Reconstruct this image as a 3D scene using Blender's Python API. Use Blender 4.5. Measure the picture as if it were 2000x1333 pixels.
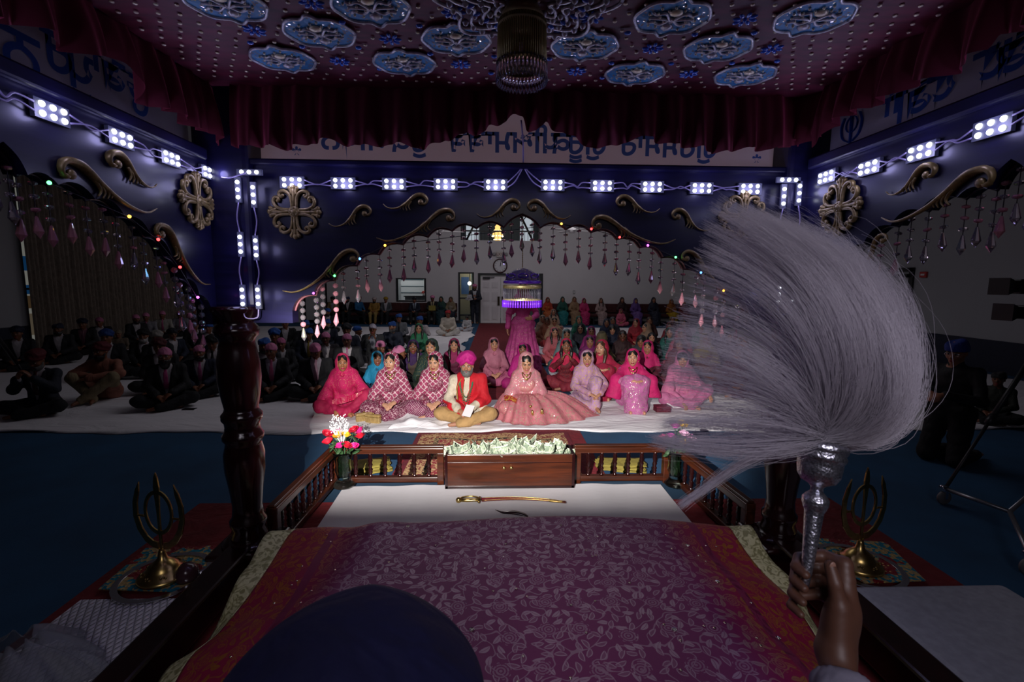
import bpy, math, random
import numpy as np
from mathutils import Vector, Matrix, Euler

S = bpy.context.scene
for o in list(bpy.data.objects):
    bpy.data.objects.remove(o)
COL = S.collection
random.seed(7)
RNG = np.random.default_rng(11)
PI = math.pi

# ------------------------------------------------------------------ camera
FPX, IW, IH = 930.0, 2000, 1333          # focal length in pixels of the 2000x1333 frame
CAM = np.array([0.0, 0.0, 1.78])

def _basis(yaw, pitch, roll):
    y, p, r = map(math.radians, (yaw, pitch, roll))
    f = np.array([math.sin(y) * math.cos(p), math.cos(y) * math.cos(p), -math.sin(p)])
    R = np.array([math.cos(y), -math.sin(y), 0.0])
    U = np.cross(R, f)
    return math.cos(r) * R + math.sin(r) * U, -math.sin(r) * R + math.cos(r) * U, f
CR, CU, CF = _basis(2.03, 7.05, 0.43)

def ray(px, py):
    return CR * (px - IW / 2) / FPX - CU * (py - IH / 2) / FPX + CF
def atY(px, py, Y):
    d = ray(px, py); return CAM + d * (Y - CAM[1]) / d[1]
def atZ(px, py, Z):
    d = ray(px, py); return CAM + d * (Z - CAM[2]) / d[2]
def atX(px, py, X):
    d = ray(px, py); return CAM + d * (X - CAM[0]) / d[0]

cam_data = bpy.data.cameras.new('camera')
cam_data.sensor_width = 36.0
cam_data.lens = 36.0 * FPX / IW
cam_data.clip_start = 0.02
cam_data.clip_end = 100
cam_data.dof.use_dof = True
cam_data.dof.focus_distance = 6.0
cam_data.dof.aperture_fstop = 8.0
cam = bpy.data.objects.new('camera', cam_data)
COL.objects.link(cam)
cam.matrix_world = Matrix(((CR[0], CU[0], -CF[0], CAM[0]), (CR[1], CU[1], -CF[1], CAM[1]),
                           (CR[2], CU[2], -CF[2], CAM[2]), (0, 0, 0, 1)))
S.camera = cam

# ------------------------------------------------------------------ world, lights, exposure
world = bpy.data.worlds.new('world')
S.world = world
world.use_nodes = True
world.node_tree.nodes['Background'].inputs[0].default_value = (0.6, 0.65, 0.9, 1)
world.node_tree.nodes['Background'].inputs[1].default_value = 0.01

def lamp(name, kind, loc, energy, color, target=None, **kw):
    ld = bpy.data.lights.new(name, kind)
    ld.energy = energy
    ld.color = color
    for k, v in kw.items():
        setattr(ld, k, v)
    lo = bpy.data.objects.new(name, ld)
    COL.objects.link(lo)
    lo.location = loc
    if target is not None:
        lo.rotation_euler = (Vector(target) - Vector(loc)).to_track_quat('-Z', 'Y').to_euler()
    return lo

# the photographer's strobe stands beside the camera; barn doors added to trim its beam come with the equipment
STROBE = (-0.45, 0.02, 1.95)
lamp('strobe_light', 'SPOT', STROBE, 2050, (1.0, 0.94, 0.89), (0.55, 7.0, 0.2),
     spot_size=math.radians(64), spot_blend=0.5, shadow_soft_size=0.009)
# hall ceiling lights, dimmed
lamp('hall_ceiling_light', 'AREA', (0.8, 16.0, 5.2), 105, (1.0, 0.94, 0.97), (0.5, 18.5, 0), shape='RECTANGLE', size=8, size_y=4)
lamp('hall_ceiling_light', 'AREA', (0.3, 9.0, 5.2), 66, (0.95, 0.92, 1.0), (0.3, 9.5, 0), shape='RECTANGLE', size=6, size_y=4)
# weak lilac fill lamp, added behind the camera for the brocade and whisk
lamp('rear_fill_light', 'AREA', (0.3, -2.2, 3.3), 11.5, (.93, .87, 1.0), (0.35, 1.7, 0.7), shape='RECTANGLE', size=2, size_y=1.2, spread=math.radians(80))

vs = S.view_settings
vs.view_transform = 'Standard'
vs.look = 'None'
vs.gamma = 1.0
vs.use_curve_mapping = False
vs.exposure = 0.0
S.cycles.use_denoising = True
S.cycles.max_bounces = 6
S.cycles.transparent_max_bounces = 12
S.cycles.transmission_bounces = 5
S.cycles.caustics_reflective = False
S.cycles.caustics_refractive = False
S.cycles.sample_clamp_indirect = 3.0
S.cycles.sample_clamp_direct = 30.0

# ------------------------------------------------------------------ materials
MATS = {}
def srgb(h):
    if isinstance(h, str):
        h = h.lstrip('#')
        c = [int(h[i:i + 2], 16) / 255 for i in (0, 2, 4)]
    else:
        c = [v / 255 for v in h]
    return tuple((v / 12.92 if v <= 0.04045 else ((v + 0.055) / 1.055) ** 2.4) for v in c)

def base_mat(name, color, rough=0.6, metal=0.0, **kw):
    m = bpy.data.materials.new(name)
    m.use_nodes = True
    b = m.node_tree.nodes['Principled BSDF']
    b.inputs['Base Color'].default_value = (*color, 1)
    b.inputs['Roughness'].default_value = rough
    b.inputs['Metallic'].default_value = metal
    for k, v in kw.items():
        b.inputs[k].default_value = v
    return m, m.node_tree, b

def nd(nt, t, **kw):
    n = nt.nodes.new(t)
    for k, v in kw.items():
        if k.startswith('i_'):
            key = k[2:].replace('_', ' ')
            n.inputs[key].default_value = v
        else:
            setattr(n, k, v)
    return n

def coords(nt, kind='Object', scale=(1, 1, 1)):
    tc = nd(nt, 'ShaderNodeTexCoord')
    mp = nd(nt, 'ShaderNodeMapping')
    mp.inputs['Scale'].default_value = scale
    nt.links.new(tc.outputs[kind], mp.inputs['Vector'])
    return mp.outputs['Vector']

def ramp(nt, fac, stops):
    r = nd(nt, 'ShaderNodeValToRGB')
    els = r.color_ramp.elements
    while len(els) < len(stops):
        els.new(0.5)
    for e, (p, c) in zip(els, stops):
        e.position = p
        e.color = (*c, 1) if len(c) == 3 else c
    nt.links.new(fac, r.inputs['Fac'])
    return r.outputs['Color']

def mixc(nt, fac, a, b):
    m = nd(nt, 'ShaderNodeMix', data_type='RGBA')
    for s, v in ((m.inputs['Factor'], fac), (m.inputs['A'], a), (m.inputs['B'], b)):
        if hasattr(v, 'links') or isinstance(v, bpy.types.NodeSocket):
            nt.links.new(v, s)
        elif isinstance(v, (int, float)):
            s.default_value = v
        else:
            s.default_value = (*v, 1)
    return m.outputs['Result']

def math_n(nt, op, a, b=None, c=None):
    m = nd(nt, 'ShaderNodeMath', operation=op)
    for s, v in zip(m.inputs, (a, b, c)):
        if v is None:
            continue
        if isinstance(v, (int, float)):
            s.default_value = v
        else:
            nt.links.new(v, s)
    return m.outputs[0]

def bump(nt, b, h, strength=0.3, dist=0.01):
    n = nd(nt, 'ShaderNodeBump')
    n.inputs['Strength'].default_value = strength
    n.inputs['Distance'].default_value = dist
    nt.links.new(h, n.inputs['Height'])
    nt.links.new(n.outputs['Normal'], b.inputs['Normal'])

def noise(nt, vec, scale, detail=3, rough=0.5):
    n = nd(nt, 'ShaderNodeTexNoise')
    n.inputs['Scale'].default_value = scale
    n.inputs['Detail'].default_value = detail
    n.inputs['Roughness'].default_value = rough
    if vec is not None:
        nt.links.new(vec, n.inputs['Vector'])
    return n.outputs['Fac']

def voro(nt, vec, scale, feature='F1', rnd=1.0):
    v = nd(nt, 'ShaderNodeTexVoronoi', feature=feature)
    v.inputs['Scale'].default_value = scale
    v.inputs['Randomness'].default_value = rnd
    nt.links.new(vec, v.inputs['Vector'])
    return v

def wood(name, dark, light, rough=0.25, scale=(3, 3, 30), coat=0.4):
    if name in MATS: return MATS[name]
    m, nt, b = base_mat(name, light, rough)
    v = coords(nt, 'Object', scale)
    f = noise(nt, v, 2.0, 6, 0.6)
    nt.links.new(ramp(nt, f, [(0.3, dark), (0.72, light)]), b.inputs['Base Color'])
    b.inputs['Coat Weight'].default_value = coat
    b.inputs['Specular IOR Level'].default_value = .28
    b.inputs['Coat Roughness'].default_value = 0.15
    bump(nt, b, f, 0.06, 0.004)
    MATS[name] = m
    return m

def plain(name, color, rough=0.6, metal=0.0, nscale=0, namp=0.25, bumps=0.0, **kw):
    if name in MATS: return MATS[name]
    m, nt, b = base_mat(name, color, rough, metal, **kw)
    if nscale:
        f = noise(nt, coords(nt), nscale, 4)
        c2 = tuple(max(0, c * (1 - namp)) for c in color)
        nt.links.new(ramp(nt, f, [(0.3, c2), (0.7, color)]), b.inputs['Base Color'])
        if bumps:
            bump(nt, b, f, bumps, 0.005)
    MATS[name] = m
    return m

def emis(name, color, strength):
    if name in MATS: return MATS[name]
    m, nt, b = base_mat(name, (0.02, 0.02, 0.02), 0.4)
    b.inputs['Emission Color'].default_value = (*color, 1)
    b.inputs['Emission Strength'].default_value = strength
    m.cycles.emission_sampling = 'NONE'
    MATS[name] = m
    return m

def fabric(color, pattern=None, accent=None, scale=40.0, rough=0.75, sheen=0.25):
    """woven cloth of one colour; optional woven or sewn-on pattern in an accent colour"""
    if isinstance(color, str): color = srgb(color)
    if isinstance(accent, str): accent = srgb(accent)
    key = ('fab', tuple(round(c, 3) for c in color), pattern, accent and tuple(round(c, 3) for c in accent), scale)
    if key in MATS: return MATS[key]
    m, nt, b = base_mat('cloth', color, rough)
    b.inputs['Sheen Weight'].default_value = sheen
    b.inputs['Sheen Tint'].default_value = (*color, 1)
    v = coords(nt)
    f = noise(nt, v, 9, 4, 0.6)
    dark = tuple(c * 0.72 for c in color)
    col = ramp(nt, f, [(0.35, dark), (0.65, color)])
    h = noise(nt, coords(nt, 'Object', (1, 1, .35)), 38, 3)
    if pattern == 'dots':
        vo = voro(nt, v, scale, 'F1', 0.25)
        k = math_n(nt, 'LESS_THAN', vo.outputs['Distance'], 0.2)
        col = mixc(nt, k, col, accent)
        nt.links.new(math_n(nt, 'MULTIPLY', k, 0.5), b.inputs['Metallic'])
    elif pattern == 'sequin':
        vo = voro(nt, v, scale, 'F1', 1.0)
        sep = nd(nt, 'ShaderNodeSeparateColor')
        nt.links.new(vo.outputs['Color'], sep.inputs[0])
        k = math_n(nt, 'GREATER_THAN', sep.outputs[0], 0.52)
        k2 = math_n(nt, 'LESS_THAN', vo.outputs['Distance'], 0.42)
        k = math_n(nt, 'MULTIPLY', k, k2)
        vine = noise(nt, v, scale * 0.22, 2, 0.5)
        kv = math_n(nt, 'GREATER_THAN', vine, 0.40)
        k = math_n(nt, 'MULTIPLY', k, kv)
        col = mixc(nt, k, col, accent)
        nt.links.new(math_n(nt, 'MULTIPLY', k, 0.55), b.inputs['Metallic'])
        nt.links.new(math_n(nt, 'MULTIPLY_ADD', k, -0.4, rough), b.inputs['Roughness'])
        h = math_n(nt, 'MULTIPLY', k, 0.6)
    elif pattern == 'net':
        sx = nd(nt, 'ShaderNodeSeparateXYZ'); nt.links.new(v, sx.inputs[0])
        a = math_n(nt, 'ADD', sx.outputs[0], sx.outputs[2])
        a = math_n(nt, 'MULTIPLY', a, scale)
        c2 = math_n(nt, 'SUBTRACT', sx.outputs[0], sx.outputs[2])
        c2 = math_n(nt, 'MULTIPLY', c2, scale)
        wob = math_n(nt, 'MULTIPLY', noise(nt, v, 14, 2), 1.2)
        a = math_n(nt, 'PINGPONG', math_n(nt, 'ADD', a, wob), 1.0)
        c2 = math_n(nt, 'PINGPONG', math_n(nt, 'ADD', c2, wob), 1.0)
        k = math_n(nt, 'MAXIMUM', math_n(nt, 'LESS_THAN', a, 0.2), math_n(nt, 'LESS_THAN', c2, 0.2))
        brk = math_n(nt, 'GREATER_THAN', noise(nt, v, 60, 2), 0.42)
        k = math_n(nt, 'MULTIPLY', k, brk)
        col = mixc(nt, k, col, accent)
        nt.links.new(math_n(nt, 'MULTIPLY', k, 0.35), b.inputs['Metallic'])
    elif pattern == 'leaf':
        vo = nd(nt, 'ShaderNodeTexNoise'); vo.inputs['Scale'].default_value = scale; vo.inputs['Detail'].default_value = 1.5
        nt.links.new(v, vo.inputs['Vector'])
        vo.inputs['Distortion'].default_value = 1.2
        k = math_n(nt, 'GREATER_THAN', vo.outputs['Fac'], 0.56)
        col = mixc(nt, k, col, accent)
        nt.links.new(math_n(nt, 'MULTIPLY', k, 0.35), b.inputs['Metallic'])
    nt.links.new(col, b.inputs['Base Color'])
    wr = nd(nt, 'ShaderNodeTexNoise'); wr.inputs['Scale'].default_value = 9; wr.inputs['Detail'].default_value = 2; wr.inputs['Distortion'].default_value = .7
    nt.links.new(coords(nt, 'Object', (1, 1, .6)), wr.inputs['Vector'])
    hh = math_n(nt, 'MULTIPLY_ADD', wr.outputs['Fac'], 3.0, math_n(nt, 'MULTIPLY', h, .35))
    bump(nt, b, hh, 0.5, 0.016)
    MATS[key] = m
    return m

# ------------------------------------------------------------------ object helpers
def tag(o, label=None, cat=None, group=None, kind=None):
    if label: o['label'] = label
    if cat: o['category'] = cat
    if group: o['group'] = group
    if kind: o['kind'] = kind
    return o

def empty(name, loc=(0, 0, 0), rz=0.0, label=None, cat=None, group=None, kind=None):
    o = bpy.data.objects.new(name, None)
    o.empty_display_size = 0.1
    COL.objects.link(o)
    o.location = tuple(float(v) for v in loc)
    o.rotation_euler = (0, 0, rz)
    return tag(o, label, cat, group, kind)

def link(name, me, mats, parent=None, loc=None, rot=None, scale=None):
    o = bpy.data.objects.new(name, me)
    COL.objects.link(o)
    if not isinstance(mats, (list, tuple)): mats = [mats]
    while len(me.materials) < len(mats):
        me.materials.append(None)
    for i, m in enumerate(mats):
        o.material_slots[i].link = 'OBJECT'
        o.material_slots[i].material = m
    if parent is not None: o.parent = parent
    if loc is not None: o.location = tuple(float(v) for v in loc)
    if rot is not None: o.rotation_euler = rot
    if scale is not None: o.scale = scale
    return o

def np_mesh(name, V, Q, smooth=True):
    me = bpy.data.meshes.new(name)
    V = np.asarray(V, dtype=np.float32); Q = np.asarray(Q, dtype=np.int32)
    n = Q.shape[1]
    me.vertices.add(len(V)); me.vertices.foreach_set('co', V.ravel())
    me.loops.add(Q.size); me.loops.foreach_set('vertex_index', Q.ravel())
    me.polygons.add(len(Q))
    me.polygons.foreach_set('loop_start', np.arange(0, Q.size, n, dtype=np.int32))
    me.polygons.foreach_set('loop_total', np.full(len(Q), n, dtype=np.int32))
    if smooth: me.polygons.foreach_set('use_smooth', np.ones(len(Q), dtype=bool))
    me.update(calc_edges=True)
    return me

class MB:
    """collects shapes, then links them as one mesh object"""
    def __init__(s):
        s.v, s.f, s.m, s.sm, s.cur = [], [], [], [], 0
    def _add(s, vs, fs, smooth):
        k = len(s.v)
        s.v += [tuple(float(c) for c in p) for p in vs]
        for f in fs:
            s.f.append([i + k for i in f]); s.m.append(s.cur); s.sm.append(smooth)
    def box(s, c, d, rot=None):
        x, y, z = (v / 2 for v in d)
        P = [Vector(p) for p in ((-x, -y, -z), (x, -y, -z), (x, y, -z), (-x, y, -z), (-x, -y, z), (x, -y, z), (x, y, z), (-x, y, z))]
        if rot is not None:
            M = rot if isinstance(rot, Matrix) else Euler(rot).to_matrix()
            P = [M @ p for p in P]
        P = [p + Vector(tuple(float(q) for q in c)) for p in P]
        s._add(P, [(3, 2, 1, 0), (4, 5, 6, 7), (0, 1, 5, 4), (1, 2, 6, 5), (2, 3, 7, 6), (3, 0, 4, 7)], False)
        return s
    def lo_hi(s, lo, hi):
        return s.box([(a + b) / 2 for a, b in zip(lo, hi)], [b - a for a, b in zip(lo, hi)])
    def tube(s, pts, r, n=8, flat=1.0, up=None, caps=True):
        P = [Vector(tuple(float(c) for c in p)) for p in pts]
        R = list(r) if hasattr(r, '__len__') else [r] * len(P)
        t0 = (P[1] - P[0]).normalized()
        nrm = Vector(up) if up is not None else (Vector((0, 0, 1)) if abs(t0.z) < 0.9 else Vector((1, 0, 0)))
        vs, fs = [], []
        for i, p in enumerate(P):
            t = (P[min(i + 1, len(P) - 1)] - P[max(i - 1, 0)]).normalized()
            nrm = (nrm - t * nrm.dot(t))
            nrm = nrm.normalized() if nrm.length > 1e-6 else t.orthogonal().normalized()
            bn = t.cross(nrm)
            for k in range(n):
                a = 2 * PI * k / n
                vs.append(p + (nrm * math.sin(a) * flat + bn * math.cos(a)) * R[i])
        for i in range(len(P) - 1):
            for k in range(n):
                a, b = i * n + k, i * n + (k + 1) % n
                fs.append((a, a + n, b + n, b))
        if caps:
            fs.append(tuple(range(n))); fs.append(tuple(range((len(P) - 1) * n + n - 1, (len(P) - 1) * n - 1, -1)))
        s._add(vs, fs, True)
        return s
    def lathe(s, prof, n=24, c=(0, 0, 0), M=None, caps=True):
        vs, fs = [], []
        for r, z in prof:
            for k in range(n):
                a = 2 * PI * k / n
                p = Vector((r * math.cos(a), r * math.sin(a), z))
                if M is not None: p = M @ p
                vs.append(p + Vector(tuple(float(q) for q in c)))
        for i in range(len(prof) - 1):
            for k in range(n):
                a, b = i * n + k, i * n + (k + 1) % n
                fs.append((a, b, b + n, a + n))
        if caps and prof[0][0] > 1e-5: fs.append(tuple(range(n - 1, -1, -1)))
        if caps and prof[-1][0] > 1e-5: fs.append(tuple(range((len(prof) - 1) * n, len(prof) * n)))
        s._add(vs, fs, True)
        return s
    def ball(s, c, r, nu=12, nv=8, M=None):
        r = (r, r, r) if not hasattr(r, '__len__') else r
        vs, fs = [], []
        for j in range(nv + 1):
            th = PI * j / nv
            for k in range(nu):
                a = 2 * PI * k / nu
                p = Vector((r[0] * math.sin(th) * math.cos(a), r[1] * math.sin(th) * math.sin(a), r[2] * math.cos(th)))
                if M is not None: p = M @ p
                vs.append(p + Vector(tuple(float(q) for q in c)))
        for j in range(nv):
            for k in range(nu):
                a, b = j * nu + k, j * nu + (k + 1) % nu
                fs.append((a, a + nu, b + nu, b))
        s._add(vs, fs, True)
        return s
    def prism(s, poly, f0, f1):
        """poly: 2D outline; f0, f1 map (u,v) to the two end faces"""
        n = len(poly)
        vs = [f0(*p) for p in poly] + [f1(*p) for p in poly]
        fs = [tuple(range(n - 1, -1, -1)), tuple(range(n, 2 * n))] + [(i, (i + 1) % n, n + (i + 1) % n, n + i) for i in range(n)]
        s._add(vs, fs, False)
        return s
    def grid(s, nu, nv, fn, smooth=True, thick=0.0):
        vs = [fn(i / nu, j / nv) for j in range(nv + 1) for i in range(nu + 1)]
        w = nu + 1
        fs = [(j * w + i, j * w + i + 1, (j + 1) * w + i + 1, (j + 1) * w + i) for j in range(nv) for i in range(nu)]
        s._add(vs, fs, smooth)
        return s
    def mesh(s, name):
        me = bpy.data.meshes.new(name)
        me.from_pydata(s.v, [], s.f)
        me.polygons.foreach_set('use_smooth', s.sm)
        me.polygons.foreach_set('material_index', s.m)
        me.update()
        return me
    def build(s, name, mats, parent=None, loc=None, rot=None, bevel=0.0, solid=0.0):
        o = link(name, s.mesh(name), mats, parent, loc, rot)
        if solid:
            md = o.modifiers.new('solid', 'SOLIDIFY'); md.thickness = solid; md.offset = 0
        if bevel:
            md = o.modifiers.new('bevel', 'BEVEL'); md.width = bevel; md.segments = 2; md.limit_method = 'ANGLE'
        return o

def smooth_path(pts, n=8):
    """Catmull-Rom through pts"""
    P = [np.array(p, float) for p in pts]
    P = [2 * P[0] - P[1]] + P + [2 * P[-1] - P[-2]]
    out = []
    for i in range(1, len(P) - 2):
        for k in range(n):
            t = k / n
            a, b, c, d = P[i - 1], P[i], P[i + 1], P[i + 2]
            out.append(0.5 * (2 * b + (c - a) * t + (2 * a - 5 * b + 4 * c - d) * t * t + (3 * b - a - 3 * c + d) * t ** 3))
    out.append(P[-2])
    return out
ORD = ['first', 'second', 'third', 'fourth', 'fifth', 'sixth', 'seventh', 'eighth', 'ninth', 'tenth', 'eleventh', 'twelfth',
       'thirteenth', 'fourteenth', 'fifteenth', 'sixteenth', 'seventeenth', 'eighteenth', 'nineteenth', 'twentieth']

# ================================================================== THE HALL
YB, XL, XR, ZC = 20.6, -11.6, 10.3, 5.5
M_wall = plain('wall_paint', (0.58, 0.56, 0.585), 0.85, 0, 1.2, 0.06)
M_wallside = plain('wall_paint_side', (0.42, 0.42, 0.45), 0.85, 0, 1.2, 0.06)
M_navy = plain('navy_wainscot', (0.018, 0.022, 0.05), 0.7, 0, 20, 0.3)
M_ceil = plain('ceiling_paint', (0.4, 0.4, 0.42), 0.9)
M_black = plain('black_metal', (0.012, 0.012, 0.016), 0.45)
M_door = plain('door_paint', (0.72, 0.69, 0.72), 0.5)
M_dark = plain('dark_void', (0.02, 0.02, 0.025), 0.8)
M_brass = plain('brass', (0.62, 0.44, 0.15), 0.28, 1.0, 30, 0.35)
M_chrome = plain('chrome', (0.75, 0.75, 0.8), 0.15, 1.0)
M_white = plain('white_plain', (0.75, 0.74, 0.76), 0.6)

def struct(name, mb, m, **kw):
    return tag(mb.build(name, m, **kw), kind='structure')

# floor: blue carpet
cm, nt, b = base_mat('blue_carpet', srgb('#1d5a86'), 0.95)
v = coords(nt)
f = noise(nt, v, 1.3, 5, 0.6)
g = noise(nt, v, 160, 2)
c1 = ramp(nt, f, [(0.3, srgb('#173f5e')), (0.7, srgb('#1f5077'))])
nt.links.new(c1, b.inputs['Base Color'])
bump(nt, b, g, 0.5, 0.004)
struct('floor', MB().lo_hi((XL - .2, -5, -.1), (XR + .2, YB + 4, 0)), cm)
struct('ceiling', MB().lo_hi((XL - .2, -5, ZC), (XR + .2, YB + .2, ZC + .1)), M_ceil)

def holed_wall(name, lo, hi, axis, holes, m):
    """box wall whose long side runs along `axis` (0=x, 1=y) with rectangular openings (a0,a1,z0,z1)"""
    ca = sorted({lo[axis], hi[axis], *[h[0] for h in holes], *[h[1] for h in holes]})
    cz = sorted({lo[2], hi[2], *[h[2] for h in holes], *[h[3] for h in holes]})
    mb = MB()
    for a0, a1 in zip(ca, ca[1:]):
        for z0, z1 in zip(cz, cz[1:]):
            am, zm = (a0 + a1) / 2, (z0 + z1) / 2
            if any(h[0] < am < h[1] and h[2] < zm < h[3] for h in holes): continue
            l, h = list(lo), list(hi)
            l[axis], h[axis], l[2], h[2] = a0, a1, z0, z1
            mb.lo_hi(l, h)
    return struct(name, mb, m)

hx = lambda px: float(atY(px, 560, YB)[0])
hz = lambda py, px=970: float(atY(px, py, YB)[2])
W1 = (hx(776), hx(830), hz(587, 803), hz(546, 803))
SL = (hx(898), hx(923), 0.05, hz(535, 910))
DR = (hx(936), hx(1058), 0.0, hz(536, 940))
UP = (hx(900), hx(1052), hz(470, 975), 5.2)
holed_wall('wall_back', (XL, YB, 0), (XR, YB + .2, ZC), 0, [W1, SL, DR, UP], M_wall)
LW = (9.9, 18.4, 0.15, 4.4)
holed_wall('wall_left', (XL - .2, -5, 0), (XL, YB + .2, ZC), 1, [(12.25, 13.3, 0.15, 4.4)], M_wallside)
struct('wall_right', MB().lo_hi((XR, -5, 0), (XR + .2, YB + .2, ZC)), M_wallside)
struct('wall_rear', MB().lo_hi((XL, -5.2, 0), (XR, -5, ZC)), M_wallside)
struct('baseboard_right', MB().lo_hi((XR - .03, -5, 0), (XR, YB, .66)), M_navy)
struct('baseboard_left', MB().lo_hi((XL, -5, 0), (XL + .03, 12.2, .62)), M_navy)
struct('baseboard_back', MB().lo_hi((hx(600), YB - .02, 0), (SL[0] - .05, YB, .12)).lo_hi((DR[1] + .05, YB - .02, 0), (XR, YB, .12)), M_navy)

# rooms behind the back wall
M_lobby = plain('lobby_paint', (0.7, 0.72, 0.74), 0.8)
rb = MB()
rb.lo_hi((-6, YB + 3.2, 0), (4, YB + 3.3, 2.8)).lo_hi((-6, YB + .2, 2.75), (4, YB + 3.2, 2.85))
rb.lo_hi((-6.1, YB + .2, 0), (-6, YB + 3.2, 2.8)).lo_hi((4, YB + .2, 0), (4.1, YB + 3.2, 2.8))
rb.lo_hi((-2.5, YB + .2, 0), (-2.4, YB + 3.2, 2.8))
struct('wall_lobby', rb, M_lobby)
rb = MB()
rb.lo_hi((-6, YB + 3.2, 2.85), (4, YB + 3.3, 5.5)).lo_hi((-6, YB + .2, 5.4), (4, YB + 3.2, 5.5))
rb.lo_hi((-6.1, YB + .2, 2.85), (-6, YB + 3.2, 5.5)).lo_hi((4, YB + .2, 2.85), (4.1, YB + 3.2, 5.5))
struct('wall_gallery', rb, plain('gallery_paint', (0.10, 0.12, 0.14), 0.8))
lamp('office_light', 'AREA', (-4, YB + 1.4, 2.7), 16, (1, 0.98, 0.95), (-4, YB + 1.6, 0), size=1.5)
lamp('lobby_light', 'AREA', (-1.0, YB + 1.8, 2.7), 8, (1, 0.97, 0.85), (-1.0, YB + 1.9, 0), size=1.0)

# window into the office
def frame_mb(x0, x1, z0, z1, y0, y1, t, bars=(), mull=()):
    mb = MB()
    mb.lo_hi((x0 - t, y0, z0 - t), (x0, y1, z1 + t)).lo_hi((x1, y0, z0 - t), (x1 + t, y1, z1 + t))
    mb.lo_hi((x0, y0, z0 - t), (x1, y1, z0)).lo_hi((x0, y0, z1), (x1, y1, z1 + t))
    for zz in bars: mb.lo_hi((x0, y0, zz - t / 2), (x1, y1, zz + t / 2))
    for xx in mull: mb.lo_hi((xx - t / 2, y0, z0), (xx + t / 2, y1, z1))
    return mb
gm, nt, b = base_mat('window_glass', (0.9, 0.95, 0.95), 0.02)
b.inputs['Transmission Weight'].default_value = 1.0
b.inputs['IOR'].default_value = 1.05
M_glass = gm
w1 = struct('window_1', frame_mb(*W1, YB - .03, YB + .2, .05), M_black)
link('pane', MB().lo_hi((W1[0], YB + .08, W1[2]), (W1[1], YB + .09, W1[3])).mesh('pane'), M_glass, w1)
w2 = struct('window_2', frame_mb(*SL, YB - .03, YB + .2, .06, bars=(0.35, 1.08)), M_black)
link('pane', MB().lo_hi((SL[0], YB + .08, SL[2]), (SL[1], YB + .09, SL[3])).mesh('pane'), M_glass, w2)

# what stands in the office and lobby
cab = empty('office_shelving', (-3.6, YB + 1.9, 0), 0, 'white cupboard doors with dark rails behind the office window', 'cupboard')
MB().lo_hi((-.8, 0, 0), (1.1, .35, 2.3)).build('body', plain('pale_laminate', (0.8, 0.82, 0.84), 0.4), cab)
for zz in (1.25, 1.55, 1.85):
    MB().lo_hi((-.8, -.02, zz), (.25, 0, zz + .025)).build('rail', plain('teal_rail', (0.05, 0.12, 0.15), 0.4), cab)
MB().lo_hi((.28, -.04, .9), (.33, 0, 2.3)).build('upright', M_black, cab)
MB().lo_hi((.33, -.04, 1.62), (1.1, 0, 1.66)).build('rail', M_black, cab)
MB().lo_hi((.33, -.04, 1.32), (.9, 0, 1.36)).build('rail', M_black, cab)
dk = empty('office_counter', (-3.55, YB + .9, 0), 0, 'dark office counter seen through the wall window', 'counter')
MB().lo_hi((-.45, -.2, 0), (1.0, .3, 1.1)).build('body', plain('grey_laminate', (0.1, 0.11, 0.12), 0.5), dk)
MB().lo_hi((-.5, -.24, 1.1), (1.02, .34, 1.14)).build('top', M_black, dk)
fl = empty('potted_flowers', (-3.2, YB + .95, 1.14), 0, 'small pot of red and yellow flowers on the office counter', 'plant')
MB().lathe([(.0, 0), (.06, 0), (.08, .1), (.07, .1)], 12).build('pot', M_white, fl)
mbf = MB()
for i in range(9): mbf.ball((random.uniform(-.09, .09), random.uniform(-.05, .05), .15 + random.uniform(-.03, .05)), .03, 6, 4)
mbf.build('blossoms', plain('red_petal', (0.6, 0.05, 0.04), 0.6), fl)
pb = empty('notice_panel', (-1.65, YB + 2.0, 0), 0, 'blue and cream panel standing in the lobby behind the tall side window', 'panel')
MB().lo_hi((-.28, 0, 0), (.5, .06, 2.3)).build('board', plain('cream_board', (0.55, 0.48, 0.33), 0.7), pb)
MB().lo_hi((.05, -.02, 1.2), (.4, 0, 2.0)).build('poster', plain('blue_poster', (0.10, 0.2, 0.45), 0.6), pb)
MB().lo_hi((.55, 0, 0), (1.0, .05, 2.4)).build('screen', plain('green_glass', (0.05, 0.09, 0.05), 0.3), pb)
gl = empty('globe_lamp', atY(917, 554, YB + 1.2), 0, 'bright globe lamp glowing behind the tall side window', 'lamp')
MB().ball((0, 0, 0), .085, 16, 10).build('globe', emis('globe_glow', (1, .97, .9), 9), gl)
MB().tube([(0, 0, .08), (0, 0, 2.72 - gl.location.z)], .012).build('stem', M_black, gl)

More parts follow.
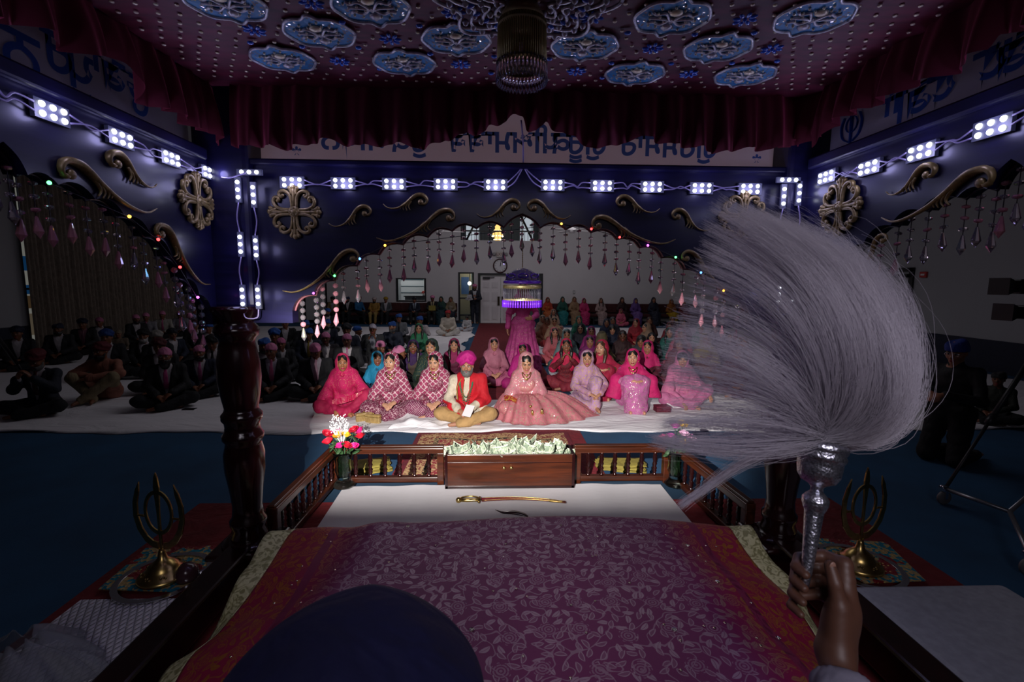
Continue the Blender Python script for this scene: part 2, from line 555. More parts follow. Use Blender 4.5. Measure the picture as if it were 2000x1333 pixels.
# double door
fr = struct('door_1', frame_mb(DR[0] + .04, DR[1] - .04, 0.0, DR[3] - .04, YB - .03, YB + .18, .09), M_black)
xm = [hx(938.5), hx(978), hx(1017.5)]
def leaf(x0, x1, hs):
    mb = MB(); w = x1 - x0; y = YB + .06
    mb.lo_hi((x0, y, .01), (x1, y + .05, DR[3] - .05))
    o = mb.build('door_leaf', M_door, fr)
    pw = w * .34
    pm = MB()
    for cx in (x0 + w * .28, x0 + w * .72):
        for z0, z1 in ((.12, .78), (.92, 1.36), (1.5, 1.78)):
            pm.lo_hi((cx - pw / 2, y - .005, z0), (cx + pw / 2, y, z1))
            pm.lo_hi((cx - pw / 2 + .05, y - .018, z0 + .05), (cx + pw / 2 - .05, y - .005, z1 - .05))
    pm.build('raised_panels', plain('door_paint_panel', (0.64, 0.61, 0.64), 0.5), o, bevel=.006)
    hxx = x1 - .08 if hs > 0 else x0 + .08
    MB().lo_hi((hxx - .045, y - .05, .78), (hxx + .045, y - .003, 1.16)).build('push_plate', plain('dark_bronze', (0.06, 0.045, 0.03), .35, .8), o)
leaf(xm[0], xm[1] - .01, 1)
leaf(xm[1] + .01, xm[2], -1)
MB().lo_hi((hx(943), YB - .03, DR[3] - .2), (hx(957), YB + .05, DR[3] - .11)).lo_hi((hx(957), YB - .02, DR[3] - .14), (hx(966), YB, DR[3] - .11)).build('door_closer', M_black, fr)
MB().lo_hi((xm[2] + .01, YB - .02, 0), (xm[2] + .09, YB + .18, DR[3])).build('mullion', M_black, fr)
link('pane', MB().lo_hi((xm[2] + .1, YB + .08, .02), (DR[1] - .06, YB + .09, DR[3] - .06)).mesh('pane'), M_glass, fr)
# plain grey door beside the arch, partly seen
d2 = struct('door_2', frame_mb(hx(596), hx(635), 0.0, 2.2, YB - .03, YB, .07), M_black)
MB().lo_hi((hx(596), YB - .02, 0), (hx(635), YB, 2.2)).build('door_leaf', M_wall, d2)
# right wall door opening
dy = float(atX(1780, 600, XR)[1]); dz = float(atX(1780, 531, XR)[2])
d3 = struct('door_3', MB().lo_hi((XR - .05, dy, 0), (XR, dy + .12, dz + .1)).lo_hi((XR - .05, dy + 1.1, 0), (XR, dy + 1.22, dz + .1)).lo_hi((XR - .05, dy, dz), (XR, dy + 1.22, dz + .1)), M_black)
MB().lo_hi((XR - .03, dy + .1, 0), (XR - .01, dy + 1.1, dz)).build('door_leaf', M_wallside, d3)
MB().lo_hi((XR - .12, dy + .1, dz - .14), (XR - .03, dy + .5, dz - .06)).build('door_closer', M_black, d3)
al = atX(1806, 537, XR)
fa = empty('fire_alarm', (XR, al[1], al[2]), 0, 'small red fire alarm box beside the dark door frame', 'alarm')
MB().lo_hi((-.05, -.09, -.07), (0, .09, .07)).build('housing', plain('alarm_red', (0.5, 0.03, 0.03), .4), fa, bevel=.008)
MB().lo_hi((-.06, -.05, -.02), (-.05, .05, .02)).build('lens', M_white, fa)

# gallery above the door: rail, posts, tilted braces, chandelier
gr = empty('gallery_railing', ((UP[0] + UP[1]) / 2, YB + .6, UP[2]), 0, 'dark railing of the upper gallery above the double door', 'railing')
w = (UP[1] - UP[0]) / 2 + .3
MB().lo_hi((-w, -.03, .42), (w, .03, .48)).build('top_rail', M_black, gr)
bm_ = MB()
for i in range(26): bm_.lo_hi((-w + i * .145, -.01, 0), (-w + i * .145 + .02, .01, .42))
bm_.build('bars', M_black, gr)
for sx in (-1, 1):
    tb = empty('roof_brace', ((UP[0] + UP[1]) / 2 + sx * 1.25, YB + 1.6, 3.5), 0,
               'slanted dark roof brace in the gallery, %s the chandelier' % ('on the clock side of' if sx < 0 else 'beyond the umbrella chain from'), 'brace')
    MB().tube([(sx * .35, 0, 0), (-sx * .3, 0, 1.3)], .05, 6).build('strut', M_black, tb)
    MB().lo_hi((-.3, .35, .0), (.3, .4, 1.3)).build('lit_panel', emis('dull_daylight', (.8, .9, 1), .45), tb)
ch = empty('chandelier', atY(972, 455, YB + 1.0), 0, 'lit gold crystal chandelier hanging in the upper gallery', 'chandelier')
ch.location.z = float(ch.location.z)
MB().lathe([(0, -.4), (.1, -.38), (.16, -.25), (.13, -.22), (.24, -.12), (.22, -.02), (.14, 0), (.17, .1), (.1, .2), (.13, .26), (.05, .36), (0.015, .45)], 18).build('tiers', emis('chandelier_glow', (1.0, .55, .16), 1.5), ch)
cb = MB()
for k in range(14):
    a = 2 * PI * k / 14
    cb.ball((.24 * math.cos(a), .24 * math.sin(a), -.15), .03, 6, 4)
    cb.ball((.16 * math.cos(a), .16 * math.sin(a), -.3), .025, 6, 4)
    cb.ball((.17 * math.cos(a), .17 * math.sin(a), .08), .03, 6, 4)
cb.build('bulbs', emis('bulb_glow', (1.0, .8, .45), 4), ch)
MB().tube([(0, 0, .4), (0, 0, 5.4 - ch.location.z)], .012, 6).build('chain', M_brass, ch)

# clock and exit sign
c0 = atY(977, 519.5, YB)
ck = empty('wall_clock', (c0[0], YB, c0[2]), 0, 'round wall clock with dark rim above the double door', 'clock')
RX = Matrix.Rotation(PI / 2, 3, 'X')
MB().lathe([(.255, 0), (.305, 0), (.31, .03), (.3, .06), (.265, .06), (.255, .03)], 40, M=RX, caps=False).build('rim', plain('maroon_rim', (0.05, 0.012, 0.018), .35), ck)
MB().lathe([(0, .02), (.26, .02)], 40, M=RX, caps=False).build('face', plain('clock_face', (0.62, 0.62, 0.66), .5), ck)
mk = MB()
for k in range(12):
    a = 2 * PI * k / 12
    mk.box((.215 * math.sin(a), -.026, .215 * math.cos(a)), (.014, .008, .05), (0, a, 0))
mk.build('hour_marks', M_black, ck)
mk = MB()
mk.box((.012, -.032, .055), (.02, .006, .13), (0, math.radians(15), 0)); mk.box((.008, -.036, .09), (.013, .006, .19), (0, math.radians(5), 0))
mk.ball((0, -.034, 0), .02, 8, 6)
mk.build('hands', M_black, ck)

def text_mesh(body, size, extrude=.002, mirror=False, align='CENTER', bold=0.0):
    cu = bpy.data.curves.new('lettering', 'FONT')
    cu.body = body; cu.size = size; cu.extrude = extrude; cu.align_x = align
    cu.resolution_u = 3; cu.offset = bold
    to = bpy.data.objects.new('lettering', cu)
    COL.objects.link(to)
    dg = bpy.context.evaluated_depsgraph_get(); dg.update()
    me = bpy.data.meshes.new_from_object(to.evaluated_get(dg))
    bpy.data.objects.remove(to)
    if mirror:
        me.transform(Matrix.Scale(-1, 4, (1, 0, 0))); me.flip_normals()
    return me
c0 = atY(977, 497, YB)
ex = empty('exit_sign', (c0[0], YB, c0[2]), 0, 'EXIT sign with two emergency lamps above the wall clock', 'sign')
MB().lo_hi((-.17, -.07, -.12), (.17, 0, .12)).build('housing', plain('sign_ivory', (0.5, 0.47, 0.45), .5), ex, bevel=.01)
link('lettering', text_mesh('EXIT', .17), plain('sign_maroon', (0.12, 0.015, 0.02), .5), ex, (0, -.073, -.06), (PI / 2, 0, 0))
for sx in (-1, 1):
    MB().lathe([(0, .09), (.06, .09), (.075, .0), (.05, -.01), (0, -.01)], 14, c=(sx * .26, -.02, 0), M=RX).lo_hi((min(sx * .17, sx * .22), -.03, -.02), (max(sx * .17, sx * .22), 0, .02)).build('emergency_lamp', plain('lamp_grey', (0.3, 0.29, 0.3), .4), ex)
c0 = atY(1121, 571, YB)
sw = empty('wall_switch', (c0[0], YB, c0[2]), 0, 'small grey switch plate on the back wall above the bench', 'switch')
MB().lo_hi((-.05, -.02, -.08), (.05, 0, .08)).build('plate', plain('switch_grey', (0.3, 0.3, 0.31), .5), sw)
MB().lo_hi((-.015, -.035, -.03), (.015, -.02, .03)).build('toggle', M_white, sw)

# ceiling fans far back
for px, py, lab in ((1118, 450, 'ceiling fan past the umbrella chain, near the back wall'), (858, 451, 'ceiling fan near the back wall above the office window side')):
    p = atY(px, py, 16.5)
    fn = empty('ceiling_fan', p, 0.4, 'pale ' + lab, 'fan')
    MB().lathe([(0, -.1), (.09, -.09), (.14, -.02), (.14, .05), (.05, .09), (.02, .1)], 20).build('motor', M_white, fn)
    MB().tube([(0, 0, .08), (0, 0, ZC - p[2])], .02, 8).build('rod', M_white, fn)
    for k in range(4):
        a = k * PI / 2
        MB().box((.5 * math.cos(a), .5 * math.sin(a), .0), (.75, .14, .012), (.15, 0, a)).build('blade', M_white, fn)

# window behind the curtain on the left wall: only a sliver shows
w3 = struct('window_3', MB().lo_hi((XL - .05, 12.2, .1), (XL, 12.26, 4.45)).lo_hi((XL - .05, 13.18, .1), (XL, 13.24, 4.45)).lo_hi((XL - .05, 11.8, 1.5), (XL, 13.2, 1.55)), M_black)
link('pane', MB().lo_hi((XL - .12, 11.8, .15), (XL - .11, 13.2, 4.4)).mesh('pane'), M_glass, w3)
og = MB()
ext = tag(og.lo_hi((XL - 1.6, 10.5, -.1), (XL - 1.5, 14, 5)).build('exterior_wall', emis('outdoor_light', (1.0, .95, .85), .12)), kind='structure')
for z0, z1, c in ((2.0, 2.4, '#2a6fb0'), (1.35, 1.6, '#2a6fb0'), (.95, 1.3, '#8a6a4a'), (.2, .8, '#b09a80')):
    MB().lo_hi((XL - 1.5, 10.6, z0), (XL - 1.45, 14, z1)).build('painted_band', plain('ext_' + c + str(z0), srgb(c), .7, **{'Emission Color': (*srgb(c), 1), 'Emission Strength': .12}), ext)
# curtain
M_curt = fabric('#8d8074', rough=0.9)
def curt(u, v):
    y = 12.12 + u * 6.4
    ph = u * 46 * 2 * PI
    d = .05 * math.sin(ph + .8 * math.sin(u * 23)) + .025 * math.sin(u * 97)
    return (XL + .2 + d * (0.6 + .4 * (1 - v)), y, .03 + v * 4.75)
mb = MB(); mb.grid(620, 6, curt)
ct = empty('curtain', (0, 0, 0), 0, 'tall beige floor-length curtain along the side wall behind the men', 'curtain')
mb.build('drape', M_curt, ct)
MB().tube([(XL + .2, 12.0, 4.8), (XL + .2, 18.7, 4.8)], .02, 8).build('curtain_rod', M_black, ct)

# ------------------------------------------------------------------ benches along the back wall
M_bench = fabric('#40080f', rough=.7)
def bench(x0, x1, lab):
    bn = empty('bench', ((x0 + x1) / 2, YB - .35, 0), 0, lab, 'bench', 'upholstered benches along the back wall')
    w = (x1 - x0) / 2
    MB().lo_hi((-w, -.3, .34), (w, .2, .47)).build('seat', M_bench, bn, bevel=.03)
    MB().lo_hi((-w, .18, .5), (w, .3, .88)).build('backrest', M_bench, bn, bevel=.03)
    MB().lo_hi((-w, -.26, .28), (w, .24, .34)).build('frame', M_black, bn)
    for i in range(5):
        xx = -w + .08 + i * (2 * w - .16) / 4
        MB().lo_hi((xx - .03, -.22, 0), (xx + .03, .28, .5)).build('leg', M_black, bn)
bench(hx(640), hx(893), 'long dark red upholstered bench below the office window')
bench(hx(1062), hx(1428), 'long dark red upholstered bench behind the women, beyond the umbrella')

# ------------------------------------------------------------------ floor coverings
def sheet_mat():
    m, nt, b = base_mat('white_sheet', (0.8, 0.78, 0.82), 0.8)
    v = coords(nt, 'Object', (1, 2.6, 1))
    f = nd(nt, 'ShaderNodeTexNoise'); f.inputs['Scale'].default_value = 1.5; f.inputs['Detail'].default_value = 4
    f.inputs['Distortion'].default_value = 1.6
    nt.links.new(v, f.inputs['Vector'])
    bump(nt, b, f.outputs['Fac'], 0.5, 0.06)
    return m
M_sheet = sheet_mat()
def wrinkle(x, y):
    return .009 * math.sin(7.1 * y + 1.7 * math.sin(1.3 * x) + .6 * x) * (.5 + .5 * math.sin(2.1 * x + .7 * y)) + .006 * math.sin(17 * y + 3 * math.sin(2.2 * x))
def sheet(name, f0, f1, y0, y1, nx, ny, lab):
    def fn(u, v):
        y = y0 + v * (y1 - y0)
        a, b_ = f0(y), f1(y)
        x = a + u * (b_ - a)
        if v == 0: y += .05 * math.sin(3.1 * x) + .04 * math.sin(1.1 * x + 1) + .02 * math.sin(9 * x)
        z = .02 + wrinkle(x, y) * min(1, (1 - v) * 6 + .2)
        if v == 0: z = .006
        return (x, y, max(z, .006))
    mb = MB(); mb.grid(nx, ny, fn)
    o = mb.build(name, M_sheet, solid=.004)
    return tag(o, lab, 'floor sheet')
edge = lambda y: -.82 - .10 * math.sin(1.5 * y) - .05 * math.sin(4.3 * y)
sheet('floor_sheet', lambda y: -10.9 if y > 6.6 else -10.9, lambda y: edge(y) if y > 6.9 else -.82, 6.9, 18.6, 60, 80, 'white cloth sheet on the floor under the seated men')
edge2 = lambda y: 1.14 + .08 * math.sin(1.9 * y)
sheet('floor_sheet', edge2, lambda y: 9.9, 6.9, 18.6, 60, 80, 'white cloth sheet on the floor under the seated women')
sheet('floor_sheet', lambda y: -10.9, lambda y: 9.9, 5.5, 7.0, 200, 26, 'long creased white sheet on the floor in front, under the couple')
# crumpled extra cloth by the groom
def crump(u, v):
    x, y = -1.25 + u * .75, 5.62 + v * .62
    z = .03 + .05 * abs(math.sin(9 * x + 5 * y) * math.cos(7 * y - 4 * x)) + .02 * math.sin(23 * x + 11 * y)
    e = min(u, 1 - u, v, 1 - v) * 8
    return (x + .04 * math.sin(13 * y), y + .04 * math.sin(11 * x), .022 + max(0, z) * min(1, e))
mb = MB(); mb.grid(40, 34, crump)
tag(mb.build('crumpled_cloth', M_sheet, solid=.004), 'crumpled white cloth lying beside the groom', 'cloth')
M_runner = fabric('#6e1220', rough=.9)
tag(MB().lo_hi((-.68, 5.0, .0), (1.02, YB - .05, .006)).lo_hi((-.95, 3.62, 0), (1.03, 5.0, .006)).build('carpet_runner', M_runner), 'dark red carpet runner down the central aisle to the door', 'carpet')

rm, nt, b = base_mat('persian_rug', srgb('#7a2030'), 0.95)
tc = nd(nt, 'ShaderNodeTexCoord'); sx = nd(nt, 'ShaderNodeSeparateXYZ')
nt.links.new(tc.outputs['Object'], sx.inputs[0])
dx = math_n(nt, 'SUBTRACT', .88, math_n(nt, 'ABSOLUTE', sx.outputs[0]))
dyy = math_n(nt, 'SUBTRACT', .80, math_n(nt, 'ABSOLUTE', sx.outputs[1]))
sc = math_n(nt, 'MULTIPLY', math_n(nt, 'SINE', math_n(nt, 'MULTIPLY', sx.outputs[0], 9.0)), 0.035)
d = math_n(nt, 'MINIMUM', dx, math_n(nt, 'ADD', dyy, sc))
pn = nd(nt, 'ShaderNodeTexNoise'); pn.inputs['Scale'].default_value = 26; pn.inputs['Detail'].default_value = 1; pn.inputs['Distortion'].default_value = 1.5
nt.links.new(tc.outputs['Object'], pn.inputs['Vector'])
pk = math_n(nt, 'GREATER_THAN', pn.outputs['Fac'], .52)
band = ramp(nt, d, [(0.0, srgb('#6a1226')), (.05, srgb('#b9996c')), (.22, srgb('#1d1718')), (.27, srgb('#8c2a34'))])
band.node.color_ramp.interpolation = 'CONSTANT'
band2 = ramp(nt, d, [(0.0, srgb('#5a1022')), (.05, srgb('#7a3030')), (.22, srgb('#a58a62')), (.27, srgb('#c0a275'))])
band2.node.color_ramp.interpolation = 'CONSTANT'
nt.links.new(mixc(nt, pk, band, band2), b.inputs['Base Color'])
rg = MB().lo_hi((-.88, -.8, 0), (.88, .8, .012)).build('rug', rm, loc=(-.02, 4.65, .006))
tag(rg, 'patterned beige and red rug between the couple and the wooden fence', 'rug')

# ================================================================== THE CANOPIED THRONE
YF, AXL, AXR = 2.4, -1.34, 1.51
M_wood = wood('dark_stained_wood', (.003, .003, .016), (.007, .006, .034), .34, (2, 2, 20), .18)
M_post = wood('mahogany', srgb('#0e0304'), srgb('#240a0a'), .2, (6, 6, 1.5), .5)
M_rail = wood('rosewood', srgb('#1a0905'), srgb('#48200f'), .32, (2, 20, 20), .4)
M_railx = wood('rosewood_cross', srgb('#1a0905'), srgb('#48200f'), .32, (1.2, 14, 14), .4)
M_gold = plain('antique_gold', srgb('#98824e'), .38, .35, 60, .6, .2)

palki = empty('palki_canopy_throne', (0.08, YF, 0), 0, 'dark carved wooden canopied throne with scalloped arches and gold scrollwork', 'throne')
def on_palki(o):
    o.parent = palki
    o.location = Vector(o.location) - Vector((0.08, YF, 0))
    return o

# arch outline, measured on the front arch: cusps between scallops
CUS = [(571, 607), (612, 576), (650, 547), (694, 518), (738, 496), (785, 476), (834, 461), (882, 449), (930, 444), (984, 442),
       (1020, 417), (1056, 443), (1107, 446), (1157, 452), (1208, 466), (1253, 482), (1296, 502), (1340, 525), (1380, 554), (1420, 580), (1462, 612)]
CW = [atY(x, y, YF) for x, y in CUS]
FR = [(p[0], p[2]) for p in CW]
def scallops(pts, n=9, apexes=(9, 10)):
    out, hang = [], []
    for i, (a, b) in enumerate(zip(pts, pts[1:])):
        a, b = np.array(a), np.array(b)
        d = b - a; L = np.linalg.norm(d); nrm = np.array([-d[1], d[0]]) / L
        apex = i in apexes
        for k in range(n):
            t = k / n
            h = 0.21 * L * 4 * t * (1 - t)
            if apex:
                h = 0.10 * L * math.sin(PI * t)
            out.append(a + d * t + nrm * h)
        hang.append(('mid', a + d * .5 + nrm * (0.21 * L if not apex else .1 * L)))
        hang.append(('cusp', b))
    out.append(np.array(pts[-1]))
    return out, hang[:-1]
front_curve, front_hang = scallops(FR)
apex_s, apex_z = FR[10]
halfL = [(-(y - 1.40), z) for y, z in ((2.30, 1.612), (2.213, 1.715), (2.135, 1.785), (2.046, 1.876), (1.939, 1.947), (1.812, 2.006), (1.689, 2.045), (1.555, 2.066), (1.46, 2.075), (1.40, 2.15))]
SIDE = halfL + [(-s, z) for s, z in reversed(halfL[:-1])]
side_curve, side_hang = scallops(SIDE, apexes=(8, 9))
SC_Y = 1.40                                     # the side arches are centred here along the depth

def arch_mb(curve, s0, s1, ztop, zlow, mapf, thick):
    """board with a scalloped lower edge; mapf(s, z, t) -> world"""
    c = [(s0, zlow)] + [(max(s0 + .002, min(s1 - .002, p[0])), p[1]) for p in curve] + [(s1, zlow)]
    c = [(s0, zlow), (curve[0][0] - .0005, zlow)] + c[1:-1] + [(curve[-1][0] + .0005, zlow), (s1, zlow)]
    for i in range(1, len(c)):
        if c[i][0] < c[i - 1][0]: c[i] = (c[i - 1][0], c[i][1])
    mb = MB(); n = len(c)
    vs = []
    for t in (0, thick):
        vs += [mapf(s, z, t) for s, z in c] + [mapf(s, ztop, t) for s, z in c]
    fs = []
    for i in range(n - 1):
        fs.append((i, i + 1, n + i + 1, n + i))
        fs.append((2 * n + i + 1, 2 * n + i, 3 * n + i, 3 * n + i + 1))
        fs.append((i + 1, i, 2 * n + i, 2 * n + i + 1))
        fs.append((n + i, n + i + 1, 3 * n + i + 1, 3 * n + i))
    fs += [(0, n, 3 * n, 2 * n), (n - 1, 3 * n - 1, 4 * n - 1, 2 * n - 1)]
    mb._add(vs, fs, False)
    return mb
fm = lambda s, z, t: (s, YF + t, z)
ZT, ZS = 2.352, 1.57
on_palki(arch_mb(front_curve, -1.24, 1.50, ZT, ZS, fm, .07).build('arch_board', M_wood))
lm = lambda s, z, t: (AXL - t, SC_Y + s, z)
rmf = lambda s, z, t: (AXR + t, SC_Y + s, z)
on_palki(arch_mb(side_curve, -1.0, .95, ZT + .02, ZS, lm, .07).build('arch_board', M_wood))
on_palki(arch_mb(side_curve, -1.0, .95, ZT + .02, ZS, rmf, .07).build('arch_board', M_wood))
# mouldings along the top of the boards and a thin edge bead along the scallops
on_palki(MB().lo_hi((-1.2, YF - .03, ZT - .03), (1.46, YF, ZT)).build('cornice_strip', M_wood, bevel=.008))
on_palki(MB().lo_hi((AXL, -.4, ZT - .03), (AXL + .03, 2.3, ZT + .02)).build('cornice_strip', M_wood, bevel=.008))
on_palki(MB().lo_hi((AXR - .03, -.4, ZT - .03), (AXR, 2.3, ZT + .02)).build('cornice_strip', M_wood, bevel=.008))
M_edge = plain('rose_edge', srgb('#7a4a52'), .4)
on_palki(MB().tube([(p[0], YF + .035, p[1] - .002) for p in front_curve], .006, 6).build('scallop_edging', M_edge))
on_palki(MB().tube([(AXL - .035, SC_Y + p[0], p[1] - .002) for p in side_curve], .006, 6).build('scallop_edging', M_wood))
on_palki(MB().tube([(AXR + .035, SC_Y + p[0], p[1] - .002) for p in side_curve], .006, 6).build('scallop_edging', M_wood))

# posts
zy = lambda y: float(atY(490, y, YF)[2])
PROF = [(1057, 27), (1050, 33), (1040, 34), (1028, 30), (1020, 34), (1012, 34), (1006, 29), (985, 27), (950, 31), (915, 36.5), (885, 37), (868, 33),
        (862, 32), (856, 37), (848, 37.5), (842, 33), (832, 31), (824, 32), (818, 36.5), (809, 37), (803, 32), (796, 30), (770, 35), (740, 38.5), (710, 38),
        (685, 34), (668, 31), (660, 33), (655, 38), (646, 40), (638, 38), (632, 33), (622, 36), (608, 46), (598, 48)]
PROF = [(r * YF / FPX, zy(y)) for y, r in PROF]
for x in (-1.285, 1.545):
    p = on_palki(MB().lathe(PROF, 36, c=(x, YF, 0)).build('turned_post', M_post))
    zb = PROF[0][1]
    c = MB().lo_hi((-.15, -.15, zb - .03), (.15, .15, zb + .0)).lathe([(.135, zb), (.12, zb + .02), (.09, zb + .03)], 28).build('post_base', M_post, p, bevel=.012)
    c.location = (x, YF, 0)
    c = MB().lo_hi((-.125, -.06, PROF[-1][1] - .01), (.125, .12, 2.75)).build('square_column', M_wood, p, bevel=.02); c.location = (x, YF, 0)
# rear posts, base beams
for x in (-1.285, 1.545):
    on_palki(MB().lathe(PROF, 24, c=(x, .38, 0)).lo_hi((x - .12, .26, PROF[-1][1]), (x + .12, .5, 2.75)).build('turned_post', M_post))
ZBEAM = .445
on_palki(MB().lo_hi((-1.35, -.5, .30), (-1.225, 2.5, ZBEAM)).build('base_beam', M_post, bevel=.012))
on_palki(MB().lo_hi((1.465, -.5, .30), (1.60, 2.5, ZBEAM)).build('base_beam', M_post, bevel=.012))
on_palki(MB().lo_hi((-1.225, 2.33, .30), (1.465, 2.46, ZBEAM)).build('base_beam', M_post, bevel=.012))
for x in (-1.29, 1.53):
    for y in (2.4, 1.0, -.4):
        on_palki(MB().lo_hi((x - .06, y - .06, .25), (x + .06, y + .06, .31)).build('foot', M_post))

# gold scroll ornaments
def scroll_mesh(L, long):
    P = [(.075, -.055), (.045, -.085), (.012, -.07), (.0, -.03), (.018, .02), (.07, .05), (.15, .055), (.24, .03), (.34, -.01), (.5, -.06), (.66, -.085), (.8, -.085), (.9, -.06), (.96, -.02), (1.0, .012)]
    if not long: P = [(.15, -.07), (.1, -.12), (.03, -.1), (.0, -.03), (.04, .05), (.14, .1), (.28, .08), (.42, .0), (.55, -.07), (.7, -.11), (.84, -.1), (.94, -.05), (1.0, .03)]
    pts = smooth_path([(x * L, 0, y * L) for x, y in P], 5)
    n = len(pts)
    k = .036 if long else .060
    R = [L * k * (0.5 + 0.9 * math.exp(-((i / n - .42) / .22) ** 2) + (.25 if i < n * .12 else 0)) * (1 if i < n * .75 else 1 - .6 * (i / n - .75) * 4) for i in range(n)]
    mb = MB(); mb.tube(pts, R, 8, .6)
    mb.ball((P[0][0] * L, -.004, P[0][1] * L), (L * k * 1.1, L * k * .8, L * k * 1.1), 10, 6)
    a0 = np.array((.30 if long else .36, .0))
    for j, (dx, dz) in enumerate(((.05, -.2), (.11, -.2), (.17, -.18), (.22, -.15))):
        s_ = 1.0 if not long else .62
        A = (a0 + (j * .025, -.005)) * L; B = (a0 + (dx * s_ + .02, dz * s_ * .55)) * L; C_ = (a0 + (dx * s_ * 1.25, dz * s_)) * L
        q = smooth_path([(A[0], 0, A[1]), (B[0] + .01 * L, 0, B[1]), (C_[0], 0, C_[1])], 5)
        m = len(q)
        mb.tube(q, [L * k * .62 * (1 - .75 * i / m) for i in range(m)], 6, .7)
    return mb.mesh('scroll_ornament')
def place_scroll(h, t, nrm, long, up=1):
    """h: hook end, t: tail end (world points on the board), nrm: towards the viewer's side"""
    h, t, nrm = Vector(h), Vector(t), Vector(nrm)
    ax = (t - h); L = ax.length; ax.normalize()
    zz = nrm.cross(ax).normalized() if up > 0 else ax.cross(nrm).normalized()
    if zz.z < 0: zz = -zz
    yy = -nrm
    M = Matrix((ax, yy, zz)).transposed()
    me = scroll_mesh(L, long)
    if M.determinant() < 0:
        me.flip_normals()
    o = link('scroll_ornament', me, M_gold)
    o.matrix_world = Matrix.Translation(h + nrm * .012) @ M.to_4x4()
    o.parent = palki
    o.matrix_world = Matrix.Translation(h + nrm * .012 - Vector((0.08, YF, 0))) @ M.to_4x4()
    o.matrix_basis = o.matrix_world.copy()
    return o
FN = (0, -1, 0)
for hk, tl, lg in [((885, 415), (737, 467), 1), ((1158, 430), (1317, 470), 1), ((697, 492), (555, 570), 1), ((1335, 493), (1447, 572), 1),
                   ((723, 408), (645, 440), 0), ((834, 388), (750, 402), 0), ((1013, 397), (932, 421), 0), ((1033, 398), (1113, 424), 0),
                   ((1205, 390), (1286, 411), 0), ((1314, 414), (1386, 449), 0)]:
    place_scroll(atY(*hk, YF), atY(*tl, YF), FN, lg)
for hk, tl, lg in [((112, 318), (300, 410), 1), ((206, 302), (300, 363), 0), ((303, 440), (405, 557), 1)]:
    place_scroll(atX(*hk, AXL), atX(*tl, AXL), (1, 0, 0), lg)
for hk, tl, lg in [((1944, 335), (1728, 428), 1), ((1832, 326), (1737, 378), 0), ((1733, 458), (1660, 560), 1)]:
    place_scroll(atX(*hk, AXR), atX(*tl, AXR), (-1, 0, 0), lg)

def roundel_mesh():
    R = .115; mb = MB()
    for q in range(4):
        a = q * PI / 2 + PI / 4
        def P(u, v, a=a): return (R * (u * math.cos(a) - v * math.sin(a)), 0, R * (u * math.sin(a) + v * math.cos(a)))
        for s in (1, -1):
            # half of the heart-shaped loop round each diagonal opening, ending in a curl
            pts = [(.16, .03 * s), (.34, .20 * s), (.52, .33 * s), (.72, .38 * s), (.90, .30 * s), (.97, .15 * s), (.88, .05 * s), (.78, .09 * s), (.80, .16 * s)]
            q_ = smooth_path([P(u, v) for u, v in pts], 5)
            mb.tube(q_, [.0085 + .0022 * math.sin(PI * i / len(q_)) for i in range(len(q_))], 8, .8)
            pts = [(.60, .40 * s), (.66, .55 * s), (.76, .60 * s), (.80, .52 * s)]
            mb.tube(smooth_path([P(u, v) for u, v in pts], 4), .0075, 7, .8)
            mb.ball(P(.79, .15 * s), .0095, 8, 6)
        b_ = q * PI / 2
        def A(u, v, b_=b_): return (R * (u * math.cos(b_) - v * math.sin(b_)), 0, R * (u * math.sin(b_) + v * math.cos(b_)))
        mb.tube([A(.12, 0), A(.55, 0), A(.80, 0), A(.98, 0)], [.011, .009, .011, .012], 8, .8)
        for s in (1, -1):
            mb.tube(smooth_path([A(.70, .04 * s), A(.86, .12 * s), A(.97, .14 * s)], 4), [.006 + .0006 * i for i in range(9)], 7, .8)
            mb.ball(A(.97, .15 * s), .011, 8, 6)
        mb.ball(A(1.01, 0), .014, 8, 6)
    mb.lathe([(0, .016), (.008, .016), (.014, .010), (.021, .014), (.027, .007), (.028, 0)], 20, M=Matrix.Rotation(PI / 2, 3, 'X'))
    for k in range(8):
        a = k * PI / 4
        mb.ball((.018 * math.cos(a), -.008, .018 * math.sin(a)), .0065, 6, 4)
    return mb.mesh('roundel')
RM = roundel_mesh()
for p, rz in ((atY(577, 415, YF), 0), (atY(1450, 425, YF), 0), (atX(381, 392, AXL), PI / 2), (atX(1645, 405, AXR), -PI / 2)):
    n = Vector((0, -1, 0)); n.rotate(Euler((0, 0, rz)))
    o = link('roundel', RM, M_gold, palki, Vector([float(v) for v in p]) + n * .012 - Vector((0.08, YF, 0)), (0, 0, rz))

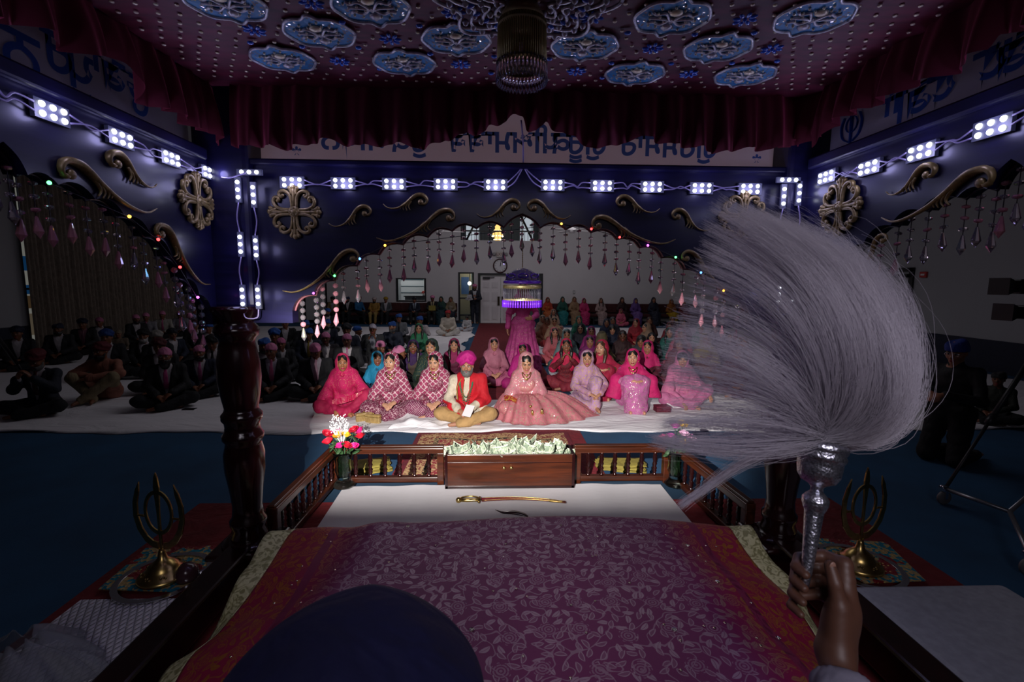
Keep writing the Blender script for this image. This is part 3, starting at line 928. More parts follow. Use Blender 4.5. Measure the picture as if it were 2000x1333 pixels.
# ------------------------------------------------------------------ LED module strings
M_led = emis('led_diode', (.86, .90, 1.0), 6)
M_ledcase = plain('led_case', (.07, .075, .11), .35)
M_wire = plain('lilac_wire', (.26, .22, .38), .4)
mb = MB().lo_hi((-.058, 0, -.028), (.058, .014, .028))
MOD6 = mb.mesh('led_module')
def diode_mb(pos):
    mb = MB()
    for x, z in pos:
        mb.lathe([(0, .006), (.0072, .006), (.009, .003), (.0092, 0)], 12, c=(x, -.001, z), M=Matrix.Rotation(PI / 2, 3, 'X'))
    return mb
DI6 = diode_mb([(x, z) for x in (-.036, 0, .036) for z in (-.0135, .0135)]).mesh('diodes')
MOD3 = MB().lo_hi((-.058, 0, -.013), (.058, .012, .013)).mesh('led_module')
DI3 = diode_mb([(x, 0) for x in (-.034, 0, .034)]).mesh('diodes')
lamp_n = [0]
def led_module(parent, p, nrm, tilt=0.0, six=True, vertical=False, power=.2):
    nrm = Vector(nrm)
    rz = math.atan2(nrm.x, -nrm.y)
    q = Vector([float(v) for v in p]) + nrm * .016
    o = link('led_module', MOD6 if six else MOD3, M_ledcase, parent, q)
    o.rotation_euler = Euler((0, PI / 2 if vertical else tilt, rz))
    link('diodes', DI6 if six else DI3, M_led, o)
    ld = lamp('led_module_light', 'POINT', q + nrm * .05, power, (.50, .48, 1.0), shadow_soft_size=.025)
    return q
def led_string(name, pts, nrm, lab, six=True, vertical=False, ends=(), tilts=None):
    r = empty(name, (0, 0, 0), 0, lab, 'led lights', 'white led module strings on the throne')
    qs = []
    for i, p in enumerate(pts):
        n = nrm[i] if isinstance(nrm, list) else nrm
        qs.append(led_module(r, p, n, tilts[i] if tilts else 0, six, vertical, .42 if six else .24))
    return r, qs
def wires(r, qs, along, dz=.013, sag=.012):
    for a, b in zip(qs, qs[1:]):
        for s in (-1, 1):
            d = (b - a).normalized()
            A = a + d * .058; B = b - d * .058; up = Vector(along) * dz * s
            mid = (A + B) / 2 + up * random.uniform(-.6, .6) + Vector(along) * (-sag) * random.uniform(.0, 1)
            MB().tube(smooth_path([A + up, (A * 2 + B) / 3 + up * random.uniform(-.4, 1.3), mid, (A + 2 * B) / 3 + up * random.uniform(-.4, 1.3), B + up], 4), .0032, 5).build('wire', M_wire, r)
fpx = [(573, 358), (672, 359.5), (771, 361), (871, 361.5), (968, 362.5), (1079, 363), (1175, 364.5), (1272, 366.5), (1368, 369), (1462, 370.5)]
r, q = led_string('led_string', [atY(x, y, YF) for x, y in fpx], FN, 'row of ten six-diode white led modules wired across the front arch')
wires(r, q[:5], (0, 0, 1)); wires(r, q[5:], (0, 0, 1))
# feed wire coming down from the canopy to the middle
Y0 = atY(1022, 325, YF - .02); Yt = atY(1018, 235, YF - .03)
MB().tube(smooth_path([Yt, Yt * .5 + Y0 * .5 + np.array([.004, 0, 0]), Y0], 5), .004, 5).build('wire', M_wire, r)
for a, e in ((Y0, q[4] + Vector((.058, 0, 0))), (Y0, q[5] - Vector((.058, 0, 0)))):
    for s in (-1, 1):
        e2 = np.array(e) + np.array([0, 0, .012 * s])
        MB().tube(smooth_path([a, a * .5 + e2 * .5 + np.array([0, 0, -.012 + .008 * s]), e2], 5), .0032, 5).build('wire', M_wire, r)
lpx = [(92, 220), (229, 271), (327, 310), (402, 338)]
r, q = led_string('led_string', [atX(x, y, AXL) for x, y in lpx] + [atX(-120, 141, AXL)], (1, 0, 0), 'row of white led modules along the side arch nearest the beige curtain')
q2 = [q[4]] + q[:4]
wires(r, q2, (0, 0, 1))
MB().tube(smooth_path([q[3] + Vector((0, .06, 0)), Vector([float(v) for v in atY(445, 348, 2.3)]), Vector([float(v) for v in atY(480, 338, 2.3)])], 5), .0035, 5).build('wire', M_wire, r)
rpx = [(1620, 346), (1703, 328), (1806, 297), (1946, 249)]
r, q = led_string('led_string', [atX(x, y, AXR) for x, y in rpx] + [atX(2150, 178, AXR)], (-1, 0, 0), 'row of white led modules along the side arch nearest the kneeling man',
                  tilts=[0, 0, 0, 0, 0])
wires(r, q, (0, 0, 1))
PYF = YF - .06
for lst, top, lab, hooky in (([(468, 372), (498, 382), (473, 478), (503, 485), (477, 580), (507, 580)], (490, 338), 'vertical three-diode led modules on the post column by the curtain side', 1),
                        ([(1527, 385), (1557, 379), (1520, 485), (1552, 480), (1517, 575), (1545, 572)], (1537, 353), 'vertical three-diode led modules on the post column behind the white whisk', 0)):
    r = empty('led_string', (0, 0, 0), 0, lab, 'led lights', 'white led module strings on the throne')
    qs = [led_module(r, atY(x, y, PYF), FN, 0, False, True, .2) for x, y in lst]
    led_module(r, atY(*top, PYF), FN, 0, False, False, .05)
    for k in (0, 1):
        for a, b in ((qs[k], qs[k + 2]), (qs[k + 2], qs[k + 4])):
            A, B = a - Vector((0, 0, .058)), b + Vector((0, 0, .058))
            MB().tube(smooth_path([A, (A + B) / 2 + Vector((.01 * (1 if k else -1), 0, 0)), B], 5), .0032, 5).build('wire', M_wire, r)
    A, B = qs[4] - Vector((0, 0, .06)), qs[5] - Vector((0, 0, .06))
    MB().tube(smooth_path([A, A + Vector((.01, 0, -.04)), B + Vector((-.01, 0, -.04)), B], 5), .0032, 5).build('wire', M_wire, r)

# tiny coloured fairy lights on the scallop edges
def fairy(pts, nrm, lab):
    r = empty('fairy_light_string', (0, 0, 0), 0, lab, 'fairy lights', 'tiny coloured fairy lights along the scallops')
    cols = {'g': (.1, 1, .2), 'm': (.8, .1, 1), 'o': (1, .45, .05), 'r': (1, .05, .05), 'b': (.1, .3, 1)}
    for p, c in pts:
        MB().ball(np.array(p) + np.array(nrm) * .012, .006, 8, 6).build('bulb', emis('fairy_' + c, cols[c], 5), r)
    pp = [np.array(p) + np.array(nrm) * .008 for p, c in pts]
    if len(pp) > 1: MB().tube(pp, .0015, 4).build('wire', M_black, r)
fairy([(atY(x, y, YF), c) for x, y, c in [(614, 573, 'm'), (655, 539, 'g'), (704, 506, 'b'), (753, 480, 'o'), (1096, 438, 'o'), (1154, 448, 'r'), (1209, 464, 'r'), (1264, 480, 'm'), (1318, 503, 'g'), (1367, 533, 'b'), (1411, 568, 'o')]], FN, 'string of tiny coloured fairy lights on the front arch scallops')
fairy([(atX(x, y, AXL), c) for x, y, c in [(88, 357, 'g'), (246, 423, 'o'), (303, 468, 'r'), (346, 522, 'r'), (381, 581, 'm')]], (1, 0, 0), 'string of tiny coloured fairy lights on the arch beside the curtain')

# ------------------------------------------------------------------ crystal strands
cm_, nt, b = base_mat('crystal', (.72, .64, .70), .04)
b.inputs['Transmission Weight'].default_value = .9
b.inputs['IOR'].default_value = 1.55
b.inputs['Thin Film Thickness'].default_value = 420
b.inputs['Coat Weight'].default_value = .5
M_cry = cm_
cm_, nt, b = base_mat('pink_crystal', (.62, .26, .32), .06)
b.inputs['Transmission Weight'].default_value = .55
b.inputs['Coat Weight'].default_value = .6
M_cryp = cm_
def flat(me):
    me.polygons.foreach_set('use_smooth', [False] * len(me.polygons)); return me
BEAD = flat(MB().lathe([(0, -.008), (.011, -.004), (.0125, 0), (.011, .004), (0, .008)], 8).mesh('bead'))
BALL = flat(MB().ball((0, 0, 0), .0135, 10, 7).mesh('bead'))
PEND = flat(MB().lathe([(0, -.066), (.0085, -.052), (.0135, -.044), (.004, 0), (.0, .004)], 7).mesh('pendant'))
SET = MB().ball((0, 0, 0), .004, 6, 4).mesh('setting')
def strand(p, n_beads, lab, group, gap=.036, big=False, pendant=True, sc=1.0):
    r = empty('crystal_strand', p, random.uniform(0, 6), lab, 'crystal strand', group)
    z = -.026
    zs = []
    for i in range(n_beads):
        o = link('bead', BALL if big else BEAD, random.choice((M_cry, M_cry, M_cryp)), r, (0, 0, z), (random.uniform(-.2, .2), random.uniform(-.2, .2), random.uniform(0, 3)))
        z -= gap
    z += gap - .02
    if pendant:
        link('pendant', PEND, random.choice((M_cry, M_cryp)), r, (0, 0, z), (random.uniform(-.06, .06), random.uniform(-.06, .06), random.uniform(0, 3)))
    link('cord', MB().tube([(0, 0, .004), (0, 0, z)], .0016, 4).mesh('cord'), M_black, r)
    return r
def ordinal(i): return ORD[i] if i < 20 else 'number %d' % (i + 1)
for i, (kind, c) in enumerate(front_hang):
    edge_n = min(i, len(front_hang) - 1 - i)
    nb = 3 if edge_n > 3 else 4
    lab = 'pale crystal strand with drop in the front arch, %s from its %s end' % (ordinal(min(i, len(front_hang) - 1 - i)), 'curtain-side' if i < 19 else 'whisk-side')
    strand((c[0], YF + .035, c[1] - .003), nb, lab, 'crystal strands in the front arch', .034 + .006 * random.random(), big=edge_n < 4)
for side, X, who in ((0, AXL - .035, 'curtain-side'), (1, AXR + .035, 'whisk-side')):
    H = [c for k, c in side_hang if SC_Y + c[0] > .62]
    H = H[::-1]
    for i, c in enumerate(H):
        strand((X, SC_Y + c[0], c[1] - .003), 3 if i > 3 else 4, 'crystal strand with drop in the %s side arch, %s from the front post' % (who, ordinal(i)),
               'crystal strands in the %s side arch' % who, .036 + .004 * random.random(), big=i < 5, sc=1.1)

# ------------------------------------------------------------------ banners with mirrored lettering
bm2, nt, b = base_mat('banner_cloth', (.82, .74, .82), .8)
tr_ = nd(nt, 'ShaderNodeBsdfTranslucent'); tr_.inputs['Color'].default_value = (.95, .82, .93, 1)
mx = nd(nt, 'ShaderNodeMixShader'); mx.inputs[0].default_value = .72
nt.links.new(b.outputs[0], mx.inputs[1]); nt.links.new(tr_.outputs[0], mx.inputs[2]); nt.links.new(mx.outputs[0], nt.nodes['Material Output'].inputs[0])
M_ban = bm2
M_let = plain('banner_blue', srgb('#2858a8'), .8)
nt = M_let.node_tree; tr_ = nd(nt, 'ShaderNodeBsdfTranslucent'); tr_.inputs['Color'].default_value = (.12, .24, .62, 1)
mx = nd(nt, 'ShaderNodeMixShader'); mx.inputs[0].default_value = .6
nt.links.new(nt.nodes['Principled BSDF'].outputs[0], mx.inputs[1]); nt.links.new(tr_.outputs[0], mx.inputs[2]); nt.links.new(mx.outputs[0], nt.nodes['Material Output'].inputs[0])
def banner(P0, P1, z0, z1, body, lab, start, size, zb, spacing=None):
    P0, P1 = Vector(P0), Vector(P1)
    r = empty('cloth_banner', (P0 + P1) / 2, 0, lab, 'banner')
    d = (P1 - P0); L = d.length; rz = math.atan2(d.y, d.x)
    r.rotation_euler = (0, 0, rz)
    link('cloth', MB().grid(40, 4, lambda u, v: ((u - .5) * L, .003 * math.sin(30 * u) * math.sin(3 * v), z0 + (z1 - z0) * v)).mesh('cloth'), M_ban, r)
    for txt, u, sz, zz in body:
        if txt == 'KHANDA':
            mb = MB()
            mb.tube([(0, 0, -.07), (0, 0, .08)], [.008, .012], 6, .3)
            for s in (-1, 1):
                mb.tube(smooth_path([(.012 * s, 0, -.055), (.05 * s, 0, -.03), (.062 * s, 0, .02), (.045 * s, 0, .06)], 5), .008, 6, .3)
            mb.tube([(.035 * math.cos(a / 16 * 2 * PI), 0, .02 + .035 * math.sin(a / 16 * 2 * PI)) for a in range(17)], .005, 6, .3)
            link('emblem', mb.mesh('emblem'), M_let, r, (u, -.003, zz))
            continue
        me = text_mesh(txt, sz, 0.0, mirror=True, align='CENTER', bold=.0035)
        link('lettering', me, M_let, r, (u, -.003, zz), (PI / 2, 0, 0))
    return r
YBN = YF + .09
xw = lambda px: float(atY(px, 300, YBN)[0])
xc = (float(atY(502, 311, YBN)[0]) + float(atY(1521, 326, YBN)[0])) / 2
zb_ = float(atY(1010, 300, YBN)[2])
banner((atY(502, 311, YBN)[0], YBN, 0), (atY(1521, 326, YBN)[0], YBN, 0), 2.33, 2.78,
       [('ਗੁਰੂ', xw(1145) - xc, .15, zb_ + .003), ('ਕ', xw(1095) - xc, .15, zb_ + .005), ('ਪੀਅਮਾਬਬ', xw(985) - xc, .15, zb_ + .005),
        ('ਸਾਰ', xw(1250) - xc, .15, zb_), ('ਗੁਰਸ', xw(1345) - xc, .15, zb_ - .005), ('*', xw(1478) - xc, .1, zb_ - .06), ('ਹੁਕ', xw(800) - xc, .15, zb_), ('ਸਿਖਨ', xw(690) - xc, .15, zb_ + .005), ('*', xw(580) - xc, .1, zb_ - .06)],
       'white cloth banner with mirrored blue script above the front arch', 0, 0, 0)
# side banners: seen from inside, text runs along the depth
XB = AXL - .10
yq = lambda px, py: float(atX(px, py, XB)[1])
zq = lambda px, py: float(atX(px, py, XB)[2])
yc = 0.95
Ls = [(40, 110, 'ਨੂ', .19), (112, 110, 'ਰ', .19), (155, 145, 'ਪੂ', .19), (212, 150, 'ਬਾ', .19), (272, 200, 'ਓ', .17)]
banner((XB, -.45, 0), (XB, 2.38, 0), 2.33, 2.85, [(t, yq(x, y) - (.965), s, zq(x, y) - .05) for x, y, t, s in Ls] + [('*', yq(362, 238) - .965, .12, zq(362, 238) - .05)],
       'white cloth banner with mirrored blue script above the curtain-side arch', 0, 0, 0)
XB2 = AXR + .10
yq2 = lambda px, py: float(atX(px, py, XB2)[1])
zq2 = lambda px, py: float(atX(px, py, XB2)[2])
Rs = [(1742, 218, 'ਾਾ', .19), (1785, 198, 'ਬਿ', .19), (1840, 175, 'ਧ', .19), (1935, 130, 'ਧ', .19), (1985, 105, 'ਬ', .19)]
banner((XB2, 2.38, 0), (XB2, -.45, 0), 2.33, 2.85, [(t, .965 - yq2(x, y), s, zq2(x, y) - .06) for x, y, t, s in Rs] + [('KHANDA', .965 - yq2(1664, 252), 0, zq2(1664, 252))],
       'white cloth banner with mirrored blue script and emblem above the whisk-side arch', 0, 0, 0)

# ------------------------------------------------------------------ canopy: ceiling cloth, valance, embroidery
ZCN = 2.64
canopy = empty('canopy', (0.08, 1.0, ZCN), 0, 'maroon velvet canopy with pleated valance and jewelled blue medallions overhead', 'canopy')
def on_can(o):
    o.parent = canopy; o.location = Vector(o.location) - Vector((0.08, 1.0, ZCN)); return o
vm, nt, b = base_mat('maroon_velvet', srgb('#5c0b20'), .85)
b.inputs['Sheen Weight'].default_value = .6
b.inputs['Sheen Tint'].default_value = (.5, .05, .12, 1)
M_vel = vm
vm, nt, b = base_mat('maroon_silk', srgb('#6c1230'), .6)
f = noise(nt, coords(nt, 'Object', (2, 9, 1)), 3, 4)
nt.links.new(ramp(nt, f, [(.3, srgb('#480a1e')), (.7, srgb('#6c1230'))]), b.inputs['Base Color'])
M_silk = vm
def sagf(u, v):
    x, y = -1.27 + u * 2.75, -.45 + v * 2.75
    return (x, y, ZCN - .03 * math.sin(PI * u) * math.sin(PI * v) + .004 * math.sin(20 * x + 3 * y))
mb = MB(); mb.grid(30, 30, sagf)
on_can(mb.build('ceiling_cloth', M_silk))
on_can(MB().lo_hi((-1.4, -.5, 2.72), (1.66, 2.5, 2.76)).build('roof_board', M_wood))
def zbot(px_list, f):
    pts = [f(x, y) for x, y in px_list]
    return pts
FB = [(455, 285), (520, 291), (560, 293), (650, 279), (720, 288), (830, 290), (905, 271), (960, 252), (1000, 238), (1018, 231), (1030, 252), (1045, 258), (1062, 243), (1072, 248), (1100, 270), (1150, 287), (1182, 291), (1270, 272), (1345, 294), (1420, 300), (1500, 291), (1575, 287)]
YV = 2.28
fb = [atY(x, y, YV) for x, y in FB]
def valance(axis_pts, mapf, name):
    """axis_pts: (s, zbottom) ascending in s"""
    s = np.array([p[0] for p in axis_pts]); z = np.array([p[1] for p in axis_pts])
    n = 420
    def fn(u, v):
        ss = s[0] + u * (s[-1] - s[0])
        zb = float(np.interp(ss, s, z))
        ph = ss * 46 + 1.6 * math.sin(ss * 6.1)
        amp = .012 + .02 * v
        d = amp * (math.sin(ph) + .4 * math.sin(2.3 * ph + 1))
        zz = ZCN + .01 - (ZCN + .01 - zb - .008 * math.sin(ph * .5)) * v
        return mapf(ss + .006 * v * math.sin(ph * 1.3), d - .03 * (1 - (1 - v) ** 2), zz)
    mb = MB(); mb.grid(n, 10, fn)
    o = on_can(mb.build(name, M_vel))
    hem = [fn(i / n, 1.0) for i in range(n + 1)]
    return o
valance([(p[0], p[2]) for p in fb], lambda s, d, z: (s, YV + d, z), 'valance')
XV = AXL + .06
LB = [(448, 288), (420, 280), (385, 255), (340, 232), (300, 210), (262, 198), (255, 190), (230, 135), (200, 108), (125, 98), (60, 65), (0, 50), (-150, -10)]
lb = sorted([(float(atX(x, y, XV)[1]), float(atX(x, y, XV)[2])) for x, y in LB])
valance(lb, lambda s, d, z: (XV - d, s, z), 'valance')
XV2 = AXR - .06
RB = [(1545, 288), (1610, 290), (1612, 265), (1630, 245), (1680, 225), (1700, 210), (1770, 185), (1800, 160), (1870, 140), (1950, 105), (1960, 75), (2040, 50), (2200, -20)]
rbp = sorted([(float(atX(x, y, XV2)[1]), float(atX(x, y, XV2)[2])) for x, y in RB])
valance(rbp, lambda s, d, z: (XV2 + d, s, z), 'valance')

M_tq = fabric('#2f8cc4', 'sequin', '#d8d2c0', 90, .5)
M_silv = plain('silver_thread', (.72, .71, .72), .3, .35, 80, .5)
M_goldp = plain('gold_bead', (.55, .45, .20), .35, .7)
M_blueg = plain('blue_gem', (.03, .16, .75), .12, 0, **{'Coat Weight': 1.0})
def medallion_meshes():
    out = []
    n = 64
    for i in range(n):
        a = 2 * PI * i / n
        r = .115 * (1 + .0 * math.cos(2 * a))
        c4 = abs(math.cos(a)) ** 6 * .03 - .0
        lobes = .018 * abs(math.sin(2 * a)) - .006
        tip = .045 * max(0, math.cos(2 * a)) ** 10 * (1 if abs(math.sin(a)) > .7 else 0)
        tipz = .04 * max(0, -math.cos(2 * a)) ** 12
        rr = .088 + .012 * math.cos(2 * a) + .022 * abs(math.sin(2 * a)) ** 1.5 + tipz * .9 + .018 * max(0, math.cos(2 * a)) ** 6
        out.append((rr * math.cos(a), rr * math.sin(a)))
    pl = MB().prism(out, lambda u, v: (u, v, -.004), lambda u, v: (u, v, 0)).mesh('medallion')
    ed = MB().tube([(u, v, -.005) for u, v in out] + [(out[0][0], out[0][1], -.005)], .0055, 6)
    for s in (-1, 1):
        for k in range(3):
            ed.tube(smooth_path([(0, .01 * k, -.007), (.03 * s, .03 - .03 * k, -.008), (.055 * s, .02 - .02 * k, -.007), (.07 * s, .03 - .03 * k, -.006)], 4), .005, 6)
    ed.ball((0, .05, -.006), (.02, .02, .008), 8, 6)
    em = ed.mesh('silver_embroidery')
    g = MB()
    for k in range(26):
        a = k * 2.399; q = .015 + .068 * math.sqrt(k / 26)
        g.ball((q * math.cos(a), q * math.sin(a) * .9, -.007), .005, 6, 4)
    g.ball((0, -.035, -.008), (.022, .018, .008), 8, 6)
    return pl, em, g.mesh('gold_beads')  # the last mesh is loose gold beads dotted over the medallion
MP, ME_, MG = medallion_meshes()
def canz(px, py):
    z = ZCN - .012
    for _ in range(4):
        p = atZ(px, py, z)
        u, v = min(1, max(0, (p[0] + 1.27) / 2.75)), min(1, max(0, (p[1] + .45) / 2.75))
        z = ZCN - .03 * math.sin(PI * u) * math.sin(PI * v) - .007
    return p
MED = [(790, 121), (553, 114), (1240, 142), (1455, 145), (624, 62), (891, 76), (1142, 88), (1402, 92), (440, 4), (724, 10), (1313, 32), (1590, 32)]
for x, y in MED:
    p = canz(x, y)
    o = on_can(link('medallion', MP, M_tq, None, p, (0, 0, random.uniform(-.05, .05))))
    link('silver_embroidery', ME_, M_silv, o); link('gold_beads', MG, plain('pale_gold_sequin', (.85, .76, .52), .3, .25), o)
FLW = MB()
for k in range(8):
    a = k * PI / 4
    FLW.ball((.026 * math.cos(a), .026 * math.sin(a), -.004), (.014, .007, .005), 8, 5, Matrix.Rotation(a, 3, 'Z'))
FLW.ball((0, 0, -.005), .007, 8, 6)
FLM = FLW.mesh('jewel_flower')
for x, y in [(497, 58), (762, 75), (1155, 33), (1275, 93), (1455, 36), (1508, 94), (663, 118), (900, 124), (1126, 138), (1345, 143), (608, 3), (886, 22)]:
    on_can(link('jewel_flower', FLM, M_blueg, None, canz(x, y)))
GEM = MB().ball((0, 0, -.003), (.012, .010, .006), 8, 6).mesh('small_gem')
for x, y in [(420, 32), (489, 82), (668, 42), (590, 90), (700, 92), (819, 49), (840, 104), (965, 60), (965, 109), (1087, 62), (1073, 114), (1226, 63), (1194, 122), (1311, 123), (1357, 66), (1430, 122), (1473, 63), (1518, 118), (1588, 60), (741, 133), (959, 142), (1176, 151)]:
    on_can(link('small_gem', GEM, M_blueg, None, canz(x, y)))
sq = MB()
for i in range(42):
    for j in range(36):
        x = -1.22 + i * .0655 + (.0327 if j % 2 else 0); y = .3 + j * .0535
        if y > 2.2 or x > 1.42: continue
        q = (x + random.uniform(-.004, .004), y + random.uniform(-.004, .004))
        u, v = (q[0] + 1.27) / 2.75, (q[1] + .45) / 2.75
        sq.lathe([(0, 0), (.0075, -.001), (.0065, -.004), (0, -.005)], 7, c=(q[0], q[1], ZCN - .03 * math.sin(PI * u) * math.sin(PI * v) - .003))
o = on_can(sq.build('gold_sequins', plain('pale_gold_sequin', (.85, .76, .52), .3, .25))); o['kind'] = 'stuff'
# big silver star round the hanging lamp
p = canz(1030, -8)
cs = MB()
for ring, (rr, kk) in enumerate(((.25, 40), (.20, 34), (.15, 28), (.10, 20))):
    pts = [((rr + .03 * math.cos(8 * 2 * PI * i / 96)) * math.cos(2 * PI * i / 96), (rr + .03 * math.cos(8 * 2 * PI * i / 96)) * math.sin(2 * PI * i / 96), -.006) for i in range(97)]
    cs.tube(pts, .006, 5)
    for k in range(kk):
        a = 2 * PI * k / kk
        cs.ball((rr * .93 * math.cos(a), rr * .93 * math.sin(a), -.008), .011, 6, 4)
cs.cur = 1
for k in range(24):
    a = 2 * PI * k / 24
    cs.ball(((.175 * math.cos(a)), .175 * math.sin(a), -.008), (.016, .01, .006), 6, 4, Matrix.Rotation(a, 3, 'Z'))

o = on_can(cs.build('silver_star', [M_silv, M_blueg])); o.location += Vector([float(v) for v in p])

# hanging beaded lamp under the canopy
pt = atY(1020, 30, 1.55); zt = float(pt[2]); x0 = float(pt[0]); zb2 = float(atY(1020, 158, 1.55)[2])
hl = empty('hanging_bead_lamp', (x0, 1.55, zt), 0, 'gold beaded cylinder lamp with crystal drops hanging from the canopy', 'lamp')
rr = 44 * 1.55 / FPX
H = zt - zb2
MB().lathe([(0, .05), (rr * .5, .04), (rr * .86, .0), (rr * .93, -.03), (rr * .86, -.03)], 28).build('top_dome', M_goldp, hl)
bt = MB()
for k in range(64):
    a = 2 * PI * k / 64
    bt.tube([(rr * .97 * math.cos(a), rr * .97 * math.sin(a), -.02), (rr * math.cos(a), rr * math.sin(a), -H * .74)], .0031, 5)
bt.build('bead_fringe', plain('amber_bead', (.36, .29, .08), .35, .4), hl)
MB().lathe([(rr * .99, -.0), (rr * 1.03, -.004), (rr * .99, -.012)], 40, c=(0, 0, -.03), caps=False).lathe([(rr * .99, 0), (rr * 1.02, -.006), (rr * .99, -.012)], 40, c=(0, 0, -H * .73), caps=False).build('rim', M_goldp, hl)
dp = MB()
for k in range(40):
    a = 2 * PI * k / 40
    c_ = (rr * 1.02 * math.cos(a), rr * 1.02 * math.sin(a))
    dp.lathe([(0, -.058), (.0055, -.05), (.006, -.042), (.0025, 0)], 6, c=(c_[0], c_[1], -H * .76))
    dp.ball((c_[0], c_[1], -H * .74), .005, 6, 4)
dp.build('crystal_drops', M_cry, hl)
MB().tube([(0, 0, .04), (0, 0, ZCN - .02 - zt)], .006, 6).build('hook', M_goldp, hl)

# small purple umbrella hung in the front arch
pa = atY(1020, 424, YF + .035)
zc_ = float(atY(1020, 524, YF + .035)[2]); zlow = float(atY(1020, 600, YF + .035)[2])
um = empty('beaded_umbrella', (float(atY(1020, 560, YF + .035)[0]), YF + .035, zlow), 0, 'small purple and gold beaded umbrella hanging on a chain in the front arch', 'ornament')
Hh = zc_ - zlow; ru = 37.5 * (YF + .035) / FPX
M_pur = plain('purple_bead', (.10, .015, .42), .25, 0, **{'Coat Weight': .8})
M_pgold = fabric('#4a3a6a', 'sequin', '#b8964a', 160, .4)
MB().lathe([(ru * .93, Hh * .62), (ru * .86, Hh * .74), (ru * .66, Hh * .88), (ru * .36, Hh * .97), (0.01, Hh)], 36).build('dome', M_pgold, um)
d = MB()
for k in range(8):
    a = 2 * PI * k / 8
    d.tube(smooth_path([(ru * .84 * math.cos(a + .3 * math.sin(t)), ru * .84 * math.sin(a + .3 * math.sin(t)), Hh * (.8 + .05 * math.cos(t))) for t in np.linspace(0, 2 * PI, 9)], 2), .003, 5)
d.build('dome_scrolls', M_pur, um)
def fringe(name, r, z0, z1, n, rad, m):
    f = MB()
    for k in range(n):
        a = 2 * PI * k / n
        f.tube([(r * math.cos(a), r * math.sin(a), z0), (r * math.cos(a), r * math.sin(a), z1)], rad, 5)
    f.build(name, m, um)
MB().lathe([(ru * .93, Hh * .68), (ru * .99, Hh * .66), (ru * .99, Hh * .61), (ru * .93, Hh * .6)], 36, caps=False).build('purple_band', M_pur, um)
MB().lathe([(ru * .95, Hh * .57), (ru * 1.0, Hh * .55), (ru * 1.0, Hh * .49), (ru * .95, Hh * .47)], 36, caps=False).build('gold_band', M_goldp, um)
fringe('white_bead_fringe', ru * .98, Hh * .5, Hh * .2, 60, .0016, plain('lavender_bead', (.07, .065, .09), .4))
MB().lathe([(ru * .97, Hh * .22), (ru * 1.01, Hh * .20), (ru * .97, Hh * .17)], 36, caps=False).build('gold_band', M_goldp, um)
fringe('purple_bead_fringe', ru * 1.0, Hh * .18, 0, 48, .0045, M_pur)
chn = MB()
zt2 = float(pa[2]) - zlow
k = 0; z = Hh
while z < zt2:
    chn.ball((0, 0, z), (.0028, .0028, .006), 6, 4); z += .0105
chn.build('chain', M_brass, um)
MB().tube([(.012 * math.cos(t), 0, zt2 + .0 + .012 * math.sin(t)) for t in np.linspace(-1.2, 3.6, 12)], .003, 6).build('hook', M_black, um)

# ================================================================== STAGE PLATFORM AND WHAT STANDS ON IT
ZP = 0.25
M_redc = fabric('#6a1018', rough=.9)
plat = empty('stage_platform', (0.2, 1.1, 0), 0, 'low red-carpeted stage under the throne', 'stage')
def on(o, root):
    o.parent = root; o.location = Vector(o.location) - root.location; return o
on(MB().lo_hi((-2.04, -1.2, 0), (2.42, 3.2, ZP)).build('carpeted_deck', M_redc, bevel=.01), plat)
on(MB().lo_hi((-1.26, 3.2, 0), (1.44, 3.58, ZP - .01)).build('front_step', plain('dark_blue_step', srgb('#14324a'), .8), bevel=.01), plat)

def quilt_mat():
    m, nt, b = base_mat('quilted_white', (.62, .6, .64), .85)
    tc = nd(nt, 'ShaderNodeTexCoord'); sx = nd(nt, 'ShaderNodeSeparateXYZ'); nt.links.new(tc.outputs['Object'], sx.inputs[0])
    a = math_n(nt, 'SINE', math_n(nt, 'MULTIPLY', math_n(nt, 'ADD', sx.outputs[0], math_n(nt, 'MULTIPLY', sx.outputs[1], .6)), 95))
    c = math_n(nt, 'SINE', math_n(nt, 'MULTIPLY', math_n(nt, 'SUBTRACT', sx.outputs[0], math_n(nt, 'MULTIPLY', sx.outputs[1], .6)), 95))
    h = math_n(nt, 'MINIMUM', math_n(nt, 'ABSOLUTE', a), math_n(nt, 'ABSOLUTE', c))
    bump(nt, b, math_n(nt, 'POWER', h, .5), 1.0, .012)
    return m
M_quilt = quilt_mat()
tag(MB().lo_hi((-1.97, -.6, ZP + .002), (-1.36, 2.17, ZP + .014)).build('quilted_mat', M_quilt, bevel=.004), 'white diagonally quilted mat beside the dark base beam on the stage edge', 'mat')
tag(MB().lo_hi((1.62, -.6, ZP + .002), (2.32, 2.16, ZP + .014)).build('quilted_mat', plain('white_cloth_mat', (.55, .53, .56), .85, 0, 40, .1, .3), bevel=.004), 'white cloth mat lying under the fringed mattress by the brass emblem', 'mat')
ft = empty('fringed_mattress', (1.98, .7, ZP + .014), 0, 'thick white mattress with blue-grey fringe on the stage corner', 'mattress')
M_matt = plain('mattress_white', (.36, .37, .42), .9, 0, 30, .2, .4)
MB().lo_hi((-.26, -1.2, 0), (.5, 1.38, .075)).build('mattress', M_matt, ft, bevel=.025)
fr_ = MB()
for k in range(150):
    y = -1.2 + k * .0172
    fr_.tube([(-.25, y, .06), (-.285 + random.uniform(-.01, .01), y + random.uniform(-.01, .01), .045), (-.30 + random.uniform(-.012, .012), y + random.uniform(-.014, .014), .006)], .006, 4)
for k in range(44):
    x = -.25 + k * .0172
    fr_.tube([(x, 1.37, .06), (x + random.uniform(-.01, .01), 1.40, .04), (x + random.uniform(-.01, .01), 1.41, .01)], .006, 4)
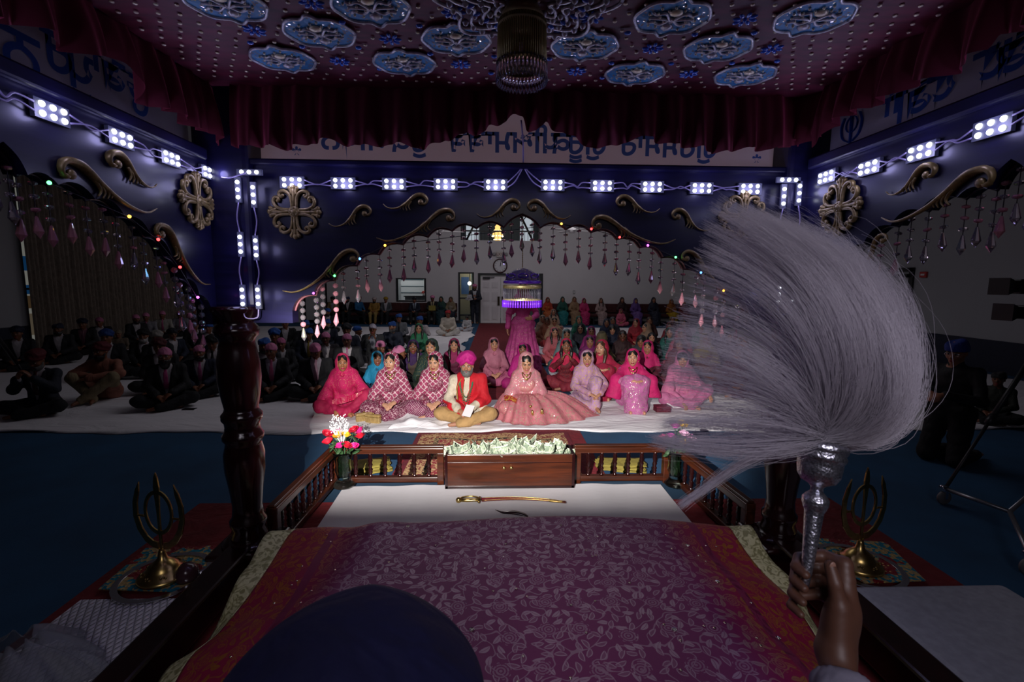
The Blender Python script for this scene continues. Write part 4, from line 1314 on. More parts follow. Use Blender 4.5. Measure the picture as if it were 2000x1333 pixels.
fr_.build('fringe', plain('fringe_blue', (.22, .24, .32), .9), ft)

# embroidered mats with steel ring and brass emblem
def emb_mat():
    m, nt, b = base_mat('embroidered_mat', srgb('#7a0f1c'), .6)
    v = coords(nt)
    vo = voro(nt, v, 55, 'F1', .9); sep = nd(nt, 'ShaderNodeSeparateColor'); nt.links.new(vo.outputs['Color'], sep.inputs[0])
    big = noise(nt, v, 7, 2)
    k = math_n(nt, 'GREATER_THAN', big, .47)
    gold = math_n(nt, 'GREATER_THAN', sep.outputs[0], .45)
    c = mixc(nt, gold, srgb('#1f7f94'), srgb('#b9a06c'))
    spots = math_n(nt, 'LESS_THAN', vo.outputs['Distance'], .28)
    c0 = mixc(nt, math_n(nt, 'MULTIPLY', spots, math_n(nt, 'GREATER_THAN', sep.outputs[1], .6)), srgb('#7a0f1c'), srgb('#c8ac62'))
    nt.links.new(mixc(nt, k, c0, c), b.inputs['Base Color'])
    nt.links.new(math_n(nt, 'MULTIPLY', k, .5), b.inputs['Metallic'])
    bump(nt, b, vo.outputs['Distance'], .8, .006)
    return m
M_emb = emb_mat()
def khanda_mb(h):
    """flat emblem, width along x, height along z"""
    mb = MB()
    bl = [(.0, .0), (.018, .08), (.02, .5), (.036, .72), (.040, .82), (.026, .93), (0, 1.0)]
    out = [(x * h, z * h) for x, z in bl] + [(-x * h, z * h) for x, z in reversed(bl[1:-1])]
    mb.prism(out, lambda u, v: (u, -.004, v), lambda u, v: (u, .004, v))
    ring = []
    R = .245 * h; zc = .50 * h
    n = 32
    for rr, s in ((R, 1), (R - .035 * h, -1)):
        pass
    vs, fs = [], []
    for i in range(n):
        a = 2 * PI * i / n
        for rr in (R, R - .045 * h):
            for y in (-.004, .004): vs.append((rr * .82 * math.cos(a), y, zc + rr * 1.15 * math.sin(a)))
    for i in range(n):
        a, b_ = 4 * i, 4 * ((i + 1) % n)
        fs += [(a, b_, b_ + 1, a + 1), (a + 2, a + 3, b_ + 3, b_ + 2), (a, a + 2, b_ + 2, b_), (a + 1, b_ + 1, b_ + 3, a + 3)]
    mb._add(vs, fs, False)
    for s in (-1, 1):
        outer = [(.03, .03), (.12, .05), (.22, .12), (.31, .25), (.355, .42), (.35, .6), (.30, .76), (.24, .87)]
        inner = [(.25, .74), (.285, .6), (.29, .44), (.25, .30), (.18, .19), (.10, .13), (.04, .12)]
        poly = [(s * x * h, z * h) for x, z in outer + inner]
        if s < 0: poly = poly[::-1]
        mb.prism(poly, lambda u, v: (u, -.004, v), lambda u, v: (u, .004, v))
    mb.tube([(-.2 * h, 0, .44 * h), (-.3 * h, 0, .44 * h)], .006, 6); mb.tube([(.2 * h, 0, .44 * h), (.3 * h, 0, .44 * h)], .006, 6)
    return mb
def khanda_set(cx, cy, rz, matpoly, who):
    tag(MB().prism(matpoly, lambda u, v: (u, v, ZP + .015), lambda u, v: (u, v, ZP + .021)).build('embroidered_mat', M_emb), 'red mat with turquoise and gold embroidery under the brass emblem %s' % who, 'mat')
    n = 48; vs, fs = [], []
    for i in range(n):
        a = 2 * PI * i / n
        for rr, z in ((.215, 0), (.215, .005), (.185, .005), (.185, 0)): vs.append((rr * math.cos(a), rr * math.sin(a), z))
    for i in range(n):
        for k in range(4):
            a, b_ = 4 * i + k, 4 * i + (k + 1) % 4
            c, d = 4 * ((i + 1) % n) + k, 4 * ((i + 1) % n) + (k + 1) % 4
            fs.append((a, c, d, b_))
    mb = MB(); mb._add(vs, fs, False)
    o = mb.build('steel_ring', M_chrome, loc=(cx, cy, ZP + .0215), bevel=.001)
    tag(o, 'flat steel ring lying on the mat round the brass emblem %s' % who, 'ring')
    k = empty('brass_emblem', (cx, cy, ZP + .0265), rz, 'brass two-sword emblem on a domed stand %s' % who, 'emblem')
    MB().lathe([(.0, 0), (.115, 0), (.115, .010), (.108, .018), (.078, .038), (.068, .052), (.064, .062), (.042, .080), (.022, .098), (.016, .13), (.012, .145)], 32).build('domed_base', M_brass, k)
    d = MB()
    for q in range(8):
        a = q * PI / 4
        for t in range(5):
            b_ = t * 2 * PI / 5
            d.ball((.091 * math.cos(a) + .011 * math.cos(b_) * -math.sin(a), .091 * math.sin(a) + .011 * math.cos(b_) * math.cos(a), .030 + .009 * math.sin(b_)), .006, 6, 4)
    d.build('cast_pattern', plain('dull_brass', (.25, .18, .07), .45, 1.0), k)
    o = khanda_mb(.42).build('emblem_plate', M_brass, k, (0, 0, .13), bevel=.0015)
    return k
P_ = lambda px, py: tuple(float(v) for v in atZ(px, py, ZP + .018)[:2])
khanda_set(-1.69, 2.33, math.radians(-12), [P_(192, 1152), P_(390, 1158), P_(450, 1100), P_(445, 1066), P_(285, 1072)][::1], 'beside the curtain-side post')
khanda_set(1.965, 2.34, math.radians(12), [P_(1690, 1140), P_(1808, 1135), P_(1730, 1060), P_(1580, 1052), P_(1600, 1090)], 'beside the whisk-side post')
sb = empty('steel_bowl', atZ(366, 1128, ZP + .03), 0.5, 'dark upturned bowl with a chrome tap-like handle beside the brass emblem', 'bowl')
sb.location.z = ZP + .022
MB().lathe([(.05, 0), (.055, .015), (.048, .05), (.03, .075), (0, .082)], 20).build('bowl', plain('dark_glaze', (.05, .02, .025), .2), sb)
MB().tube(smooth_path([(.05, 0, .012), (.09, .01, .02), (.13, .0, .016), (.15, -.02, .012)], 4), .011, 8).build('handle', M_chrome, sb)
# crumpled translucent bag at the corner
gm_, nt, b = base_mat('organza', (.3, .32, .36), .5); b.inputs['Alpha'].default_value = .4
bag = MB()
def bagf(u, v):
    a = u * 2 * PI
    r = (.2 + .03 * math.sin(5 * a) + .02 * math.sin(9 * a + 1)) * (1 - .75 * v ** 1.5)
    return (r * math.cos(a) * 1.3, r * math.sin(a), .16 * v + .02 * math.sin(7 * a + 4 * v) * v + .004)
bag.grid(48, 12, bagf)
bp = atZ(75, 1300, ZP + .06)
o = bag.build('organza_bag', gm_, loc=(bp[0] - .05, bp[1] - .02, ZP + .016), solid=.002)
tag(o, 'crumpled translucent grey bag on the quilted mat at the stage edge', 'bag')

# ------------------------------------------------------------------ wooden fence panels
def baluster_mesh(h):
    pr = [(.014, 0), (.016, .04), (.012, .06), (.012, .12), (.017, .18), (.013, .22), (.0185, .30), (.012, .36), (.012, .42), (.018, .5), (.012, .57), (.0185, .68), (.013, .74), (.017, .82), (.012, .87), (.016, .94), (.014, 1.0)]
    return MB().lathe([(r, z * h) for r, z in pr], 12).mesh('baluster')
BAL = baluster_mesh(.185)
def fence(A, B, n, lab, posts=(0, 0), m=None):
    A, B = Vector(A), Vector(B); d = B - A; L = d.length
    r = empty('wooden_fence', (A + B) / 2, math.atan2(d.y, d.x), lab, 'fence', 'low wooden fence panels round the offering table')
    m = m or M_rail
    MB().lo_hi((-L / 2, -.032, .245), (L / 2, .032, .29)).lo_hi((-L / 2, -.022, .29), (L / 2, .022, .305)).build('top_rail', m, r, bevel=.006)
    MB().lo_hi((-L / 2, -.026, .02), (L / 2, .026, .06)).build('bottom_rail', m, r, bevel=.005)
    MB().lo_hi((-L / 2, -.03, 0), (-L / 2 + .05, .03, .25)).build('end_post', m, r, bevel=.005)
    MB().lo_hi((L / 2 - .05, -.03, 0), (L / 2, .03, .25)).build('end_post', m, r, bevel=.005)
    for i in range(n):
        link('baluster', BAL, M_post, r, (-L / 2 + .06 + (i + .5) * (L - .12) / n, 0, .06))
FX0, FX1, FY0, FY1 = -1.205, 1.385, 2.52, 3.49
fence((FX0 - .02, FY0, ZP), (FX0, FY1 + .03, ZP), 9, 'low spindled wooden fence running from the curtain-side post to the red roses', m=M_rail)
fence((FX0 + .04, FY1, ZP), (-.385, FY1, ZP), 6, 'low spindled wooden fence between the red roses and the money box', m=M_railx)
fence((.605, FY1, ZP), (FX1 - .04, FY1, ZP), 6, 'low spindled wooden fence between the money box and the pink roses', m=M_railx)
fence((FX1, FY1 + .03, ZP), (FX1 + .07, FY0, ZP), 9, 'low spindled wooden fence running from the pink roses to the whisk-side post', m=M_rail)

# offering table: white cloth under clear plastic
M_tab = plain('table_cloth_white', (.78, .76, .80), .6, 0, 3, .06)
def tabf(u, v):
    x = -1.12 + u * 2.38; y = 2.25 + v * 1.17
    z = ZP + .016 + .004 * math.sin(6 * x + 3 * y) + .003 * math.sin(19 * x)
    return (x + (.05 * (1 - v) if u < .5 else -.0), y, z)
mb = MB(); mb.grid(40, 20, tabf)
tc_ = empty('offering_cloth', (0, 0, 0), 0, 'white cloth under clear plastic laid before the brocade-covered scripture', 'tablecloth')
mb.build('cloth', M_tab, tc_)
pm_, nt, b = base_mat('clear_plastic', (1, 1, 1), .12)
b.inputs['Transmission Weight'].default_value = 1.0; b.inputs['IOR'].default_value = 1.2
b.inputs['Alpha'].default_value = .3
bump(nt, b, noise(nt, coords(nt, 'Object', (1, 3, 1)), 9, 3), .6, .02)
mb = MB(); mb.grid(40, 20, lambda u, v: (lambda p: (p[0], p[1], p[2] + .004 + .003 * math.sin(33 * p[0] + 11 * p[1]) * math.sin(21 * p[1])))(tabf(u, v)))
mb.build('plastic_cover', pm_, tc_)

# money box full of notes
BX0, BX1, BY0, BY1, BZ1 = -.36, .583, 3.345, 3.56, .53
box = empty('money_box', ((BX0 + BX1) / 2, (BY0 + BY1) / 2, ZP + .024), 0, 'long dark wooden money box brimming with dollar bills', 'box')
w, dd, hh = (BX1 - BX0) / 2, (BY1 - BY0) / 2, BZ1 - ZP - .024
MB().lo_hi((-w, -dd, 0), (w, -dd + .018, hh)).build('front_panel', M_railx, box, bevel=.003)
MB().lo_hi((-w, dd - .018, 0), (w, dd, hh)).build('back_panel', M_railx, box, bevel=.003)
MB().lo_hi((-w, -dd + .018, 0), (-w + .018, dd - .018, hh)).build('side_panel', M_post, box)
MB().lo_hi((w - .018, -dd + .018, 0), (w, dd - .018, hh)).build('side_panel', M_post, box)
MB().lo_hi((-w + .018, -dd + .018, .02), (w - .018, dd - .018, hh - .06)).build('inner_tray', M_post, box)
tr = MB().lo_hi((-w - .004, -dd - .006, 0), (-w + .016, -dd, hh)).lo_hi((w - .016, -dd - .006, 0), (w + .004, -dd, hh)).lo_hi((-w, -dd - .006, 0), (w, -dd, .018))
tr.lo_hi((-w + .016, -dd - .004, hh - .062), (w - .016, -dd, hh - .058))
tr.build('edge_trim', M_post, box)
for kx in (-.045, .008):
    MB().lathe([(0, .024), (.01, .022), (.013, .014), (.008, .006), (.006, 0)], 14, c=(kx, -dd, hh * .63), M=Matrix.Rotation(PI / 2, 3, 'X')).build('knob', M_brass, box)
# notes
bl, nt, b = base_mat('banknote', srgb('#9aa890'), .75)
v = coords(nt)
pn = noise(nt, v, 70, 3)
sx = nd(nt, 'ShaderNodeSeparateXYZ'); nt.links.new(v, sx.inputs[0])
ex_ = math_n(nt, 'GREATER_THAN', math_n(nt, 'ABSOLUTE', sx.outputs[0]), .07)
ey_ = math_n(nt, 'GREATER_THAN', math_n(nt, 'ABSOLUTE', sx.outputs[1]), .026)
ov = math_n(nt, 'ADD', math_n(nt, 'POWER', math_n(nt, 'DIVIDE', sx.outputs[0], .017), 2.0), math_n(nt, 'POWER', math_n(nt, 'DIVIDE', sx.outputs[1], .022), 2.0))
port = math_n(nt, 'LESS_THAN', ov, 1.0)
c = ramp(nt, pn, [(.35, srgb('#4f6450')), (.6, srgb('#9aa48e'))])
c = mixc(nt, math_n(nt, 'MAXIMUM', ex_, ey_), c, srgb('#b4b8a6'))
c = mixc(nt, port, c, srgb('#6c7a68'))
nt.links.new(c, b.inputs['Base Color'])
M_bill = bl
def bill_mesh(kind, rnd):
    k1, k2, ph = rnd.uniform(-1, 1), rnd.uniform(-1, 1), rnd.uniform(0, 6)
    fold = rnd.uniform(.5, 2.4)
    mb = MB()
    def fn(u, v):
        x = (u - .5) * .156; y = (v - .5) * .066
        X, Z = x, 0
        if kind == 0:                       # folded across the middle
            if x > 0: X, Z = x * math.cos(fold), x * math.sin(fold)
        else:
            R_ = .05 + .05 * abs(k1); X = R_ * math.sin(x / R_); Z = R_ * (1 - math.cos(x / R_))
        Z += .006 * math.sin(60 * y + ph) + .005 * math.sin(45 * x + ph * 2)
        return (X, y, Z)
    mb.grid(12, 5, fn)
    return mb.mesh('banknote')
rnd = random.Random(5)
BILLS = [bill_mesh(i % 2, rnd) for i in range(10)]
for i in range(84):
    x = BX0 + .04 + (BX1 - BX0 - .08) * ((i * .618) % 1.0)
    y = (BY0 + BY1) / 2 + (.055 if i > 30 else .03) * (rnd.random() * 2 - 1)
    lay = i / 84
    z = BZ1 - .055 + .07 * lay + .03 * math.exp(-((x - .2) / .15) ** 2) * lay
    o = link('banknote', BILLS[i % 10], M_bill, None, (x, y, z))
    tilt = rnd.uniform(.2, 1.3) if lay > .35 else rnd.uniform(-.4, .4)
    o.rotation_euler = Euler((tilt, rnd.uniform(-.6, .6), rnd.uniform(-.4, .4) if lay < .4 else rnd.uniform(-.6, .6)))
    tag(o, 'crumpled green banknote in the heap filling the wooden money box', 'banknote', 'banknotes heaped in the money box')

# sword in its scabbard
sp0, sp1 = atZ(893, 974, ZP + .04), atZ(1104, 980, ZP + .04)
sw_ = empty('sword', (float(sp0[0] + sp1[0]) / 2, float(sp0[1] + sp1[1]) / 2, ZP + .042), 0, 'curved sword in a red and gold scabbard lying before the money box', 'sword')
Ls = float(sp1[0] - sp0[0]) / 2
cur = lambda t: (-Ls + .17 + t * (2 * Ls - .17), .025 * math.sin(PI * t) ** 1 - .05 * t * t + .0, 0)
pts = [cur(t / 16) for t in range(17)]
MB().tube(pts, [.018 - .009 * (i / 16) for i in range(17)], 10, .55).build('scabbard', fabric('#6a1020', rough=.6), sw_)
e = MB()
for s in (-1, 1):
    e.tube([(p[0], p[1] + s * (.018 - .009 * i / 16), .004) for i, p in enumerate(pts)], .0026, 6)
e.tube(pts[13:], [.014, .0125, .011, .006], 10, .6)
e.build('gold_braid', M_brass, sw_)
MB().tube([(-Ls + .02, -.004, 0), (-Ls + .07, .0, 0), (-Ls + .12, .0, 0), (-Ls + .16, .0, 0)], [.012, .017, .013, .018], 10, .8).ball((-Ls + .012, -.002, 0), .02, 10, 8).build('grip', M_brass, sw_)
MB().tube(smooth_path([(-Ls + .015, .012, 0), (-Ls + .04, .045, 0), (-Ls + .1, .055, 0), (-Ls + .145, .035, 0), (-Ls + .16, .0, 0)], 4), .006, 6).tube([(-Ls + .15, -.035, 0), (-Ls + .155, .04, 0)], [.008, .008], 8).build('guard', M_brass, sw_)
# dark curved tip showing behind the brocade
dt = atZ(1000, 1003, ZP + .05)
o = MB().tube(smooth_path([(-.11, .02, .015), (-.06, .012, .0), (0, .0, .005), (.06, -.01, 0), (.1, -.03, -.008)], 4), [.002, .004, .006, .009, .012, .014, .016, .018, .019, .02, .02, .019, .018, .016, .014, .01, .006][:17], 8, .5).build('dark_finial', M_post, loc=(dt[0], dt[1] - .02, ZP + .06))
tag(o, 'dark leaf-shaped finial tip showing just behind the brocade cloth', 'finial')

# vases of flowers
vg, nt, b = base_mat('vase_glass', (.75, .95, .85), .03); b.inputs['Transmission Weight'].default_value = 1.0; b.inputs['IOR'].default_value = 1.45
M_leaf = plain('leaf_green', srgb('#23431f'), .6, 0, 20, .4)
def rose_mb(r):
    mb = MB()
    mb.ball((0, 0, 0), (r * .55, r * .55, r * .6), 10, 6)
    for ring, (n, rr, h, tilt) in enumerate(((3, .35, .55, .15), (5, .6, .38, .45), (6, .85, .12, .8))):
        for k in range(n):
            a = 2 * PI * k / n + ring * .6
            def fn(u, v, a=a, rr=rr, h=h, tilt=tilt):
                b_ = a + (u - .5) * 1.5
                q = r * (rr * (.55 + .5 * v) + .12 * v * v * (1 + tilt))
                return (q * math.cos(b_), q * math.sin(b_), r * (-.45 + v * (h + .5) - .35 * (u - .5) ** 2 * v))
            mb.grid(6, 4, fn)
    return mb
ROSE = rose_mb(.036).mesh('rose')
def vase(px, py, flowers, lab, spray, seed):
    p = atZ(px, py, ZP + .02)
    r = empty('flower_vase', (p[0], p[1], ZP + .024), 0, lab, 'vase')
    rnd = random.Random(seed)
    prof = [(.0, .0), (.075, .0), (.08, .012), (.062, .03), (.045, .055), (.05, .09), (.062, .12), (.055, .16), (.06, .20), (.075, .255), (.082, .27), (.078, .268), (.056, .2), (.05, .16), (.057, .12), (.044, .09), (.038, .055), (0, .045)]
    MB().lathe(prof, 24).build('glass', vg, r)
    st = MB()
    tops = []
    for i, (fx, fy, fz, c) in enumerate(flowers):
        st.tube(smooth_path([(rnd.uniform(-.02, .02), rnd.uniform(-.02, .02), .06), (fx * .35, fy * .35, .24), (fx, fy, fz)], 4), .0035, 5)
        o = link('bloom', ROSE, plain('petal_' + c, srgb(c), .55, 0, 30, .3), r, (fx, fy, fz + .012), (rnd.uniform(-.3, .7), rnd.uniform(-.5, .5), rnd.uniform(0, 6)))
    st.build('stems', M_leaf, r)
    lv = MB()
    for i in range(26):
        a = rnd.uniform(0, 6.28); q = rnd.uniform(.03, .12); z = rnd.uniform(.24, .37)
        M = Euler((rnd.uniform(-.9, .9), rnd.uniform(-.9, .9), a)).to_matrix()
        lv.ball((q * math.cos(a), q * math.sin(a), z), (.038, .016, .003), 8, 4, M)
    for i in range(12):
        M = Euler((rnd.uniform(-.6, .6), rnd.uniform(.9, 1.6), rnd.uniform(0, 6))).to_matrix()
        lv.ball((rnd.uniform(-.03, .03), rnd.uniform(-.03, .03), rnd.uniform(.09, .22)), (.035, .013, .003), 8, 4, M)
    lv.build('leaves', M_leaf, r)
    if spray:
        s = MB()
        for i in range(120):
            a = rnd.uniform(0, 6.28); q = .065 * math.sqrt(rnd.random())
            s.ball((-.03 + q * math.cos(a), .03 + q * math.sin(a), .44 + rnd.uniform(-.05, .09)), .0055, 5, 3)
        for i in range(26):
            a = rnd.uniform(0, 6.28)
            s.tube([(0, 0, .3), (-.03 + .07 * math.cos(a), .03 + .07 * math.sin(a), .46)], .0012, 4)
        o = s.build('white_spray', M_white, r); o['kind'] = 'stuff'
vase(672, 950, [(-.10, -.02, .335, '#b80f2c'), (-.125, .05, .37, '#b80f2c'), (-.06, .06, .385, '#d81f7a'), (.0, -.06, .32, '#e02383'), (.055, -.07, .325, '#c8102c'), (.09, -.03, .30, '#e02383'),
                (.12, .03, .36, '#c8102c'), (.07, .05, .40, '#b80f2c'), (.02, .03, .37, '#e0b52a'), (-.03, .0, .375, '#d8a020'), (.10, .08, .385, '#e02383'), (-.085, -.06, .35, '#c8102c')],
     'glass vase of red, hot pink and yellow roses with white spray on the fence corner', True, 3)
vase(1318, 948, [(-.06, -.04, .38, '#b8449a'), (.03, -.05, .40, '#d9a8c8'), (.08, .0, .36, '#c87ab0'), (.0, .05, .43, '#c05aa6'), (.02, -.07, .345, '#d8b02a'), (.06, .06, .44, '#d8b02a'), (-.09, .03, .35, '#a03a6a'), (.10, -.06, .35, '#d9a8c8')],
     'glass vase of lilac-pink and yellow roses partly hidden by the white whisk', False, 9)

# folded yellow cloths on the floor beyond the fence
M_yel = fabric('#8f8238', rough=.8)
for px, py, rz, lab in ((716, 914, .25, 'flat stack of folded yellow headcloths on the blue carpet near the red roses'), (1212, 911, -.1, 'folded yellow headcloths heaped on the blue carpet near the pink roses')):
    p = atZ(px, py, .02)
    r = empty('folded_headcloths', (p[0], p[1], .0), rz, lab, 'cloth')
    for i in range(5):
        def fn(u, v, i=i):
            return ((u - .5) * .44 + .01 * math.sin(9 * v + i), (v - .5) * .24 + .012 * math.sin(7 * u + 2 * i), .012 + i * .011 + .004 * math.sin(11 * u + 5 * v + i))
        mb = MB(); mb.grid(12, 8, fn)
        mb.build('folded_cloth', M_yel, r, (random.uniform(-.02, .02), random.uniform(-.02, .02), 0), (0, 0, random.uniform(-.12, .12)), solid=.006)

# ------------------------------------------------------------------ scripture stand and brocade cloth
st_ = empty('scripture_stand', (.1, 1.6, ZP), 0, 'dark low stand bearing the brocade-covered scripture', 'stand')
MB().lo_hi((-.78, -.55, .22), (.78, .52, .30)).build('top_board', M_post, st_, bevel=.01)
for x in (-.7, .7):
    for y in (-.48, .45):
        MB().lathe([(.03, 0), (.045, .03), (.03, .06), (.04, .14), (.03, .22)], 14, c=(x, y, 0)).build('leg', M_post, st_)
MB().lo_hi((-.7, -.45, .30), (.7, .46, .335)).build('cushion', M_white, st_, bevel=.02)

def edge_x(v, left):
    """rumala side edges run nearly along the depth with scallop-like waves"""
    if left: return -.955 - .10 * min(1, v * 2.2) - .018 * math.sin(17 * v + .6) - .06 * max(0, v - .75)
    return 1.165 + .05 * min(1, v * 2.2) - .018 * math.sin(15 * v) + .05 * max(0, v - .8)
def rum(u, v):
    xl, xr = edge_x(v, True), edge_x(v, False)
    x = xl + u * (xr - xl)
    y = 2.275 - v * 1.46 + .018 * math.sin(3.1 * x + .5) * (1 - v) - .02 * (u - .5) ** 2 * 4 * (1 - v)
    t = min(u, 1 - u)
    drop = max(0.0, 1 - t / .2)
    z = .62 - (.16 * min(1, .15 + v * 2.2)) * drop ** 1.6
    z += .014 * math.sin(21 * v + 3 * (u < .5)) * drop + .006 * math.sin(4.2 * x + 7 * v)
    z += .02 * math.exp(-((u - .2) / .05) ** 2) * (1 - v) * .6 - .012 * math.exp(-((u - .13) / .04) ** 2)
    if v < .06: z -= .035 * (1 - v / .06) ** 2
    return (x, y, z)
def brocade():
    m, nt, b = base_mat('brocade', srgb('#5a0f3e'), .45)
    tc = nd(nt, 'ShaderNodeTexCoord'); v = coords(nt, 'Object', (1, 1, 0))
    sx = nd(nt, 'ShaderNodeSeparateXYZ'); nt.links.new(v, sx.inputs[0])
    def motif(scale, rnd_, L_, W_):
        """leaf of half length L_ and half width W_ (in cell units) turned at random in each voronoi cell"""
        vo = nd(nt, 'ShaderNodeTexVoronoi', feature='F1'); vo.voronoi_dimensions = '2D'
        vo.inputs['Scale'].default_value = scale; vo.inputs['Randomness'].default_value = rnd_
        nt.links.new(v, vo.inputs['Vector'])
        dv = nd(nt, 'ShaderNodeVectorMath', operation='SUBTRACT'); nt.links.new(v, dv.inputs[0]); nt.links.new(vo.outputs['Position'], dv.inputs[1])
        se = nd(nt, 'ShaderNodeSeparateColor'); nt.links.new(vo.outputs['Color'], se.inputs[0])
        ro = nd(nt, 'ShaderNodeVectorRotate'); ro.rotation_type = 'Z_AXIS'
        nt.links.new(dv.outputs[0], ro.inputs['Vector']); nt.links.new(math_n(nt, 'MULTIPLY', se.outputs[0], 6.283), ro.inputs['Angle'])
        q = nd(nt, 'ShaderNodeSeparateXYZ'); nt.links.new(ro.outputs[0], q.inputs[0])
        x = math_n(nt, 'MULTIPLY', q.outputs[0], scale / L_); y = math_n(nt, 'MULTIPLY', q.outputs[1], scale / W_)
        y = math_n(nt, 'ADD', y, math_n(nt, 'MULTIPLY', math_n(nt, 'MULTIPLY', x, x), .5))
        f = math_n(nt, 'ADD', math_n(nt, 'ABSOLUTE', y), math_n(nt, 'MULTIPLY', x, x))
        return f, math_n(nt, 'ABSOLUTE', y), se, q
    f1, y1, se1, _q = motif(24, .75, .56, .23)
    leafm = math_n(nt, 'LESS_THAN', f1, 1.0)
    hollow = math_n(nt, 'MULTIPLY', math_n(nt, 'LESS_THAN', f1, .62), math_n(nt, 'GREATER_THAN', se1.outputs[1], .45))
    rib = math_n(nt, 'LESS_THAN', y1, .10)
    leafm = math_n(nt, 'SUBTRACT', leafm, math_n(nt, 'MULTIPLY', math_n(nt, 'MAXIMUM', hollow, rib), .75))
    f2, y2, se2, q2 = motif(7, .35, 1, 1)
    rad = math_n(nt, 'SQRT', math_n(nt, 'ADD', math_n(nt, 'POWER', q2.outputs[0], 2.0), math_n(nt, 'POWER', q2.outputs[1], 2.0)))
    ang = math_n(nt, 'ARCTAN2', q2.outputs[1], q2.outputs[0])
    pet = math_n(nt, 'MULTIPLY_ADD', math_n(nt, 'ABSOLUTE', math_n(nt, 'SINE', math_n(nt, 'MULTIPLY', ang, 4.0))), .014, .020)
    inside = math_n(nt, 'LESS_THAN', rad, pet)
    rings = math_n(nt, 'GREATER_THAN', math_n(nt, 'SINE', math_n(nt, 'MULTIPLY', rad, 620.0)), -.1)
    flower = math_n(nt, 'MULTIPLY', inside, rings)
    n1 = nd(nt, 'ShaderNodeTexNoise'); n1.inputs['Scale'].default_value = 13; n1.inputs['Detail'].default_value = .5
    nt.links.new(v, n1.inputs['Vector'])
    vine = math_n(nt, 'LESS_THAN', math_n(nt, 'ABSOLUTE', math_n(nt, 'SUBTRACT', n1.outputs['Fac'], .5)), .014)
    k = math_n(nt, 'MAXIMUM', math_n(nt, 'MULTIPLY', vine, .7), math_n(nt, 'MULTIPLY', leafm, math_n(nt, 'SUBTRACT', 1.0, inside)))
    k = math_n(nt, 'MAXIMUM', k, math_n(nt, 'MULTIPLY', flower, .6))
    d0 = math_n(nt, 'ABSOLUTE', math_n(nt, 'SUBTRACT', sx.outputs[0], .10))
    warm = ramp(nt, d0, [(.0, (0, 0, 0)), (.68, (0, 0, 0)), (.86, (1, 1, 1))])
    ground = mixc(nt, warm, srgb('#6e0850'), srgb('#8a143a'))
    thread = mixc(nt, warm, srgb('#9c7c8c'), srgb('#b0702c'))
    stripe = math_n(nt, 'MULTIPLY', math_n(nt, 'GREATER_THAN', d0, .845), math_n(nt, 'LESS_THAN', d0, .885))
    c = mixc(nt, k, ground, thread)
    c = mixc(nt, stripe, c, srgb('#7a2146'))
    nt.links.new(c, b.inputs['Base Color'])
    nt.links.new(math_n(nt, 'MULTIPLY', k, .45), b.inputs['Metallic'])
    nt.links.new(math_n(nt, 'MULTIPLY_ADD', k, -.12, .5), b.inputs['Roughness'])
    bump(nt, b, k, .3, .003)
    return m
def lace():
    m, nt, b = base_mat('olive_lace', srgb('#8f8a5c'), .5, .1)
    w = nd(nt, 'ShaderNodeTexNoise'); w.inputs['Scale'].default_value = 26; w.inputs['Detail'].default_value = .5; w.inputs['Distortion'].default_value = 2.5
    nt.links.new(coords(nt), w.inputs['Vector'])
    nt.links.new(ramp(nt, w.outputs['Fac'], [(.4, srgb('#8a8658')), (.55, srgb('#c4c090'))]), b.inputs['Base Color'])
    bump(nt, b, w.outputs['Fac'], .6, .006)
    return m
ru = empty('brocade_cloth', (.1, 1.5, .6), 0, 'magenta and gold brocade cloth with olive lace border covering the scripture', 'cloth')
mb = MB(); mb.grid(160, 110, rum)
on(mb.build('brocade', brocade(), solid=.003), ru)
M_lace = lace()
for left in (True, False):
    def fn(u, v, left=left):
        p = rum(0 if left else 1, v)
        q = rum(.01 if left else .99, v)
        s = -1 if left else 1
        wv = .012 * math.sin(31 * v) + .02 * math.sin(11 * v)
        return (p[0] + s * (u * (.092 + .012 * math.sin(13 * v))) + 0, p[1] + .004, p[2] - u * (.02 + .02 * min(1, 2 * v)) + u * wv * 1.6)
    mb = MB(); mb.grid(6, 110, fn)
    on(mb.build('lace_border', M_lace, solid=.003), ru)
sq = MB(); rnd = random.Random(2)
for i in range(70):
    u, v = rnd.uniform(.06, .94), rnd.uniform(.05, .75)
    p = rum(u, v)
    sq.lathe([(0, .002), (.0045, .002), (.005, 0)], 8, c=(p[0], p[1], p[2] + .0025))
    if i % 7 == 0: sq.lathe([(.007, .0), (.008, .003), (.009, 0)], 12, c=(p[0], p[1], p[2] + .002))
on(sq.build('mirror_sequins', plain('sequin_gold', (.85, .78, .62), .12, 1.0)), ru)['kind'] = 'stuff'

